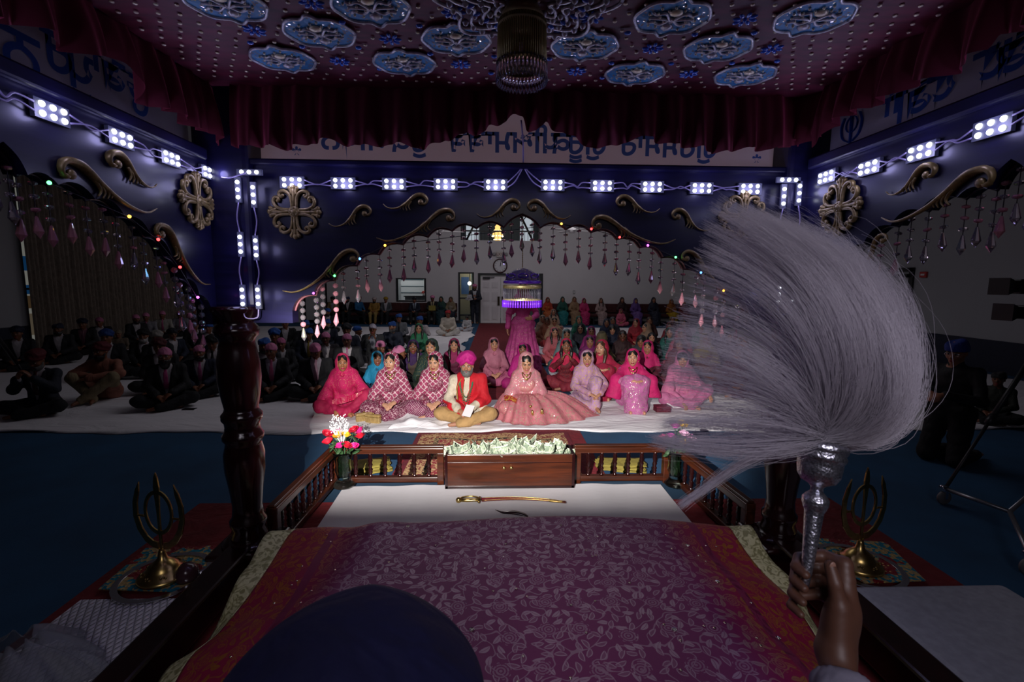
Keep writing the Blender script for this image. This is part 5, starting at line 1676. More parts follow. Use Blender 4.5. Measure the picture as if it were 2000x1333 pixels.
# ================================================================== PEOPLE: sculpting fields
class Field:
    """signed distance grid; shapes are blended in, then the zero surface is meshed"""
    def __init__(s, lo, hi, h):
        s.h = h; s.lo = np.array(lo, np.float32)
        n = [int(math.ceil((b - a) / h)) + 1 for a, b in zip(lo, hi)]
        s.ax = [(lo[i] + h * np.arange(n[i])).astype(np.float32) for i in range(3)]
        s.d = np.full(n, 1.0, np.float32)
    def _sl(s, lo, hi):
        out = []
        for i in range(3):
            a = max(0, int((lo[i] - s.lo[i]) / s.h) - 1); b = min(len(s.ax[i]), int((hi[i] - s.lo[i]) / s.h) + 3)
            out.append(slice(a, max(a, b)))
        return tuple(out)
    def _xyz(s, sl):
        return s.ax[0][sl[0]][:, None, None], s.ax[1][sl[1]][None, :, None], s.ax[2][sl[2]][None, None, :]
    def _put(s, sl, d, k, sub):
        o = s.d[sl]
        if sub:
            d = -d
            if k:
                h = np.clip(.5 - .5 * (d - o) / k, 0, 1); s.d[sl] = o * h + d * (1 - h) + 0 if False else np.maximum(o, d)
            else: s.d[sl] = np.maximum(o, d)
        elif k:
            h = np.clip(.5 + .5 * (o - d) / k, 0, 1)
            s.d[sl] = o + (d - o) * h - k * h * (1 - h)
        else: s.d[sl] = np.minimum(o, d)
    def cap(s, a, b, ra, rb, k=.02, sub=False):
        a = np.array(a, np.float32); b = np.array(b, np.float32); m = max(ra, rb) + k + .05
        sl = s._sl(np.minimum(a, b) - m, np.maximum(a, b) + m); X, Y, Z = s._xyz(sl)
        if X.size * Y.size * Z.size == 0: return s
        ba = b - a; L = float(ba @ ba) + 1e-9
        t = np.clip(((X - a[0]) * ba[0] + (Y - a[1]) * ba[1] + (Z - a[2]) * ba[2]) / L, 0, 1)
        d = np.sqrt((X - a[0] - t * ba[0]) ** 2 + (Y - a[1] - t * ba[1]) ** 2 + (Z - a[2] - t * ba[2]) ** 2) - (ra + (rb - ra) * t)
        s._put(sl, d, k, sub); return s
    def ell(s, c, r, k=.02, R=None, sub=False):
        c = np.array(c, np.float32); m = max(r) + k + .05
        sl = s._sl(c - m, c + m); X, Y, Z = s._xyz(sl)
        if X.size * Y.size * Z.size == 0: return s
        x, y, z = X - c[0], Y - c[1], Z - c[2]
        if R is not None:
            x, y, z = (R[0, 0] * x + R[1, 0] * y + R[2, 0] * z, R[0, 1] * x + R[1, 1] * y + R[2, 1] * z, R[0, 2] * x + R[1, 2] * y + R[2, 2] * z)
        k0 = np.sqrt((x / r[0]) ** 2 + (y / r[1]) ** 2 + (z / r[2]) ** 2)
        k1 = np.sqrt((x / r[0] ** 2) ** 2 + (y / r[1] ** 2) ** 2 + (z / r[2] ** 2) ** 2) + 1e-6
        s._put(sl, k0 * (k0 - 1) / k1, k, sub); return s
    def full(s):
        return s._xyz((slice(None),) * 3)
    def cut(s, fn):
        """keep only where fn(X,Y,Z) <= 0"""
        s.d = np.maximum(s.d, fn(*s.full()).astype(np.float32)); return s
    def add(s, fn):
        s.d = s.d + fn(*s.full()).astype(np.float32); return s
    def mesh(s, name, smooth_it=1):
        d, h = s.d, s.h
        d = np.pad(d, 1, constant_values=1.0); lo = s.lo - h
        S_ = d < 0
        n = d.shape; cn = tuple(k - 1 for k in n)
        acc = np.zeros(cn + (3,), np.float32); cnt = np.zeros(cn, np.float32)
        quads = []
        cross = []
        for ax in range(3):
            a = [slice(None)] * 3; b = [slice(None)] * 3
            a[ax] = slice(0, -1); b[ax] = slice(1, None)
            a, b = tuple(a), tuple(b)
            ch = S_[a] != S_[b]
            I = np.argwhere(ch)
            if len(I) == 0: continue
            f0 = d[a][ch]; f1 = d[b][ch]
            t = f0 / (f0 - f1)
            p = I.astype(np.float32); p[:, ax] += t
            o1, o2 = [(1, 2), (2, 0), (0, 1)][ax]
            cells = []
            for u, v in ((1, 1), (0, 1), (0, 0), (1, 0)):
                c = I.copy(); c[:, o1] -= u; c[:, o2] -= v
                cells.append(c)
                np.add.at(acc, (c[:, 0], c[:, 1], c[:, 2]), p); np.add.at(cnt, (c[:, 0], c[:, 1], c[:, 2]), 1)
            cross.append((cells, f0 < 0))
        act = cnt > 0
        idx = np.full(cn, -1, np.int64); idx[act] = np.arange(act.sum())
        V = acc[act] / cnt[act][:, None] * h + lo
        for cells, inside in cross:
            q = np.stack([idx[c[:, 0], c[:, 1], c[:, 2]] for c in cells], 1)
            q[~inside] = q[~inside][:, ::-1]
            quads.append(q)
        Q = np.concatenate(quads)
        for _ in range(smooth_it):
            A = np.zeros_like(V); c = np.zeros(len(V), np.float32)
            for i in range(4):
                for j in (1, 3):
                    np.add.at(A, Q[:, i], V[Q[:, (i + j) % 4]]); np.add.at(c, Q[:, i], 1)
            V = .5 * V + .5 * A / np.maximum(c, 1)[:, None]
        return np_mesh(name, V, Q)

def vec(*a): return np.array(a, np.float32)
def rotz(a): return np.array([[math.cos(a), -math.sin(a), 0], [math.sin(a), math.cos(a), 0], [0, 0, 1]], np.float32)
def rotx(a): return np.array([[1, 0, 0], [0, math.cos(a), -math.sin(a)], [0, math.sin(a), math.cos(a)]], np.float32)

# ------------------------------------------------------------------ poses (metres, facing -Y, floor at z=0)
def pose(name, fem, hy=0.0, hp=0.0):
    k = {}
    sw = .128 if fem else .160
    k['pel'] = vec(0, .06, .115); k['wai'] = vec(0, .045, .27); k['che'] = vec(0, .03, .42); k['nek'] = vec(0, .03, .55)
    k['hc'] = vec(0, -.005, .70)
    k['sh'] = [vec(s * sw, .035, .515) for s in (-1, 1)]
    k['hip'] = [vec(s * .09, .04, .105) for s in (-1, 1)]
    k['kne'] = [vec(s * (.285 if fem else .31), -.18, .135) for s in (-1, 1)]
    k['ank'] = [vec(-s * .05, -.30 - .03 * s, .055) for s in (-1, 1)]
    k['toe'] = [vec(-s * .18, -.29 - .05 * s, .035) for s in (-1, 1)]
    k['elb'] = [vec(s * (.20 if fem else .225), -.03, .29) for s in (-1, 1)]
    k['wri'] = [vec(s * .085, -.235, .215 + .012 * s) for s in (-1, 1)]
    k['hd'] = [vec(-s * .62, -.62, -.30) for s in (-1, 1)]        # finger direction
    k['hn'] = [vec(0, .3, -.9)] * 2                                 # palm normal
    if name == 'kneesup':
        k['kne'] = [vec(s * .10, -.27, .40) for s in (-1, 1)]; k['ank'] = [vec(s * .08, -.36, .06) for s in (-1, 1)]; k['toe'] = [vec(s * .09, -.49, .03) for s in (-1, 1)]
        k['elb'] = [vec(s * .23, -.14, .40) for s in (-1, 1)]; k['wri'] = [vec(s * .09, -.34, .44) for s in (-1, 1)]
        k['hd'] = [vec(-s * .9, -.3, .1) for s in (-1, 1)]
    elif name == 'oneknee':
        k['kne'] = [vec(-.26, -.24, .12), vec(.07, -.27, .40)]; k['ank'] = [vec(.02, -.34, .06), vec(.06, -.38, .06)]; k['toe'] = [vec(.10, -.38, .03), vec(.08, -.51, .03)]
        k['elb'] = [vec(-.2, -.1, .32), vec(.24, -.12, .33)]; k['wri'] = [vec(-.03, -.38, .25), vec(.13, -.37, .26)]
        k['hd'] = [vec(.8, -.2, -.2), vec(-.7, -.3, -.3)]
    elif name == 'wideknees':
        k['kne'] = [vec(s * .26, -.22, .36) for s in (-1, 1)]; k['ank'] = [vec(-s * .05, -.36 - .04 * s, .07) for s in (-1, 1)]; k['toe'] = [vec(-s * .09, -.47 - .04 * s, .035) for s in (-1, 1)]
        k['elb'] = [vec(s * .31, -.13, .40) for s in (-1, 1)]; k['wri'] = [vec(-s * .03, -.27 - .03 * s, .36) for s in (-1, 1)]
        k['hd'] = [vec(-s * .9, -.2, -.2) for s in (-1, 1)]
    elif name == 'phone':
        k['elb'] = [vec(s * .23, -.09, .34) for s in (-1, 1)]; k['wri'] = [vec(s * .075, -.22, .51) for s in (-1, 1)]
        k['hd'] = [vec(-s * .4, -.2, .85) for s in (-1, 1)]; k['hn'] = [vec(-s, -.2, 0) for s in (-1, 1)]
    elif name == 'lean':                                            # one hand on the floor in front, one knee raised
        k['nek'] = vec(0, -.0, .54); k['hc'] = vec(.0, -.045, .685); k['che'] = vec(0, .01, .41)
        k['elb'] = [vec(-.22, -.14, .25), vec(.27, -.06, .28)]; k['wri'] = [vec(-.05, -.35, .10), vec(.36, -.19, .19)]
        k['hd'] = [vec(.25, -.75, -.5), vec(.2, -.8, -.5)]; k['hn'] = [vec(0, -.2, -1), vec(0, 0, -1)]
        k['kne'] = [vec(-.28, -.22, .12), vec(.34, -.16, .24)]; k['ank'] = [vec(.06, -.36, .06), vec(.1, -.36, .06)]; k['toe'] = [vec(.18, -.39, .03), vec(.16, -.44, .03)]
    elif name in ('bench', 'stand'):
        up = .38 if name == 'bench' else .80
        for q in ('pel', 'wai', 'che', 'nek', 'hc'): k[q] = k[q] + vec(0, 0, up)
        for q in ('sh', 'elb', 'wri', 'hip'): k[q] = [p + vec(0, 0, up) for p in k[q]]
        if name == 'bench':
            k['kne'] = [vec(s * .12, -.38, .49) for s in (-1, 1)]; k['ank'] = [vec(s * .11, -.40, .09) for s in (-1, 1)]; k['toe'] = [vec(s * .12, -.52, .04) for s in (-1, 1)]
            k['wri'] = [vec(s * .08, -.24, .60) for s in (-1, 1)]
        else:
            k['kne'] = [vec(s * .095, .02, .48) for s in (-1, 1)]; k['ank'] = [vec(s * .09, .05, .09) for s in (-1, 1)]; k['toe'] = [vec(s * .11, -.10, .04) for s in (-1, 1)]
            k['elb'] = [vec(s * .24, .03, 1.06) for s in (-1, 1)]; k['wri'] = [vec(s * .27, -.06, .84) for s in (-1, 1)]
            k['hd'] = [vec(0, -.1, -1)] * 2; k['hn'] = [vec(-s, 0, 0) for s in (-1, 1)]
            if fem: k['wri'][1] = vec(.15, -.20, 1.02); k['hd'][1] = vec(-.8, -.5, 0)
            else: k['wri'] = [vec(-.06, -.25, 1.16), vec(.10, -.25, 1.04)]; k['elb'] = [vec(s * .24, -.04, 1.06) for s in (-1, 1)]; k['hd'] = [vec(.8, -.2, .1), vec(-.9, -.2, 0)]
    elif name == 'kneel':
        up = .42
        for q in ('pel', 'wai', 'che', 'nek', 'hc'): k[q] = k[q] + vec(0, 0, up)
        for q in ('sh', 'hip'): k[q] = [p + vec(0, 0, up) for p in k[q]]
        k['kne'] = [vec(s * .12, -.06, .08) for s in (-1, 1)]; k['ank'] = [vec(s * .11, .36, .06) for s in (-1, 1)]; k['toe'] = [vec(s * .11, .5, .04) for s in (-1, 1)]
        k['elb'] = [vec(s * .25, -.05, .68) for s in (-1, 1)]; k['wri'] = [vec(s * .05, -.29, .74) for s in (-1, 1)]
    k['HR'] = rotz(hy) @ rotx(hp)
    k['name'] = name
    return k

def hand(F, w, u, n, side):
    u = u / np.linalg.norm(u); n = n - u * float(n @ u); n = n / (np.linalg.norm(n) + 1e-6); s = np.cross(u, n)
    F.ell(w + u * .045, (.036, .036, .02), .012, np.stack([s, u, n], 1))
    for i, (o, L) in enumerate(((-.026, .062), (-.009, .072), (.009, .068), (.025, .052))):
        a = w + u * .075 + s * o; b = a + u * L * .55 + n * L * .15; c = b + u * L * .3 + n * L * .4
        F.cap(a, b, .0095, .009, .006); F.cap(b, c, .009, .0075, .004)
    a = w + u * .025 + s * (.03 * side); b = a + u * .035 + s * (.022 * side) + n * .01
    F.cap(a, b, .012, .0095, .008); F.cap(b, b + u * .03, .0095, .008, .004)

def head(F, k, fem):
    R, c = k['HR'], k['hc']
    L = lambda *p: c + R @ vec(*p)
    e = lambda p, r, kk, sub=False: F.ell(L(*p), r, kk, R, sub)
    e((0, .014, .032), (.073, .092, .084), .02)
    e((0, -.016, -.035), (.057, .066, .068), .04)
    F.ell(L(0, -.058, -.088), (.021, .02, .018), .03)
    for s in (-1, 1):
        e((s * .036, -.058, -.018), (.024, .022, .022), .025)
        e((s * .077, .012, -.004), (.008, .019, .030), .008)
    e((0, -.074, .032), (.05, .016, .012), .02)
    for s in (-1, 1): e((s * .031, -.100, .010), (.018, .016, .011), 0, True)
    F.cap(L(0, -.081, .014), L(0, -.103, -.020), .0085, .0125 if fem else .0145, .012)
    for s in (-1, 1): F.ell(L(s * .012, -.092, -.026), (.009, .010, .008), .008)
    F.ell(L(0, -.082, -.052), (.023, .011, .0075), .007, R)
    F.ell(L(0, -.079, -.064), (.019, .011, .0075), .007, R)

def body_mesh(k, fem, h):
    P = np.array([k[q] for q in ('pel', 'hc')] + k['kne'] + k['toe'] + k['elb'] + k['wri'] + k['ank'])
    lo = P.min(0) - .17; hi = P.max(0) + .17; lo[2] = max(lo[2], -.02)
    F = Field(lo, hi, h)
    F.ell(k['pel'], (.155, .125, .11), .03); F.ell(k['wai'], (.105 if fem else .128, .088, .15), .06)
    F.ell(k['che'], (.122 if fem else .15, .095, .16), .06)
    for i in (0, 1):
        F.cap(k['nek'] - vec(0, 0, .02), k['sh'][i], .055, .05, .04)
        F.cap(k['sh'][i], k['elb'][i], .043 if not fem else .038, .034, .03); F.cap(k['elb'][i], k['wri'][i], .034, .024, .02)
        hand(F, k['wri'][i], k['hd'][i], k['hn'][i], 1 if i == 0 else -1)
        F.cap(k['hip'][i], k['kne'][i], .085, .058, .04); F.cap(k['kne'][i], k['ank'][i], .056, .036, .02)
        F.cap(k['ank'][i], k['toe'][i], .034, .022, .02)
    F.cap(k['nek'] - vec(0, 0, .03), k['hc'] + k['HR'] @ vec(0, .015, -.06), .056, .05, .03)
    head(F, k, fem)
    return F.mesh('body')

def folds(a, f=1.0):
    def fn(X, Y, Z):
        return 1.5 * a * (.55 - np.abs(np.sin(f * (14 * X + 7 * Y - 17 * Z) + 1.7 * np.sin(11 * Z + 6 * X)))) + .6 * a * (np.sin(f * (23 * X + 9 * Y + 31 * Z) + 2 * np.sin(9 * f * Y + 5 * Z)) + .7 * np.sin(f * (41 * X - 27 * Y - 15 * Z)))
    return fn
def box_of(k, keys, m):
    P = []
    for q in keys:
        P += list(k[q]) if isinstance(k[q], list) else [k[q]]
    P = np.array(P)
    lo = P.min(0) - m; hi = P.max(0) + m; lo[2] = max(lo[2], -.01)
    return lo, hi
def top_field(k, h, o, fem, sleeve=.92, arms=True):
    lo, hi = box_of(k, ('pel', 'nek', 'sh', 'elb', 'wri'), .24)
    F = Field(lo, hi, h)
    F.ell(k['pel'], (.156 + o, .126 + o, .115 + o), .03); F.ell(k['wai'], ((.105 if fem else .130) + o, .089 + o, .16 + o), .06)
    F.ell(k['che'], ((.122 if fem else .152) + o, .096 + o, .16 + o), .06)
    if fem:
        for s in (-1, 1): F.ell(k['che'] + vec(s * .055, -.072, -.02), (.034 + o, .024 + o, .040 + o), .05)
    for i in (0, 1):
        F.cap(k['nek'] - vec(0, 0, .035), k['sh'][i], .05 + o, .052 + o, .03)
        if arms:
            e, w = k['elb'][i], k['wri'][i]
            w2 = e + (w - e) * sleeve
            F.cap(k['sh'][i], e, (.040 if fem else .046) + o, .037 + o, .03); F.cap(e, w2, .037 + o, .029 + o, .03)
    return F
def g_jacket(k, h, fem):
    F = top_field(k, h, .024, fem)
    z0 = k['wai'][2] - .08; z1 = k['nek'][2] + .03
    F.add(folds(.004))
    F.cut(lambda X, Y, Z: -np.maximum(np.maximum(np.abs(X) - (.008 + .075 * np.clip((Z - z0) / (z1 - z0), 0, 1)), Y - k['che'][1] + .02), z0 - Z) + 0 * X)
    return F.mesh('jacket')
def g_shirt(k, h, fem):
    F = top_field(k, h, .012, fem)
    F.cap(k['nek'] + vec(0, 0, .0), k['nek'] + vec(0, -.012, .045), .062, .062, .01)
    return F.add(folds(.003)).mesh('shirt')
def g_tie(k, h, fem):
    F = top_field(k, h * .8, .017, fem, arms=False)
    z0 = k['wai'][2] - .02; z1 = k['nek'][2] + .02
    F.cut(lambda X, Y, Z: np.maximum(np.maximum(np.abs(X) - (.018 + .022 * np.clip((z1 - Z) / (z1 - z0), 0, 1)), Y - k['che'][1]), np.maximum(z0 - Z, Z - z1)) + 0 * X)
    F.cap(k['nek'] + vec(0, -.075, .0), k['nek'] + vec(0, -.075, .02), .016, .02, .004)
    return F.mesh('tie')
def g_legs(k, h, fem, o=.014, name='trousers'):
    lo, hi = box_of(k, ('pel', 'kne', 'ank', 'toe'), .2)
    F = Field(lo, hi, h)
    F.ell(k['pel'], (.168 + o, .135 + o, .105 + o), .03)
    for i in (0, 1):
        F.cap(k['hip'][i], k['kne'][i], .09 + o, .064 + o, .04); F.cap(k['kne'][i], k['ank'][i], .064 + o, .042 + o, .03)
    F.add(folds(.004)); F.cut(lambda X, Y, Z: .004 - Z + 0 * X)
    return F.mesh(name)
def g_kurta(k, h, fem, lap=True, o=.02):
    F = top_field(k, h, o, fem)
    if lap and k['name'] not in ('bench', 'stand', 'kneel'):
        for i in (0, 1):
            t = k['hip'][i] + (k['kne'][i] - k['hip'][i]) * .6
            F.cap(k['hip'][i], t, .11, .09, .06)
    elif k['name'] in ('bench',):
        for i in (0, 1): F.cap(k['hip'][i], k['kne'][i], .105, .08, .05)
    F.add(folds(.005))
    F.cut(lambda X, Y, Z: .006 - Z + 0 * X)
    return F.mesh('kurta')
def g_skirt(k, h, fem):
    """kameez skirt and salwar draped over folded legs"""
    lo, hi = box_of(k, ('pel', 'kne', 'ank'), .24)
    F = Field(lo, hi, h)
    F.ell(k['pel'], (.19, .16, .12), .03)
    for i in (0, 1):
        F.cap(k['hip'][i], k['kne'][i], .115, .085, .07); F.cap(k['kne'][i], k['ank'][i], .085, .062, .06)
    if k['name'] == 'kneesup':
        F.cap((k['kne'][0] + k['kne'][1]) / 2, (k['ank'][0] + k['ank'][1]) / 2, .12, .15, .06)
    if k['name'] in ('stand',):
        F.cap(k['pel'], k['pel'] - vec(0, 0, .8), .17, .36, .05)
        F.add(lambda X, Y, Z: .014 * np.sin(16 * np.arctan2(Y - .05, X)) * np.clip((k['pel'][2] + .05 - Z) * 2, 0, 1))
    elif k['name'] in ('bench',):
        F.cap((k['kne'][0] + k['kne'][1]) / 2, (k['ank'][0] + k['ank'][1]) / 2, .15, .17, .06)
    F.add(folds(.006, 1.3)); F.cut(lambda X, Y, Z: .004 - Z + 0 * X)
    return F.mesh('skirt')
def scarf_field(k, h, drop, wrap, thin=0.0):
    lo, hi = box_of(k, ('che', 'hc', 'sh', 'elb', 'wai'), .24)
    if drop < k['wai'][2] - .3: lo[2] = max(0, drop - .02)
    hi[2] = k['hc'][2] + .22
    F = Field(lo, hi, h)
    R, c = k['HR'], k['hc']; L = lambda *p: c + R @ vec(*p)
    F.ell(L(0, .042, .026), (.094, .100, .116), .02, R)
    F.cap(L(0, .052, -.03), k['nek'] + vec(0, .045, -.02), .092, .138, .05)
    F.ell(k['nek'] + vec(0, .02, -.05), (.160, .115, .09), .07)
    F.ell(k['che'] + vec(0, .01, -.02), (.152, .128, .18), .05)
    for i in (0, 1):
        F.cap(k['sh'][i], k['elb'][i], .062, .070, .06)
        if drop < .2: F.cap(k['elb'][i], k['elb'][i] + vec((-1, 1)[i] * .05, .02, -.22), .09, .11, .06)
    if drop < .2: F.ell(k['pel'] + vec(0, .03, .05), (.23, .2, .2), .06)
    if wrap: F.ell(k['che'] + vec(0, -.06, -.02), (.125, .085, .13), .05)
    X, Y, Z = F.full()
    below = np.clip((k['nek'][2] + .03 - Z) * 5, 0, 1)
    F.d = F.d + (.009 * below * np.sin(20 * X * (1 - .5 * wrap) + wrap * 26 * (Z + .6 * X) + 3 * np.sin(7 * Z) + 8 * Y)).astype(np.float32)
    F.d = F.d + (.003 * np.sin(60 * (Z + .5 * Y))).astype(np.float32) * (1 - below)
    F.cut(lambda X, Y, Z: drop + .03 * np.sin(9 * X + 4 * Y) - Z)
    return F, L, R
def face_gap(F, k, L, R, wrap, grow=0.0):
    F.ell(L(0, -.100, .006), (.076 + grow, .112, .112 + grow), 0, R, True)
    if not wrap:
        F.cap(L(0, -.12, -.08), k['che'] + vec(0, -.17, .05), .05 + grow, .055 + grow, 0, True)
        F.cap(k['che'] + vec(0, -.17, .05), k['wai'] + vec(0, -.19, -.15), .055 + grow, .085 + grow, 0, True)
    else:
        F.cap(L(0, -.12, -.07), k['nek'] + vec(0, -.11, .0), .06 + grow, .035 + grow, 0, True)
    return F
def g_scarf(k, h, fem, drop=.28, wrap=False):
    F, L, R = scarf_field(k, h, drop, wrap)
    face_gap(F, k, L, R, wrap)
    return F.mesh('headscarf')
def g_trim(k, h, fem, drop=.28, wrap=False):
    F, L, R = scarf_field(k, h, drop, wrap)
    F.d = F.d - .004
    G = Field(F.lo, [a[-1] for a in F.ax], h); G.d = np.full(F.d.shape, -1.0, np.float32)
    face_gap(F, k, L, R, wrap, -.002)
    F2, _, _ = scarf_field(k, h, drop, wrap); F2.d = F2.d - .004
    face_gap(F2, k, L, R, wrap, .011)
    F.d = np.maximum(F.d, -F2.d)
    F.cut(lambda X, Y, Z: k['nek'][2] + .035 - Z + 0 * X)
    return F.mesh('scarf_trim')

# head-local pieces (origin at the head centre, face towards -Y)
def hl(h, fn, name, lo=(-.2, -.2, -.24), hi=(.2, .24, .26)):
    F = Field(lo, hi, h); fn(F); return F.mesh(name)
def f_hair(F):
    F.ell((0, .022, .035), (.081, .097, .092), .01)
    F.ell((0, .05, -.03), (.075, .06, .09), .03)
    F.ell((0, -.125, -.02), (.057, .078, .092), 0, None, True)
    F.add(lambda X, Y, Z: .003 * np.sin(90 * X + 30 * Z) - .004 * np.exp(-(X / .004) ** 2) * (Z > .06) * -1)
def f_longhair(F):
    f_hair(F)
    for s in (-1, 1):
        F.cap((s * .066, -.01, .0), (s * .085, -.045, -.10), .022, .028, .02); F.cap((s * .085, -.045, -.10), (s * .075, -.085, -.23), .028, .02, .02)
    F.add(lambda X, Y, Z: .002 * np.sin(170 * X))
def f_bangs(F):
    F.ell((0, .01, .03), (.085, .103, .095), .01); F.ell((0, .05, -.03), (.08, .06, .1), .03)
    F.ell((0, -.13, -.028), (.062, .075, .086), 0, None, True)
def brow_cut(F, z0=.042, sl=.28):
    F.cut(lambda X, Y, Z: (z0 - sl * (Y + .09)) - Z + 0 * X)
def f_turban(F):
    F.ell((0, .018, .072), (.103, .122, .086), .01)
    F.add(lambda X, Y, Z: .0055 * np.sin(75 * (Z + .55 * np.abs(X) + .25 * Y)))
    brow_cut(F, .040)
def f_groom(F):
    F.ell((0, .02, .095), (.118, .128, .10), .01)
    F.ell((.02, -.02, .15), (.08, .08, .055), .05)
    F.ell((-.05, .02, .09), (.085, .1, .075), .03)
    F.add(lambda X, Y, Z: .007 * np.sin(62 * (Z + .75 * np.abs(X - .015) + .2 * Y)))
    F.cut(lambda X, Y, Z: (.052 - .035 * np.exp(-((np.abs(X) - .06) / .04) ** 2) + .02 * np.exp(-(X / .02) ** 2) - .3 * (Y + .09)) - Z)
def f_kerchief(F):
    F.ell((0, .014, .040), (.083, .102, .094), .01)
    F.cap((.01, .105, .03), (.03, .15, -.01), .024, .012, .02); F.cap((.01, .105, .03), (-.025, .145, -.03), .02, .01, .02)
    F.add(lambda X, Y, Z: .002 * np.sin(70 * (Z - .3 * Y) + 20 * X))
    brow_cut(F, .034)
def f_flat(F):
    F.ell((0, .014, .05), (.094, .112, .1), .01)
    F.cap((.0, .11, .05), (.02, .15, .02), .026, .014, .02)
    F.cut(lambda X, Y, Z: Z - (.118 + .12 * Y + .01 * np.sin(30 * X)))
    F.add(lambda X, Y, Z: .003 * np.sin(80 * (Z + .3 * X)))
    brow_cut(F, .036, .2)
def f_beard(F, L=1.0):
    F.ell((0, -.040, -.080), (.064, .062, .058 * L), .01)
    for s in (-1, 1): F.cap((s * .066, -.005, -.01), (s * .055, -.03, -.07), .012, .02, .02)
    F.cut(lambda X, Y, Z: Z - (-.045 + .9 * np.abs(X) - .010) if False else (Z + .052 - .75 * np.maximum(0, np.abs(X) - .018)))
    F.cap((-.028, -.088, -.048), (0, -.097, -.040), .007, .008, .006); F.cap((.028, -.088, -.048), (0, -.097, -.040), .007, .008, .006)
    F.ell((0, -.103, -.060), (.02, .012, .008), 0, None, True)
    F.add(lambda X, Y, Z: .0015 * np.sin(180 * X) * np.sin(60 * Z))
_face = {}
def face_meshes():
    if _face: return _face
    for key, sides in (('', (-1, 1)), ('_a', (-1,)), ('_b', (1,))):
        e, i, l, w = MB(), MB(), MB(), MB()
        for s in sides:
            e.ball((s * .0305, -.0775, .0095), (.0155, .010, .0075), 12, 8)
            i.ball((s * .0295, -.0855, .009), (.0068, .004, .0068), 10, 6)
            l.tube(smooth_path([(s * .015, -.086, .011), (s * .024, -.0885, .0172), (s * .034, -.0865, .0168), (s * .048, -.075, .0095)], 4), [.0016, .0022, .0026, .0028, .003, .0032, .0034, .0034, .0034, .003, .0026, .002, .0014], 5)
            w.tube(smooth_path([(s * .014, -.0905, .028), (s * .030, -.0905, .035), (s * .052, -.074, .028)], 4), [.003, .0036, .004, .004, .0038, .0034, .003, .0024, .0014], 6)
        for nm, m in (('eye', e), ('iris', i), ('eyelashes', l), ('eyebrow', w)): _face[nm + key] = m.mesh(nm)
    mb = MB()
    mb.tube(smooth_path([(-.024, -.083, -.0575), (-.012, -.0905, -.0535), (0, -.0925, -.0555), (.012, -.0905, -.0535), (.024, -.083, -.0575)], 3), [.001, .0028, .0042, .005, .005, .0046, .0046, .0046, .005, .005, .0042, .0028, .001], 6)
    mb.tube(smooth_path([(-.022, -.083, -.0585), (-.010, -.089, -.0645), (.010, -.089, -.0645), (.022, -.083, -.0585)], 3), [.001, .004, .0055, .006, .006, .006, .006, .0055, .004, .001], 6)
    _face['lips'] = mb.mesh('lips')
    return _face

PLACED = []
CACHE = {}
def cached(key, fn):
    if key not in CACHE: CACHE[key] = fn()
    return CACHE[key]
def skin_mat(c):
    key = ('skin', c)
    if key in MATS: return MATS[key]
    m, nt, b = base_mat('skin', srgb(c), .48)
    f = noise(nt, coords(nt), 18, 3)
    a = srgb(c)
    nt.links.new(ramp(nt, f, [(.3, tuple(q * .88 for q in a)), (.7, a)]), b.inputs['Base Color'])
    b.inputs['Subsurface Weight'].default_value = .06
    b.inputs['Subsurface Radius'].default_value = (.02, .008, .005)
    MATS[key] = m
    return m
M_eye = plain('eye_white', (.75, .72, .70), .2)
M_iris = plain('iris_dark', (.02, .010, .006), .12)
M_hairm = plain('black_hair', (.012, .010, .010), .4, 0, 60, .4)
M_greyb = plain('grey_beard', (.16, .155, .15), .6, 0, 60, .5)
M_whiteb = plain('white_beard', (.4, .39, .38), .7, 0, 60, .3)
M_goldj = plain('gold_jewellery', (.80, .56, .18), .28, 1.0, 120, .4)

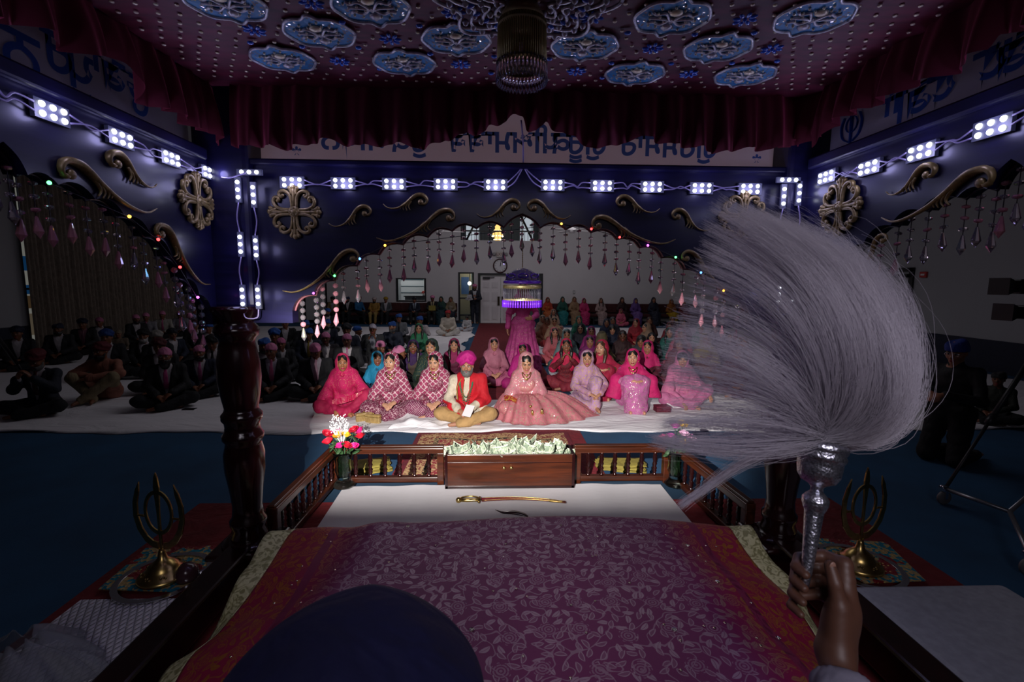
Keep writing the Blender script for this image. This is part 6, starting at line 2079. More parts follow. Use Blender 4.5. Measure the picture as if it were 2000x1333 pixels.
def person(px, py, label, kind='man', pz='cross', yaw=None, hy=0.0, hp=0.0, sc=1.0, res=.012, skin='#8a5a3e', Y=None, z0=.02, at=None,
           jacket=None, shirt='#b9b2b8', tie=None, legs='#101218', kurta=None, kp=None, head_='kerchief', hc='#d77ba5', beard=None, vest=None,
           scarf='#a03060', sp=None, sa='#d8c9a0', trim=None, drop=.28, wrap=False, hair='hair', haircol=None, top=None, tp=None, ta='#d8c9a0', skirt=None, skp=None, lips='#8a2a34', group=None, features=True, cat='person', gold=False):
    fem = kind == 'woman'
    hy, hp = round(hy / .2) * .2, round(hp / .2) * .2
    res_q = res
    k = cached(('pose', pz, fem, hy, hp), lambda: pose(pz, fem, hy, hp))
    hcv = k['hc'] * sc
    if Y is not None:
        P = atY(px, py, Y); sc = float(P[2]) / float(k['hc'][2]); hcv = k['hc'] * sc; z0 = 0.0
        P = np.array([P[0], P[1], 0])
    else:
        P = atZ(px, py, z0 + float(hcv[2]))
    if at is not None:
        P = np.array([at[0], at[1], 0.0]); z0 = at[2]
    if yaw is None:
        yaw = .55 * math.atan2(-P[0] + .1, max(1.5, P[1] - 2.0))
    if at is None and Y is None:
        # neighbours sit apart: slide along the sight line until there is room, head height following
        P0 = np.array([P[0], P[1]]); dirv = P0 / np.linalg.norm(P0)
        best = None
        for dt in (0, .12, -.12, .24, -.24, .36, -.36, .48, -.48, .6, -.6, .75, .9):
            q = P0 + dirv * dt
            f = 1 + dt / np.linalg.norm(P0)
            zh = CAM[2] + (z0 + float(hcv[2]) - CAM[2]) * f
            s2 = (zh - z0) / float(k['hc'][2])
            if abs(s2 / sc - 1) > .12: continue
            gap = min([np.linalg.norm(q - p) for p in PLACED] + [9])
            if best is None or min(gap, .66) > min(best[0], .66) + .02: best = (gap, q, s2)
            if gap >= .66 or res_q <= .009: break
        PLACED.append(best[1]); P = np.array([best[1][0], best[1][1], 0]); sc = best[2]; hcv = k['hc'] * sc
    R = rotz(yaw)
    off = R @ vec(hcv[0], hcv[1], 0) if at is None else vec(0, 0, 0)
    loc = (float(P[0] - off[0]), float(P[1] - off[1]), z0)
    r = empty('person', loc, yaw, label, cat, group)
    r.scale = (sc, sc, sc)
    K = (pz, fem, hy, hp, res_q)
    sm = skin_mat(skin)
    body = link('body', cached(('body',) + K, lambda: body_mesh(k, fem, res_q)), sm, r)
    hR = Matrix([[float(v) for v in row] for row in k['HR']]).to_euler()
    hcl = tuple(float(v) for v in k['hc'])
    def HL(name, mesh, m): return link(name, mesh, m, r, hcl, hR)
    hres = max(.006, res_q * .75)
    if features:
        fmz = face_meshes()
        for key in (('_a', '_b') if res_q <= .012 else ('',)):
            if res_q <= .012: HL('eye', fmz['eye' + key], M_eye)
            HL('iris' if key else 'irises', fmz['iris' + key], M_iris); HL('eyelashes', fmz['eyelashes' + key], M_hairm)
            HL('eyebrow' if key else 'eyebrows', fmz['eyebrow' + key], M_hairm)
        HL('lips', fmz['lips'], plain('lip_' + lips, srgb(lips), .35))
    if fem:
        if hair:
            HL('hair', cached(('hair', hair, hres), lambda: hl(hres, {'hair': f_hair, 'long': f_longhair, 'bangs': f_bangs}[hair], 'hair')), M_hairm if not haircol else plain('hair_' + haircol, srgb(haircol), .45, 0, 60, .4))
        link('kameez', cached(('kameez', pz, fem, res_q), lambda: g_kurta(k, res_q, True, True, .014)), fabric(top or scarf, tp, ta, 70), r)
        if pz != 'none':
            link('skirt', cached(('skirt', pz, fem, res_q), lambda: g_skirt(k, res_q, True)), fabric(skirt or top or scarf, skp or tp, ta, 70), r)
        if scarf:
            link('headscarf', cached(('scarf', drop, wrap) + K, lambda: g_scarf(k, res_q, True, drop, wrap)), fabric(scarf, sp, sa, 60 if sp != 'net' else 26), r)
            if trim:
                link('scarf_trim', cached(('trim', drop, wrap) + K, lambda: g_trim(k, min(res_q, .010), True, drop, wrap)), fabric(trim, 'dots', '#f0e0b0', 120, .4), r)
        if gold:
            link('necklace', cached(('neck', pz, hy, hp), lambda: necklace(k)), M_goldj, r)
            HL('earrings', cached(('earr',), lambda: MB().lathe([(0, .008), (.006, 0), (.011, -.014), (0, -.022)], 10, c=(-.079, .0, -.04)).lathe([(0, .008), (.006, 0), (.011, -.014), (0, -.022)], 10, c=(.079, .0, -.04)).mesh('earrings')), M_goldj)
            HL('forehead_pendant', cached(('tikka',), lambda: MB().lathe([(0, .003), (.008, .002), (.009, 0), (.006, -.003)], 12, c=(0, -.086, .058), M=Matrix.Rotation(PI / 2 - .4, 3, 'X')).tube([(0, -.083, .065), (0, -.070, .092), (0, -.04, .118)], .0022, 5).mesh('forehead_pendant')), M_goldj)
            link('bangles', cached(('bang', pz), lambda: bangles(k)), M_goldj, r)
    else:
        fn = {'kerchief': f_kerchief, 'turban': f_turban, 'flat': f_flat, 'groom': f_groom}.get(head_)
        if fn:
            nm = {'kerchief': 'headcloth', 'flat': 'headcloth', 'turban': 'turban', 'groom': 'turban'}[head_]
            HL(nm, cached((head_, hres), lambda: hl(hres, fn, nm)), fabric(hc))
        else:
            HL('hair', cached(('hairm', hres), lambda: hl(hres, f_bangs, 'hair')), M_hairm)
        if beard:
            HL('beard', cached(('beard', hres, beard == 'long'), lambda: hl(hres, (lambda F: f_beard(F, 1.7)) if beard == 'long' else f_beard, 'beard')), {'grey': M_greyb, 'white': M_whiteb}.get(beard, M_hairm))
        if kurta:
            link('kurta', cached(('kurta', pz, fem, res_q), lambda: g_kurta(k, res_q, False)), fabric(kurta, kp, ta, 70), r)
        else:
            link('shirt', cached(('shirt', pz, fem, res_q), lambda: g_shirt(k, res_q, False)), fabric(shirt), r)
            if tie: link('tie', cached(('tie', pz, fem, res_q), lambda: g_tie(k, res_q, False)), fabric(tie, rough=.45), r)
            if jacket: link('jacket', cached(('jacket', pz, fem, res_q), lambda: g_jacket(k, res_q, False)), fabric(jacket, rough=.8, sheen=.08), r)
        link('trousers', cached(('legs', pz, fem, res_q), lambda: g_legs(k, res_q, False)), fabric(legs, rough=.85, sheen=.05), r)
    r['_k'] = ''
    del r['_k']
    return r, k
def necklace(k):
    mb = MB(); n = k['nek']
    for rr, dz, th in ((.075, 0, .006), (.095, -.03, .007)):
        pts = []
        for i in range(17):
            a = PI * (i / 16)
            pts.append((n[0] + rr * .62 * math.cos(a), n[1] - .075 - (.042 + .012 * (rr > .08)) * math.sin(a), n[2] + .03 - (.035 - dz * 1.6) * math.sin(a)))
        mb.tube(pts, th, 6)
        mb.ball(pts[8], (.016, .008, .02), 8, 6)
    return mb.mesh('necklace')
def bangles(k):
    mb = MB()
    for i in (0, 1):
        w, e = k['wri'][i], k['elb'][i]; u = (e - w) / np.linalg.norm(e - w)
        a = np.cross(u, vec(0, 0, 1)); a /= np.linalg.norm(a); b = np.cross(u, a)
        for q in range(5):
            c = w + u * (.012 + .011 * q)
            mb.tube([c + (a * math.cos(t) + b * math.sin(t)) * .037 for t in np.linspace(0, 2 * PI, 15)], .0045, 5)
    return mb.mesh('bangles')

# ================================================================== EQUIPMENT
# strobe that lights the couple; housing and barn doors added unseen to trim the beam
sl = empty('strobe_lamp', (STROBE[0], STROBE[1], 0), 0, 'studio strobe with barn doors on a stand beside the photographer', 'strobe')
def flap(name, lo, hi): MB().lo_hi(lo, hi).build(name, M_black, sl)
D_ = .16
ztop = STROBE[2] - D_ * math.tan(math.radians(6.8)); zbot = STROBE[2] - D_ * math.tan(math.radians(27.4))
xl = -D_ * math.tan(math.radians(16)); xr = D_ * math.tan(math.radians(33))
flap('barn_door', (-.2, D_ - .002, ztop), (.25, D_, ztop + .14))
flap('barn_door', (-.2, D_ - .002, zbot - .14), (.25, D_, zbot))
flap('barn_door', (xl - .14, D_ - .002, zbot - .02), (xl, D_, ztop + .02))
flap('barn_door', (xr, D_ - .002, zbot - .02), (xr + .14, D_, ztop + .02))
MB().lo_hi((-.2, -.12, STROBE[2] + .1), (.25, D_, STROBE[2] + .11)).lo_hi((-.2, -.12, STROBE[2] - .24), (.25, D_, STROBE[2] - .23)).lo_hi((-.21, -.12, STROBE[2] - .24), (-.2, D_, STROBE[2] + .11)).lo_hi((.25, -.12, STROBE[2] - .24), (.26, D_, STROBE[2] + .11)).lo_hi((-.21, -.14, STROBE[2] - .24), (.26, -.12, STROBE[2] + .11)).build('housing', M_black, sl)
MB().tube([(0, -.13, ZP), (0, -.13, STROBE[2] - .2)], .015, 8).build('stand_pole', M_black, sl)

# ================================================================== THE PEOPLE
DK, NV, BK = '#15161d', '#121a2e', '#0c0c11'
PK, BL = '#cf7aa4', '#1a4f9e'
SK1, SK2, SK3, SKF, SKL = '#7a4c34', '#8f5f45', '#5e3826', '#b98468', '#c79578'

def man(px, py, lab, **k):
    k.setdefault('jacket', DK); k.setdefault('skin', SK1)
    return person(px, py, lab, 'man', **k)
def woman(px, py, lab, **k):
    k.setdefault('skin', SK2); k.setdefault('sc', .96)
    return person(px, py, lab, 'woman', **k)

# ---- the couple and the lit front row
GR, gk = man(912, 716, 'bearded groom in a magenta turban with red shawl, cross-legged beside the bride', kurta='#cfc4b0', kp='dots', ta='#9a8a5a', head_='groom', hc='#b8107c', beard='grey',
             legs='#b08d5c', skin='#a8765c', res=.009, yaw=-.05, sc=1.0)
def shawl():
    F = top_field(gk, .009, .040, False, .45)
    F.cap((-.16, -.10, .18), (.02, -.24, .15), .085, .06, .05)
    F.cut(lambda X, Y, Z: np.minimum(np.minimum(.035 - .22 * np.clip(.42 - Z, 0, .4) - X, np.maximum(np.maximum(-.125 - X, X + .035), Z * 0 - .0 + (Y - .05))), np.maximum(Z - .27, -.5 - X)))
    F.add(folds(.006))
    return F.mesh('shawl')
link('shawl', shawl(), fabric('#c00d22', rough=.8), GR)
mb = MB(); n_ = gk['nek']
for j, (dz, w) in enumerate(((-.17, .07), (-.22, .075), (-.28, .08))):
    pts = smooth_path([(-w, -.04, .54), (-w * .95, -.13, .46), (0, -.145, .50 + dz), (w * .95, -.13, .46), (w, -.04, .54)], 12)
    for p in pts: mb.ball(p, .0065, 6, 4)
mb.build('bead_necklaces', plain('green_beads', (.03, .16, .08), .25), GR)
MB().tube(smooth_path([(-.06, -.07, .56), (-.11, -.13, .45), (-.10, -.15, .30)], 5), .008, 5, .4).tube(smooth_path([(-.02, -.1, .55), (-.035, -.145, .42), (-.03, -.15, .30)], 5), .006, 5, .4).build('shawl_border', fabric('#a8843c', 'dots', '#e8d08a', 120), GR)
env = MB().box((0, 0, 0), (.11, .16, .004)).build('envelope', M_white)
env.location = Vector(GR.location) + Vector((.035, -.34, .215)); env.rotation_euler = (.75, .1, -.35)
tag(env, 'white envelope held in the hands of the groom', 'envelope')

BR, bk = woman(1028, 709, 'bride in a pink sequinned gown and veil with gold jewellery, head bowed', pz='cross', hp=.4, scarf='#c9808c', sp='sequin', sa='#d9c3b8', trim='#d8a8a8', drop=.16, top='#c77c80', tp='sequin', ta='#d9c0ac',
               skirt='#c07078', skp='sequin', skin='#bd8a6c', res=.009, yaw=.04, gold=True, sc=1.0, lips='#a85058')
def gown(u, v):
    a = u * 2 * PI
    c, s_ = math.cos(a), math.sin(a)
    rx = 1.0 if c > 0 else .47
    ry = .33 if s_ > 0 else .58
    r1 = 1 / math.sqrt((c / rx) ** 2 + (s_ / ry) ** 2)
    r0 = .125
    pl = math.sin(19 * a + 1.2 * math.sin(3 * a))
    r = r0 + (r1 - r0) * (v ** .85) * (1 + .045 * pl * v)
    z = .30 * (1 - v) ** 1.25 + .11 * math.sin(PI * min(1, v * 1.08)) * (1 - .45 * max(0, c) * v) + .02 * pl * math.sin(PI * v) * .9
    return (r * c, .05 + r * s_, max(.004, z if v < .985 else .006))
mb = MB(); mb.grid(190, 26, gown)
link('gown', mb.mesh('gown'), fabric('#bd6f78', 'sequin', '#d9bfa8', 52, .6), BR)
mb = MB(); mb.grid(24, 6, lambda u, v: (-.30 + .42 * u, -.20 - .12 * math.sin(PI * u) + .09 * v, .285 - .03 * u + .02 * math.sin(9 * u) - .05 * (1 - v)))
link('red_sash', mb.mesh('red_sash'), fabric('#a00f20', 'leaf', '#c8963c', 30), BR)
MB().lathe([(0, .012), (.02, .01), (.024, 0), (.018, -.016), (0, -.03)], 14, c=(.02, -.35, .20)).lathe([(0, .02), (.016, 0), (.024, -.05), (0, -.06)], 12, c=(.16, -.42, .17)).lathe([(0, .02), (.016, 0), (.024, -.05), (0, -.06)], 12, c=(.04, -.40, .15)).build('gold_tassels', M_goldj, BR)

F1, f1k = woman(669, 710, 'woman in a hot pink gold-dotted shawl leaning on one hand, beside the roses', pz='lean', scarf='#c8125e', sp='dots', sa='#d9c07a', trim='#c9a468', drop=.05, wrap=True, top='#b81050', skirt='#b00f4a', skin='#a8704e', res=.009, hy=.2, yaw=.12, lips='#b01850')
mb = MB(); mb.grid(20, 4, lambda u, v: (-.10 + .44 * u, -.33 + .14 * u * u + .01 * math.sin(12 * u), .145 + .10 * u + .085 * v))
link('hem_band', mb.mesh('hem_band'), fabric('#c01850', 'dots', '#ecd9a4', 55, .4), F1)
woman(737, 702, 'woman in a bright teal-blue headscarf behind the hot pink shawl', scarf='#1685b0', wrap=True, drop=.3, top='#0e3f5c', skin='#8a5a42', hy=.2, yaw=.1)
woman(763, 708, 'bridesmaid in maroon with a silver-netted pink veil, between teal scarf and other bridesmaid', scarf='#a03c62', sp='net', sa='#d9c4c8', trim='#b08a4a', drop=.12, top='#7a1240', tp='leaf', ta='#c8a8b0', skirt='#6a0f3c', skin=SKL, res=.009, hy=-.2, yaw=.1, gold=True, sc=1.0)
woman(849, 708, 'bridesmaid in maroon with a silver-netted veil right beside the groom', scarf='#a03c62', sp='net', sa='#d9c4c8', trim='#b08a4a', drop=.12, top='#7a1240', tp='leaf', ta='#c8a8b0', skirt='#7a2050', skp='net', skin=SKL, res=.009, hy=-.2, hp=.2, yaw=.05, gold=True, sc=1.0)
woman(807, 679, 'young woman in a deep purple hood between the two bridesmaids', scarf='#35104e', drop=.2, top='#4a3a30', skin='#80523c', hair='long')
woman(842, 680, 'woman in dark green with a gold-edged veil behind the second bridesmaid', scarf='#14302a', sp='dots', sa='#a89858', trim='#b89a3c', drop=.2, top='#1a2618', skin=SKF, hy=-.2, gold=True, sc=1.02)
woman(887, 676, 'woman in a dark magenta veil sitting behind the groom with half her face shadowed', scarf='#8a1850', drop=.3, top='#5a1034', skin=SKF, hair='long')
woman(965, 674, 'woman in a dusty pink gold-edged shawl seated on the red aisle carpet', scarf='#b06a80', trim='#b09050', drop=.22, wrap=True, top='#b0647c', skirt='#b85a80', skin=SKF, hy=.0, yaw=.15)
woman(1021, 685, 'girl in a magenta veil peeping over the bowed head of the bride', scarf='#b01078', trim='#b09048', drop=.25, top='#a01068', skin='#8a5a44', sc=.92)
woman(1106, 677, 'woman in crimson taking a picture with a small camera', pz='phone', scarf='#c01048', trim='#b08a50', drop=.25, top='#5a0c20', tp='leaf', ta='#8a2a30', skirt='#7a1830', skin='#8a5a42', hair='long', sc=1.0, yaw=-.1)
woman(1152, 669, 'woman with a purple and magenta hood above the lilac outfit', scarf='#6a1058', trim='#a02868', drop=.3, top='#3a0c34', skin='#94644c')
woman(1147, 702, 'woman in pale lilac with gold motifs hugging one raised knee', pz='oneknee', scarf='#b98ab4', sp='leaf', sa='#c0a070', drop=.2, top='#b884b2', tp='leaf', ta='#c2a06a', skirt='#b48ab8', skin='#b07e62', res=.009, hy=-.2, yaw=.02, trim='#c8b090', lips='#a03058')
woman(1174, 681, 'woman with light brown hair in a crimson shawl, looking aside behind the lilac outfit', pz='kneesup', scarf='#a80f3e', drop=.1, top='#6a4a30', skirt='#9a0f38', skin=SKL, hy=-.4, hair='long', haircol='#4a3020', sc=.98)
woman(1236, 700, 'smiling woman in a pink sari with hennaed arms folded over raised knees', pz='kneesup', scarf='#c81468', trim='#c8a8b0', drop=.15, top='#c870a4', tp='sequin', ta='#d8c0b8', skirt='#c068a2', skp=None, skin='#c08a70', res=.009, hy=-.2, yaw=-.1, gold=True, sc=1.0)
woman(1265, 680, 'older woman with a hot pink shawl round her neck over dark maroon', scarf='#c01a66', wrap=True, drop=.36, top='#5c1030', tp='dots', ta='#a08050', skin='#a87458', hy=-.2)
woman(1333, 703, 'woman in a baby pink sari seen through the outer white whisk hairs', pz='lean', scarf='#c8709c', sp='dots', sa='#c8a07a', trim='#b06a88', drop=.12, wrap=False, top='#c26c98', tp='dots', ta='#c8a07a', skirt='#c06a9a', skin=SKF, hair='bangs', hy=-.2, yaw=-.1, res=.009)

# ---- women further back
for px, py, sccol, lab, kw in [
    (1083, 651, '#b05e66', 'woman in a salmon pink veil with long hair near the aisle', dict(top='#b0505a', hair='long', hy=.2, skin=SKF)),
    (1107, 656, '#5f7a7c', 'woman in a grey-teal veil right behind the picture-taker', dict(top='#3a5054')),
    (1134, 643, '#0e1020', 'dark-haired woman in black scarf and navy, face turned to the aisle', dict(top='#101830', hy=-.2, skin=SKF)),
    (1155, 649, '#8a1a66', 'woman in magenta half hidden behind the purple hood', dict(top='#6a1050')),
    (1068, 628, '#6a3420', 'woman wrapped in a rust-brown shawl beside the aisle', dict(wrap=True, skin=SK3, drop=.1)),
    (1060, 624, '#8a7262', 'woman in a beige veil beyond the rust-brown shawl', dict(top='#70202c')),
    (1083, 629, '#a08066', 'woman in a tan veil over red, next to the rust-brown shawl', dict(top='#8a1c24')),
    (1131, 626, '#0f5a48', 'woman in a bottle green veil, third row near the aisle', dict(skin=SKF)),
    (1081, 611, '#8f7468', 'woman in a beige lace veil sitting before the bench', dict(top='#8a6a60', hair='long')),
    (1185, 632, '#0e1838', 'woman in a navy veil bordered in grey, face bent', dict(top='#0e1838', trim='#4a5070')),
    (1197, 628, '#3f3c48', 'woman in a grey veil sitting close against the navy veil', dict(top='#101a3c')),
    (1196, 645, '#0c1430', 'short-haired woman with a fringe in dark blue', dict(top='#0c1430', hair='bangs', skin=SKF, wrap=False)),
    (1216, 658, '#2a0c12', 'woman in deep maroon with a thin gold veil edge', dict(top='#38101a', trim='#8a6a3c', skin=SK3)),
    (1178, 660, '#5c5238', 'woman with her back half turned in an olive shawl', dict(yaw=2.2, wrap=True, drop=.1)),
    (1242, 632, '#8a1226', 'woman in a bright red veil and tunic, farther right', dict(top='#9a1428', hy=-.4, skin=SKF)),
    (1261, 641, '#8a705c', 'woman in profile under a tan striped shawl', dict(yaw=-1.2, wrap=True, skin=SKF)),
    (1269, 628, '#3a1410', 'woman in a dark brown veil behind the tan striped shawl', dict()),
    (1252, 668, '#2a2a30', 'dark-haired woman in charcoal behind the pink sari', dict(hair='bangs', hy=-.2)),
    (1273, 661, '#1c1a20', 'woman in a black veil behind the hot pink shawl', dict(skin=SKF)),
    (1308, 651, '#12564e', 'woman with long black hair in a teal and tan veil', dict(hair='long', hy=-.2, skin=SKF, trim='#7a6040')),
    (1330, 656, '#a04c60', 'woman in a rose pink veil behind the older brown scarf', dict()),
    (1327, 675, '#5c2030', 'older woman in dusky rose scarf and brown behind the baby pink sari', dict(top='#4a1c20', skin='#a07058')),
    (1314, 625, '#3a1018', 'girl with a dark red top near the bench', dict(sc=.8)),
    (1308, 638, '#6a1020', 'girl in a maroon veil before the dark red top', dict(sc=.85)),
    (1336, 632, '#4a0c14', 'woman in very dark red, partly behind the whisk hairs', dict()),
    (1369, 644, '#5a8a7c', 'woman in a mint striped top behind the whisk hairs', dict(top='#5a9080')),
    (1379, 665, '#8a7a40', 'woman in a mustard yellow veil behind the whisk hairs', dict(top='#6a4030', wrap=False)),
    (1391, 683, '#5a3a20', 'child in brown behind the whisk hairs', dict(sc=.75)),
    (1398, 643, '#101018', 'woman in black beyond the mint striped top', dict()),
    (1425, 660, '#3a2030', 'woman in plum veil deep behind the whisk', dict()),
    (1452, 672, '#6a3a30', 'woman in a brick veil deep behind the whisk', dict()),
    (1440, 690, '#4a1830', 'woman in dark rose behind the thick of the whisk', dict()),
    ]:
    kw.setdefault('drop', .25)
    woman(px, py, lab, scarf=sccol, res=.014, pz='cross', **kw)

# ---- women on the back bench and before it
for px, py, sccol, lab, kw in [
    (1070, 587, '#a03018', 'woman in a red-orange sari on the bench next to the doors', dict(top='#a83a20', tp='leaf', ta='#a8803c')),
    (1099, 586, '#0c4a40', 'woman in dark green with a turquoise lap on the bench', dict(skirt='#0c6a6c')),
    (1122, 586, '#8a6c50', 'woman in beige holding yellow paper on the bench', dict()),
    (1141, 588.5, '#b02060', 'woman all in deep pink on the bench', dict()),
    (1174, 588, '#9a8280', 'woman in pale pink by her shadow on the wall', dict(hair='long')),
    (1215.5, 587, '#28080e', 'woman in maroon with joined hands on the bench', dict(trim='#8a7050')),
    (1242, 588.5, '#5c3c80', 'woman in lavender on the bench', dict(skirt='#6a4a8c')),
    (1277, 587, '#10142a', 'woman in navy with a beige front on the bench', dict(top='#181c30')),
    (1312, 590, '#8a5a10', 'woman in yellow and red patterned dress on the bench', dict(sp='leaf', sa='#8a1818', skirt='#a8860c')),
    (1336, 592, '#6a0c14', 'woman in dark red at the bench end past the patterned dress', dict())]:
    woman(px, py, lab, scarf=sccol, res=.016, pz='bench', Y=20.12, yaw=0.0, **kw)
woman(1213, 609, 'child in a pink veil sitting on the floor before the bench', scarf='#b8506c', res=.016, sc=.85)
woman(1077, 602, 'woman in navy between the beige lace veil and the bench', scarf='#0e1430', res=.016)

# ---- men and women on the other bench
for px, py, lab, kw in [
    (649.5, 586, 'man in a beige waistcoat and dark turban at the bench end by the grey door', dict(jacket='#8a7450', head_='turban', hc='#0e1018', shirt='#9a9aa0')),
    (679, 585.5, 'man in a black suit and dark blue cap on the bench', dict(jacket=BK, head_='flat', hc='#122850', beard='black')),
    (701.5, 585, 'man in a blue shirt and red turban turned aside on the bench', dict(jacket=None, shirt='#125a8a', head_='turban', hc='#5a1018', yaw=1.0)),
    (731, 587, 'man in a mustard tunic and white turban on the bench', dict(kurta='#9a7432', legs='#9a8048', head_='turban', hc='#b9a8a8', beard='black')),
    (753.5, 586.5, 'man in a grey suit and yellow turban reading on the bench', dict(jacket='#4a4e54', head_='turban', hc='#a8881c')),
    (809.5, 587, 'man in a blue suit, dark tie and dark turban below the office window', dict(jacket=NV, head_='turban', hc='#10131c', shirt='#9aa4b4', tie='#1a2230')),
    (844.7, 584, 'man in a black suit and pink turban holding a yellow envelope', dict(jacket=BK, head_='turban', hc=PK, skin=SK3, shirt='#a89878', tie=BK))]:
    man(px, py, lab, res=.016, pz='bench', Y=20.12, yaw=kw.pop('yaw', 0.0), **kw)
woman(861.5, 585.5, 'woman in a green scarf on the bench beside the yellow envelope', scarf='#123c34', top='#0e3038', res=.016, pz='bench', Y=20.12, yaw=0)
woman(880.5, 586, 'woman in a beige scarf and pale jacket at the bench end by the tall window', scarf='#7a6a52', top='#8f8578', skirt='#141c2c', res=.016, pz='bench', Y=20.12, yaw=0)
ev = MB().box((0, 0, 0), (.28, .02, .2)).build('yellow_envelope', M_yel, loc=atY(844, 602, 19.72)); tag(ev, 'yellow envelope in the hands of the man in pink turban on the bench', 'envelope')

man(927, 562, 'standing man in a dark suit and pink turban holding a baby by the doors', jacket='#1c2230', legs='#1c2230', head_='turban', hc=PK, beard='black', pz='stand', Y=20.2, yaw=0, res=.014, shirt='#b0b0b8')
bb = atY(917, 578, 19.95)
man(917, 573, 'baby in white carried by the standing man', kurta='#b8b8c0', head_='none', pz='cross', sc=.42, at=(bb[0], bb[1], float(bb[2]) - .2), res=.016, yaw=-.2, legs='#b0b0b8')
man(912, 621, 'toddler in white crouching on the floor by the tall window', kurta='#b0b0b4', legs='#a8a8b0', head_='none', sc=.68, res=.016, yaw=-.3, hp=.4)
woman(1022, 566, 'woman in a long pink dress standing in the aisle, head behind the beaded umbrella', pz='stand', Y=9.0, scarf='#c03a86', top='#c0408a', skirt='#b83c86', skp='dots', drop=1.1, yaw=0, res=.012, gold=False, skin=SKF)

man(875, 614, 'man in white tunic and red cap sitting alone on the far white sheet', kurta='#b8b0a4', legs='#b4b0ac', head_='flat', hc='#a01420', res=.014, skin=SK1, yaw=.1)

# ---- seated men near the aisle side of the post
for px, py, lab, kw in [
    (779, 622, 'man in a grey shirt and blue headcloth far back beside white-shirted neighbour', dict(jacket=None, shirt='#5c6068', tie='#181c24', head_='flat', hc=BL)),
    (820, 627, 'man in a white shirt and blue headcloth covering his face', dict(jacket=None, shirt='#a8a0a4', head_='flat', hc=BL, pz='phone', yaw=.2)),
    (766, 639, 'man in a navy shirt, blue headcloth and grey beard with palms together', dict(jacket=None, shirt='#141c30', head_='flat', hc=BL, beard='grey', skin='#a8765c')),
    (728, 644, 'man in a white knotted headcloth and grey blazer', dict(jacket='#24262a', shirt='#8a8c98', head_='kerchief', hc='#a8a4b4', pz='phone')),
    (677, 646, 'man in a black turban among neighbours with blue headcloths', dict(head_='turban', hc='#10121a', jacket=NV)),
    (699, 647, 'man in a blue headcloth facing away in a blue suit', dict(head_='flat', hc=BL, jacket=NV, yaw=1.6)),
    (677.5, 666, 'man in black suit, pink tie and knotted pink headcloth, mouth closed, gazing forward', dict(tie='#a8688c', hc=PK, res=.012, skin='#8a5a40')),
    (744, 679, 'man in a pink knotted headcloth looking aside behind the teal scarf', dict(hc=PK, hy=.4, hp=.2, yaw=.5)),
    (781, 690, 'man in a pink headcloth mostly hidden behind the maroon bridesmaid', dict(hc=PK, yaw=1.8)),
    (636, 662, 'dark-faced man in a pink headcloth and dark purple suit', dict(hc=PK, jacket='#1c141e', skin=SK3)),
    (616, 687, 'man in dark suit and pink headcloth looking down, hand at his ear', dict(hc=PK, tie='#b88aa4', hp=.4, hy=-.2, res=.012, shirt='#b4aab8')),
    (638.5, 634, 'long-haired bearded man in a blue headcloth', dict(head_='flat', hc=BL, jacket=NV, beard='black', skin='#a8765c')),
    (640, 611, 'man in a blue turban and white collar below the bench', dict(head_='turban', hc=BL, beard='black')),
    (620, 627, 'man in a white cap by the crystal strands', dict(head_='kerchief', hc='#a09898', beard='black')),
    (602, 654, 'man in a blue headcloth with a mustard tie', dict(head_='flat', hc=BL, tie='#8a7428', jacket=NV)),
    (596, 637, 'man in a blue headcloth behind the mustard tie', dict(head_='flat', hc=BL)),
    (557, 633, 'man in a dull pink cap in dark clothes far behind the post', dict(hc='#8f6478', jacket=BK)),
    (536, 657, 'man in a wide blue turban close by the post', dict(head_='turban', hc=BL)),
    (516, 676, 'man in a blue headcloth tight behind the turned post', dict(head_='flat', hc=BL, beard='black')),
    (549, 673, 'man in a pink headcloth whose face is behind a crystal drop', dict(hc='#b8608a')),
    (529, 687, 'man in dark suit, pale shirt and pink tie beside the turned post, hand on knee', dict(hc=PK, tie='#c8608c', hy=-.2, res=.012, shirt='#a8a0b0'))]:
    kw.setdefault('res', .014)
    man(px, py, lab, **kw)
woman(818, 643, 'girl in a mint green veil and dress behind the purple hood', scarf='#2c7a56', top='#347a5c', drop=.12, res=.014, skin=SKF, hair='long')

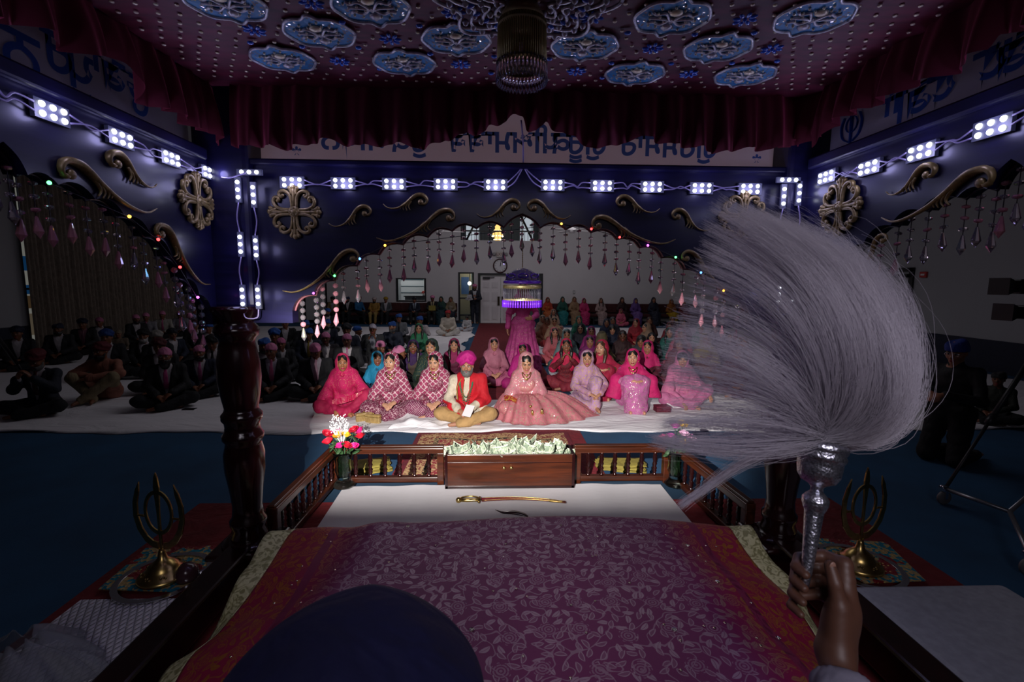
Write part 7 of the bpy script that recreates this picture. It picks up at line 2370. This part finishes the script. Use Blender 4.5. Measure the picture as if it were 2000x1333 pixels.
# ---- men on the dark side beyond the post
for px, py, lab, kw in [
    (322, 697, 'bearded man in black suit, pink tie and pink headcloth in the dark front row', dict(hc=PK, tie='#c04888', beard='long', res=.012, jacket=BK)),
    (389, 690, 'man in navy suit, pink tie and pink headcloth with hands clasped', dict(hc=PK, tie='#b85a90', beard='black', res=.012, jacket='#0e1830')),
    (306, 661, 'man in a white turban in the dark middle rows', dict(head_='turban', hc='#8a8680')),
    (280, 657, 'white-bearded man in a black turban beside the white turban', dict(head_='turban', hc='#0c0c12', beard='white')),
    (311, 679, 'man in a maroon turban right behind the long black beard', dict(head_='turban', hc='#4a0c18')),
    (337, 654, 'man in navy turban reaching sideways', dict(head_='turban', hc='#0c1022', jacket='#0e1830', yaw=.9)),
    (266, 624, 'man in black suit and pink headcloth by the curtain, body turned', dict(hc=PK, beard='black', yaw=.8)),
    (285, 620, 'man in pale shirt and pink tie leaning by the curtain', dict(jacket=None, shirt='#8a8890', tie='#a04a78', hc=PK)),
    (317, 616, 'man in a white shirt and pink tie under the curtain end', dict(jacket=None, shirt='#a8a49c', tie='#b85a84', hc=PK)),
    (351, 615, 'man in white shirt, pink tie and darker face by the grey wall', dict(jacket=None, shirt='#84828c', tie='#b85a84', hc=PK, skin=SK3)),
    (379, 606, 'man in an orange turban far back by the wall', dict(jacket=None, shirt='#5a5a5c', head_='turban', hc='#7a3a10')),
    (380, 637, 'man in black with a maroon turban, mid rows', dict(head_='turban', hc='#3c0a14', jacket=BK)),
    (407, 641, 'man in a flat blue headcloth behind the crystal drops', dict(head_='flat', hc=BL)),
    (427, 654, 'bearded man in a blue cap close to the turned post', dict(head_='flat', hc=BL, beard='black', jacket='#0e1830')),
    (414, 671, 'man in black turban and tie looking down with joined hands', dict(head_='turban', hc='#0c0c12', tie=BK, hp=.2)),
    (71, 705, 'man in a maroon turban and dark suit bent over his phone', dict(head_='turban', hc='#5a0c1c', jacket='#161d2c', tie='#4a0c14', pz='phone', hp=.4, res=.012, beard='grey', yaw=.15)),
    (197, 688, 'man in a peach tunic and maroon turban with arms on wide knees', dict(kurta='#9a6250', kp=None, legs='#8a7a5c', head_='turban', hc='#5a0c20', pz='wideknees', res=.012, hy=-.2, beard='black', yaw=.1)),
    (33, 652, 'man in dark suit and navy turban by the bright window sliver', dict(head_='turban', hc='#0c1634')),
    (113, 644, 'man in black suit and navy cap before the curtain', dict(head_='flat', hc='#0c1634', beard='black')),
    (161, 634, 'man in dark suit with pink tie and navy turban before the curtain', dict(head_='turban', hc='#0c1230', tie='#6a3a50', shirt='#7a4a5c')),
    (194, 630, 'man in black with a pink headcloth before the curtain', dict(hc='#a85a80', jacket=BK)),
    (208, 660, 'man in a blue turban hidden behind the peach tunic', dict(head_='turban', hc='#123a80')),
    (231, 653, 'child in a pale knitted hat beyond the peach tunic', dict(jacket=None, shirt='#6a5a4a', hc='#7a6c58', sc=.75))]:
    kw.setdefault('res', .014)
    man(px, py, lab, **kw)

# ---- kneeling man with a phone, children near him
PH, pk_ = man(1868, 690, 'man in black polo and blue headcloth kneeling with a phone on the blue carpet', jacket=None, shirt='#0e0e14', legs='#0a0a0e', head_='flat', hc='#12308a', pz='kneel', res=.012, yaw=-1.15, skin='#a06a50', sc=1.0, z0=0.0, hp=.2)
gl_ = MB()
for s in (-1, 1): gl_.tube([(s * .033 + .022 * math.cos(t), -.094, .008 + .016 * math.sin(t)) for t in np.linspace(0, 2 * PI, 17)], .0016, 5).tube([(s * .055, -.092, .012), (s * .078, .01, .012)], .0015, 5)
hR = Matrix([[float(v) for v in row] for row in pk_['HR']]).to_euler()
link('glasses', gl_.mesh('glasses'), M_chrome, PH, tuple(float(v) for v in pk_['hc']), hR)
man(1832, 728, 'child in a blue cap beside the kneeling man', jacket=None, shirt='#20242c', head_='flat', hc='#16488a', sc=.7, res=.014)
man(1950, 742, 'boy in a dark cap sitting behind the kneeling man', jacket=None, shirt='#20261e', head_='flat', hc='#1c1c22', sc=.8, res=.014, yaw=-1.0)

# ---- small things on the floor among the people
def clutch(px, py, rz, lab):
    p = atZ(px, py, .07)
    r = empty('clutch_bag', (p[0], p[1], .022), rz, lab, 'bag')
    MB().lo_hi((-.10, -.03, 0), (.10, .03, .11)).build('body', fabric('#a88a54', 'sequin', '#e0c890', 70, .45), r, bevel=.012)
    MB().lo_hi((-.102, -.032, .075), (.102, .032, .082)).ball((0, 0, .118), .012, 8, 6).build('clasp', M_goldj, r)
clutch(711, 816, .5, 'gold beaded clutch bag standing on the sheet by the hot pink shawl')
clutch(729, 819, -.3, 'gold beaded clutch bag lying next to its twin, nearer the maroon bridesmaid')
p = atZ(1293, 800, .05)
bx = empty('velvet_box', (p[0], p[1], .022), .05, 'burgundy velvet box on the white sheet by the baby pink sari', 'box')
MB().lo_hi((-.10, -.07, 0), (.10, .07, .06)).build('body', fabric('#5a0c28'), bx, bevel=.006)
MB().lo_hi((-.102, -.072, .062), (.102, .072, .085)).build('lid', fabric('#6a1030'), bx, bevel=.006)
p = atZ(1318, 792, .05)
o = MB().lo_hi((-.13, -.09, 0), (.13, .09, .11)).build('white_gift_box', M_white, loc=(p[0], p[1] + .05, .022), bevel=.004); tag(o, 'white cardboard box behind the burgundy velvet box', 'box')
p = atZ(370, 800, .03)
o = MB().lo_hi((-.08, -.045, 0), (.08, .045, .012)).build('mobile_phone', M_black, loc=(p[0], p[1], .028), bevel=.004); tag(o, 'dark phone lying on the white sheet before the bearded man in black', 'phone')
for px, py, lab in ((752, 789, 'folded white paper on the lap of the maroon bridesmaid beside the teal scarf'), (838, 782, 'folded white paper by the bridesmaid next to the groom'), (961, 731, 'white paper held by the dusty pink shawl on the aisle')):
    q = atZ(px, py, .17); rz = .4
    o = MB().box((0, 0, 0), (.16, .12, .004)).build('folded_paper', M_white, loc=(q[0], q[1] - .02, .17), rot=(.5, .1, rz)); tag(o, lab, 'paper')
q = atZ(1107, 693, .56)
pc = empty('compact_camera', (q[0], q[1] - .06, .545), 0, 'small silver camera held up by the woman in crimson', 'camera')
MB().lo_hi((-.05, -.015, -.03), (.05, .015, .03)).build('body', M_chrome, pc, bevel=.004)
MB().lathe([(0, .03), (.018, .03), (.02, 0)], 16, c=(.01, -.012, 0), M=Matrix.Rotation(PI / 2, 3, 'X')).build('lens', M_black, pc)

# ================================================================== FOREGROUND: whisk, its bearer, camera rig
WY = .86
gtop = atY(1606, 868, WY); gbot = atY(1572, 1150, .80)
ax_ = Vector([float(v) for v in gtop - gbot]); HL_ = ax_.length; axn = ax_.normalized()
def along(py):                                   # distance from the handle's lower end for an image row
    return (1150 - py) / (1150 - 868) * HL_
PXM = WY / FPX * 1.02
wk = empty('fly_whisk', tuple(float(v) for v in gbot), 0, 'long white hair whisk with an embossed silver handle swept through the air', 'whisk')
QM = axn.to_track_quat('Z', 'Y').to_matrix()
hp_ = [(1150, 6), (1130, 8), (1100, 11), (1050, 14), (1010, 16.5), (1002, 17), (996, 20), (986, 23.5), (976, 24), (968, 18), (962, 11.5), (954, 11), (949, 16), (943, 30), (930, 38), (915, 40), (902, 41), (898, 44), (892, 46), (886, 43), (880, 46.5), (872, 48), (866, 44), (864, 36)]
def silver():
    m, nt, b = base_mat('embossed_silver', (.62, .63, .72), .28, .95)
    v = coords(nt)
    vo = voro(nt, v, 190, 'F1', .8)
    n_ = nd(nt, 'ShaderNodeTexNoise'); n_.inputs['Scale'].default_value = 90; n_.inputs['Distortion'].default_value = 2.5; nt.links.new(v, n_.inputs['Vector'])
    h = math_n(nt, 'ADD', vo.outputs['Distance'], math_n(nt, 'MULTIPLY', n_.outputs['Fac'], .8))
    nt.links.new(ramp(nt, n_.outputs['Fac'], [(.38, (.34, .34, .4)), (.55, (.66, .67, .76))]), b.inputs['Base Color'])
    bump(nt, b, h, .4, .002)
    return m
M_sil = silver()
MB().lathe([(r * PXM, along(y)) for y, r in hp_ if y >= 962], 28, M=QM).build('handle', M_sil, wk)
MB().lathe([(r * PXM, along(y)) for y, r in hp_ if y <= 962], 32, M=QM).build('cup', M_sil, wk)

def strands():
    rng = np.random.default_rng(21)
    K = lambda s, pts: np.stack([np.interp(s, np.linspace(0, 1, len(pts)), [p[i] for p in pts]) for i in (0, 1)], -1)
    E3 = [(1262, 868), (1290, 820), (1285, 700), (1310, 610), (1345, 545), (1362, 480), (1375, 420), (1400, 385), (1450, 400), (1505, 415), (1560, 445)]
    E2 = [(1420, 905), (1440, 800), (1470, 720), (1500, 640), (1540, 590), (1565, 560), (1610, 535), (1665, 530), (1725, 545), (1780, 585), (1815, 640)]
    E1 = [(1560, 880), (1560, 830), (1570, 780), (1590, 740), (1610, 720), (1640, 700), (1690, 720), (1750, 760), (1800, 825), (1835, 885), (1835, 900)]
    ncl, per = 205, 36
    P = []
    for c in range(ncl):
        s0 = rng.uniform(.52, 1.0) if c < 120 else rng.uniform(0, .24) if c < 148 else rng.uniform(.2, 1.0)
        depth = rng.normal(0, .42)
        for j in range(per):
            s = np.clip(s0 + rng.normal(0, .045 if c < 120 else .012), 0, 1)
            lenf = rng.uniform(.80, 1.0) if c >= 120 or s0 < .3 else rng.uniform(.35, .8)
            jit = rng.normal(0, 1, (3, 2)) * np.array([[26], [30 if c < 120 else 9], [13 if c < 120 else 6]])
            if rng.random() < .07: jit *= 2.2 if s < .8 else 1.3
            p0 = np.array([1606, 858]) + rng.normal(0, 1, 2) * (17, 4)
            p1 = K(s, E1) + jit[0]; p2 = K(s, E2) + jit[1]; p3 = K(s0, E3) * .88 + K(s, E3) * .12 + jit[2] * .8
            p3 = p2 + (p3 - p2) * lenf
            d = depth * .10 + rng.normal(0, .03)
            P.append((p0, p1, p2, p3, d, rng.uniform(0, 6.28), rng.uniform(.5, 1.4)))
    for j in range(190):                          # one thick lock hanging low
        e = np.array([1330, 990]) + rng.normal(0, 1, 2) * (5, 4)
        P.append((np.array([1590, 868]) + rng.normal(0, 4, 2), np.array([1520, 868]) + rng.normal(0, 9, 2), np.array([1440, 900]) + rng.normal(0, 10, 2), e, -.03 + rng.normal(0, .012), 0, .4))
    n = 18
    V, Q = [], []
    t = np.linspace(0, 1, n)
    base = 0
    for p0, p1, p2, p3, d, ph, w in P:
        b = ((1 - t) ** 3)[:, None] * p0 + (3 * t * (1 - t) ** 2)[:, None] * p1 + (3 * t * t * (1 - t))[:, None] * p2 + (t ** 3)[:, None] * p3
        wig = np.sin(t * 17 + ph) * 4.5 * w * t ** 2
        b = b + np.stack([wig * .6, wig], -1)
        yy = WY + .012 + d * np.sin(np.pi * np.clip(t, 0, .8)) * 1.3 + d * t * .4
        dirs = CR[None] * (b[:, :1] - IW / 2) / FPX - CU[None] * (b[:, 1:] - IH / 2) / FPX + CF[None]
        w3 = CAM + dirs * (yy / dirs[:, 1])[:, None]
        tg = np.gradient(w3, axis=0); tg /= np.linalg.norm(tg, axis=1)[:, None] + 1e-9
        a = np.cross(tg, np.array([0.3, 1, .2])); a /= np.linalg.norm(a, axis=1)[:, None] + 1e-9
        bb = np.cross(tg, a)
        r = (.00046 * (1 - .75 * t))[:, None]
        for k in range(3):
            q = 2.094 * k
            V.append(w3 + (a * math.cos(q) + bb * math.sin(q)) * r)
        i0 = base
        idx = np.arange(n - 1)
        for k in range(3):
            k2 = (k + 1) % 3
            Q.append(np.stack([i0 + k * n + idx, i0 + k * n + idx + 1, i0 + k2 * n + idx + 1, i0 + k2 * n + idx], 1))
        base += 3 * n
    V = np.concatenate(V) - np.array(gbot)[None]
    return np_mesh('white_hair', V, np.concatenate(Q))
hm, nt, b = base_mat('whisk_hair', (.84, .80, .88), .5)
b.inputs['Sheen Weight'].default_value = .3
ltr = nd(nt, 'ShaderNodeBsdfTranslucent'); ltr.inputs['Color'].default_value = (.95, .92, .97, 1)
ltp = nd(nt, 'ShaderNodeBsdfTransparent')
mx = nd(nt, 'ShaderNodeMixShader'); mx.inputs[0].default_value = .4
mx2 = nd(nt, 'ShaderNodeMixShader'); mx2.inputs[0].default_value = .12
out = nt.nodes['Material Output']
nt.links.new(b.outputs[0], mx.inputs[1]); nt.links.new(ltr.outputs[0], mx.inputs[2])
nt.links.new(mx.outputs[0], mx2.inputs[1]); nt.links.new(ltp.outputs[0], mx2.inputs[2])
nt.links.new(mx2.outputs[0], out.inputs[0])
link('white_hair', strands(), hm, wk)

# the whisk bearer, seen from behind: blue turban, right arm and hand in the frame
def V3(p): return vec(*[float(q) for q in p])
tt = V3(atY(684, 1200, .62))
HC = tt - vec(0, -.01, .172)
G = V3(atY(1588, 1148, .80)); up = V3(axn); rt = vec(1, 0, 0); fw = vec(0, 1, 0)
W = V3(atY(1632, 1275, .76)); EL = vec(.50, .52, 1.00)
SHR = HC + vec(.19, -.0, -.24); SHL = HC + vec(-.19, 0, -.24)
F = Field((HC[0] - .45, .28, .24), (HC[0] + .75, 1.25, HC[2] + .2), .014)
F.ell(HC, (.08, .1, .12), .02); F.cap(HC + vec(0, -.01, -.08), HC + vec(0, 0, -.2), .06, .06, .03)
F.ell(HC + vec(0, 0, -.36), (.17, .11, .2), .05); F.ell(HC + vec(0, 0, -.62), (.17, .13, .2), .06)
F.cap(HC + vec(0, 0, -.21), SHR, .06, .06, .03); F.cap(HC + vec(0, 0, -.21), SHL, .06, .06, .03)
F.cap(SHR, EL, .052, .042, .03); F.cap(EL, W, .042, .03, .02)
elL = HC + vec(-.25, .05, -.5); F.cap(SHL, elL, .052, .042, .03); F.cap(elL, HC + vec(-.08, .26, -.5), .042, .03, .02); hand(F, HC + vec(-.08, .26, -.5), vec(.8, .5, 0), vec(0, 0, -1), 1)
for s in (-1, 1):
    kn = HC + vec(s * .13, .16, -.97); kn[2] = .33
    F.cap(HC + vec(s * .09, 0, -.72), kn, .09, .07, .05); ank = kn + vec(0, -.3, -.02); F.cap(kn, ank, .06, .045, .03)
bm_c = F.mesh('body')
H_ = Field(np.minimum(np.minimum(G, W), EL) - .09, np.maximum(np.maximum(G, W), W) + .12, .0034)
kn = []
for i, (dz, ln) in enumerate(((.040, 1.0), (.016, 1.08), (-.008, 1.02), (-.030, .88))):
    A = G + rt * .056 + fw * (.002 - .006 * i) + up * dz
    B = G + rt * (.040) + fw * (.036 * ln) + up * (dz - .002)
    C = G - rt * .008 + fw * (.036 * ln) + up * (dz - .006)
    D = G - rt * (.030) + fw * .010 + up * (dz - .008)
    E_ = G - rt * (.026) - fw * .012 + up * (dz - .010)
    rr = .0098 if i < 3 else .0085
    H_.cap(W + rt * (.012 - .006 * i) + fw * .004, A, .021, .0135, .016)
    H_.cap(A, B, .0128, rr + .0012, .006); H_.cap(B, C, rr + .0012, rr, .004); H_.cap(C, D, rr, rr - .0004, .003); H_.cap(D, E_, rr, rr - .0014, .003)
    H_.ell(A, (.0135, .0135, .0125), .006)
T0 = W + rt * -.008 - fw * .012 + up * .02; T1 = G + rt * .030 - fw * .030 + up * -.018; T2 = G + rt * .018 - fw * .029 + up * .024; T3 = G + rt * .010 - fw * .022 + up * .052
H_.cap(T0, T1, .022, .016, .014); H_.cap(T1, T2, .014, .0122, .006); H_.cap(T2, T3, .0122, .010, .004)
H_.cap(W, EL, .027, .042, .02); H_.ell((G + W) / 2 + rt * .028 - fw * .004, (.030, .022, .045), .02)
bm_f = H_.mesh('hand')
def join_np(a, b_):
    va = np.empty(len(a.vertices) * 3, np.float32); a.vertices.foreach_get('co', va)
    vb = np.empty(len(b_.vertices) * 3, np.float32); b_.vertices.foreach_get('co', vb)
    qa = np.empty(len(a.polygons) * 4, np.int32); a.loops.foreach_get('vertex_index', qa)
    qb = np.empty(len(b_.polygons) * 4, np.int32); b_.loops.foreach_get('vertex_index', qb)
    return np_mesh('body', np.concatenate([va.reshape(-1, 3), vb.reshape(-1, 3)]), np.concatenate([qa.reshape(-1, 4), qb.reshape(-1, 4) + len(va) // 3]))
base_p = Vector((float(HC[0]), .66, ZP))
bear = empty('person', base_p, 0, 'whisk bearer seen from behind in a dark blue turban, one hand raised with the whisk', 'person')
link('body', join_np(bm_c, bm_f), skin_mat('#5e3e30'), bear, -base_p)
nail = MB()
tb = V3(axn)
nail.ball(T3 + (T3 - T2) / np.linalg.norm(T3 - T2) * .0035 - fw * .0085, (.0065, .0022, .008), 10, 6)
nail.build('thumbnail', skin_mat('#a07868'), bear, -base_p)
Tf = Field((-.24, -.24, -.2), (.24, .24, .16), .006)
Tf.ell((0, 0, -.04), (.185, .175, .168), .02); Tf.ell((-.01, -.03, .0), (.16, .15, .13), .03)
Tf.add(lambda X, Y, Z: (.007) * np.sin(48 * (Z + .5 * np.abs(X) + .15 * Y)) )
o = link('turban', Tf.mesh('turban'), fabric('#05083c', rough=.85), bear, Vector([float(v) for v in (HC + vec(0, -.01, .045))]) - base_p)
jk = Field((HC[0] - .45, .3, .24), (HC[0] + .75, 1.2, HC[2] - .05), .014)
jk.ell(HC + vec(0, 0, -.36), (.19, .13, .2), .05); jk.ell(HC + vec(0, 0, -.66), (.21, .17, .26), .06)
for q, e in ((SHR, EL), (SHL, elL)):
    jk.cap(HC + vec(0, 0, -.21), q, .075, .075, .03); jk.cap(q, e, .068, .058, .03)
jk.cap(EL, W + (EL - W) * .45, .058, .048, .02); jk.cap(elL, HC + vec(-.12, .2, -.5), .058, .045, .02)
for s in (-1, 1):
    kn_ = HC + vec(s * .13, .16, -.97); kn_[2] = .34
    jk.cap(HC + vec(s * .09, 0, -.72), kn_, .11, .09, .05); jk.cap(kn_, kn_ + vec(0, -.3, 0), .085, .07, .03)
jk.cut(lambda X, Y, Z: (ZP + .03) - Z + 0 * X)
link('tunic', jk.mesh('tunic'), fabric('#14141c'), bear, -base_p)
cu = Field(np.minimum(W, EL) - .1, np.maximum(W, EL) + .1, .006)
c0 = W + (EL - W) * .16; c1 = W + (EL - W) * .55
cu.cap(c0, c1, .047, .052, .01)
ud = (EL - W) / np.linalg.norm(EL - W)
cu.cut(lambda X, Y, Z: -((X - c0[0]) * ud[0] + (Y - c0[1]) * ud[1] + (Z - c0[2]) * ud[2]))
link('shirt_cuff', cu.mesh('shirt_cuff'), fabric('#8a8698'), bear, -base_p)

# video rig on a wheeled tripod at the picture edge
ry = 4.1
def RP(px, py, Y): return [float(v) for v in atY(px, py, Y)]
foot = atZ(1842, 985, .0)
vr = empty('video_tripod', (float(foot[0]) + .55, float(foot[1]) + .25, 0), 0, 'black video camera rig on a wheeled tripod near the kneeling man', 'tripod')
vb_ = vr.location
def onv(o): o.parent = vr; o.location = Vector(o.location) - vb_; return o
hub = Vector([float(v) for v in atY(2030, 675, float(foot[1]) + .3)])
feet = [Vector((float(foot[0]), float(foot[1]), .13)), Vector([float(v) for v in atZ(2012, 1085, .13)]), Vector((float(vb_.x) + 1.0, float(vb_.y) + .2, .13))]
for f_ in feet:
    d_ = f_ - hub
    onv(MB().tube([hub, hub + d_ * .55], .02, 10).tube([hub + d_ * .5, f_], .013, 8).tube([hub + d_ * .5, hub + d_ * .56], .027, 10).build('leg', M_black))
    wz = Vector((f_.x, f_.y, .055))
    MBw = MB().lathe([(.0, -.014), (.05, -.014), (.056, -.008), (.056, .008), (.05, .014), (0, .014)], 24, c=wz, M=Matrix.Rotation(PI / 2, 3, 'X'))
    w_ = onv(MBw.build('caster_wheel', plain('grey_rubber', (.12, .12, .13), .5)))
    onv(MB().lo_hi((wz.x - .012, wz.y - .025, .05), (wz.x + .012, wz.y - .016, .12)).lo_hi((wz.x - .012, wz.y + .016, .05), (wz.x + .012, wz.y + .025, .12)).lo_hi((wz.x - .03, wz.y - .03, .115), (wz.x + .03, wz.y + .03, .14)).tube([(wz.x - .04, wz.y, .15), (wz.x + .02, wz.y, .15)], .012, 8).build('caster_fork', M_chrome))
cen = Vector([float(v) for v in atZ(1972, 1000, .13)])
for f_ in feet:
    onv(MB().tube([cen, Vector((f_.x, f_.y, .13))], .016, 8).build('dolly_arm', plain('grey_metal', (.3, .3, .33), .35, .8)))
onv(MB().tube([hub - Vector((0, 0, .02)), hub + Vector((0, 0, .25))], .035, 12).lathe([(.06, 0), (.065, .04), (.05, .08), (0, .1)], 18, c=hub + Vector((0, 0, .22))).build('fluid_head', M_black))
for (px, py, w_, h_, Y) in ((1978, 560, .10, .13, ry), (1985, 610, .10, .12, ry)):
    p = RP(px, py, Y)
    onv(MB().lo_hi((p[0] - .0, p[1] - .07, p[2] - h_ / 2), (p[0] + .5, p[1] + .07, p[2] + h_ / 2)).build('camera_body', M_black, bevel=.01))
    onv(MB().lo_hi((p[0] - .05, p[1] - .05, p[2] - .05), (p[0], p[1] + .05, p[2] + .05)).prism([(-.09, -.075), (.09, -.075), (.09, .075), (-.09, .075)], lambda u, v: (p[0] - .13, p[1] + u, p[2] + v), lambda u, v: (p[0] - .03, p[1] + u * .6, p[2] + v * .6)).build('matte_box', M_black))
    onv(MB().tube([(p[0] + .12, p[1], p[2] + h_ / 2), (p[0] + .14, p[1], p[2] + h_ / 2 + .05), (p[0] + .34, p[1], p[2] + h_ / 2 + .05), (p[0] + .36, p[1], p[2] + h_ / 2)], .012, 8).build('top_handle', M_black))
p = RP(1985, 585, ry)
onv(MB().tube([(p[0] + .2, p[1], p[2] - .25), (p[0] + .2, p[1], p[2] + .1)], .015, 8).tube([(p[0] + .2, p[1], p[2] - .25), hub + Vector((0, 0, .3))], .02, 8).build('mount_arm', M_black))
onv(MB().tube([hub + Vector((0, -.05, .25)), hub + Vector((.45, -.25, .1))], .011, 8).build('pan_bar', M_black))
# thin light stand by the kneeling man, black pole leaning at the dark side
f0 = atZ(1818, 868, 0)
ls = empty('light_stand', (float(f0[0]), float(f0[1]), 0), 0, 'thin black light stand leg between the whisk and the kneeling man', 'stand')
a0 = Vector((0, 0, .0)); a1 = Vector([float(v) for v in atY(1803, 770, float(f0[1]) + .1)]) - ls.location
MB().tube([a0, a1], .009, 8).ball(a1, .022, 8, 6).tube([a1, a1 + Vector((-.12, .12, -a1.z))], .009, 8).tube([a1, a1 + Vector((-.02, .02, .35))], .012, 8).build('pole', M_black, ls)
f0 = atZ(92, 792, .02)
mp = empty('leaning_monopod', (float(f0[0]), float(f0[1]), .022), 0, 'black monopod leaning across the man bent over his phone', 'monopod')
a1 = Vector([float(v) for v in atY(-40, 610, float(f0[1]) - 1.2)]) - mp.location
MB().tube([(0, 0, 0), a1 * .5], .016, 8).tube([a1 * .5, a1], .022, 8).ball((0, 0, .015), .02, 8, 6).build('pole', M_black, mp)
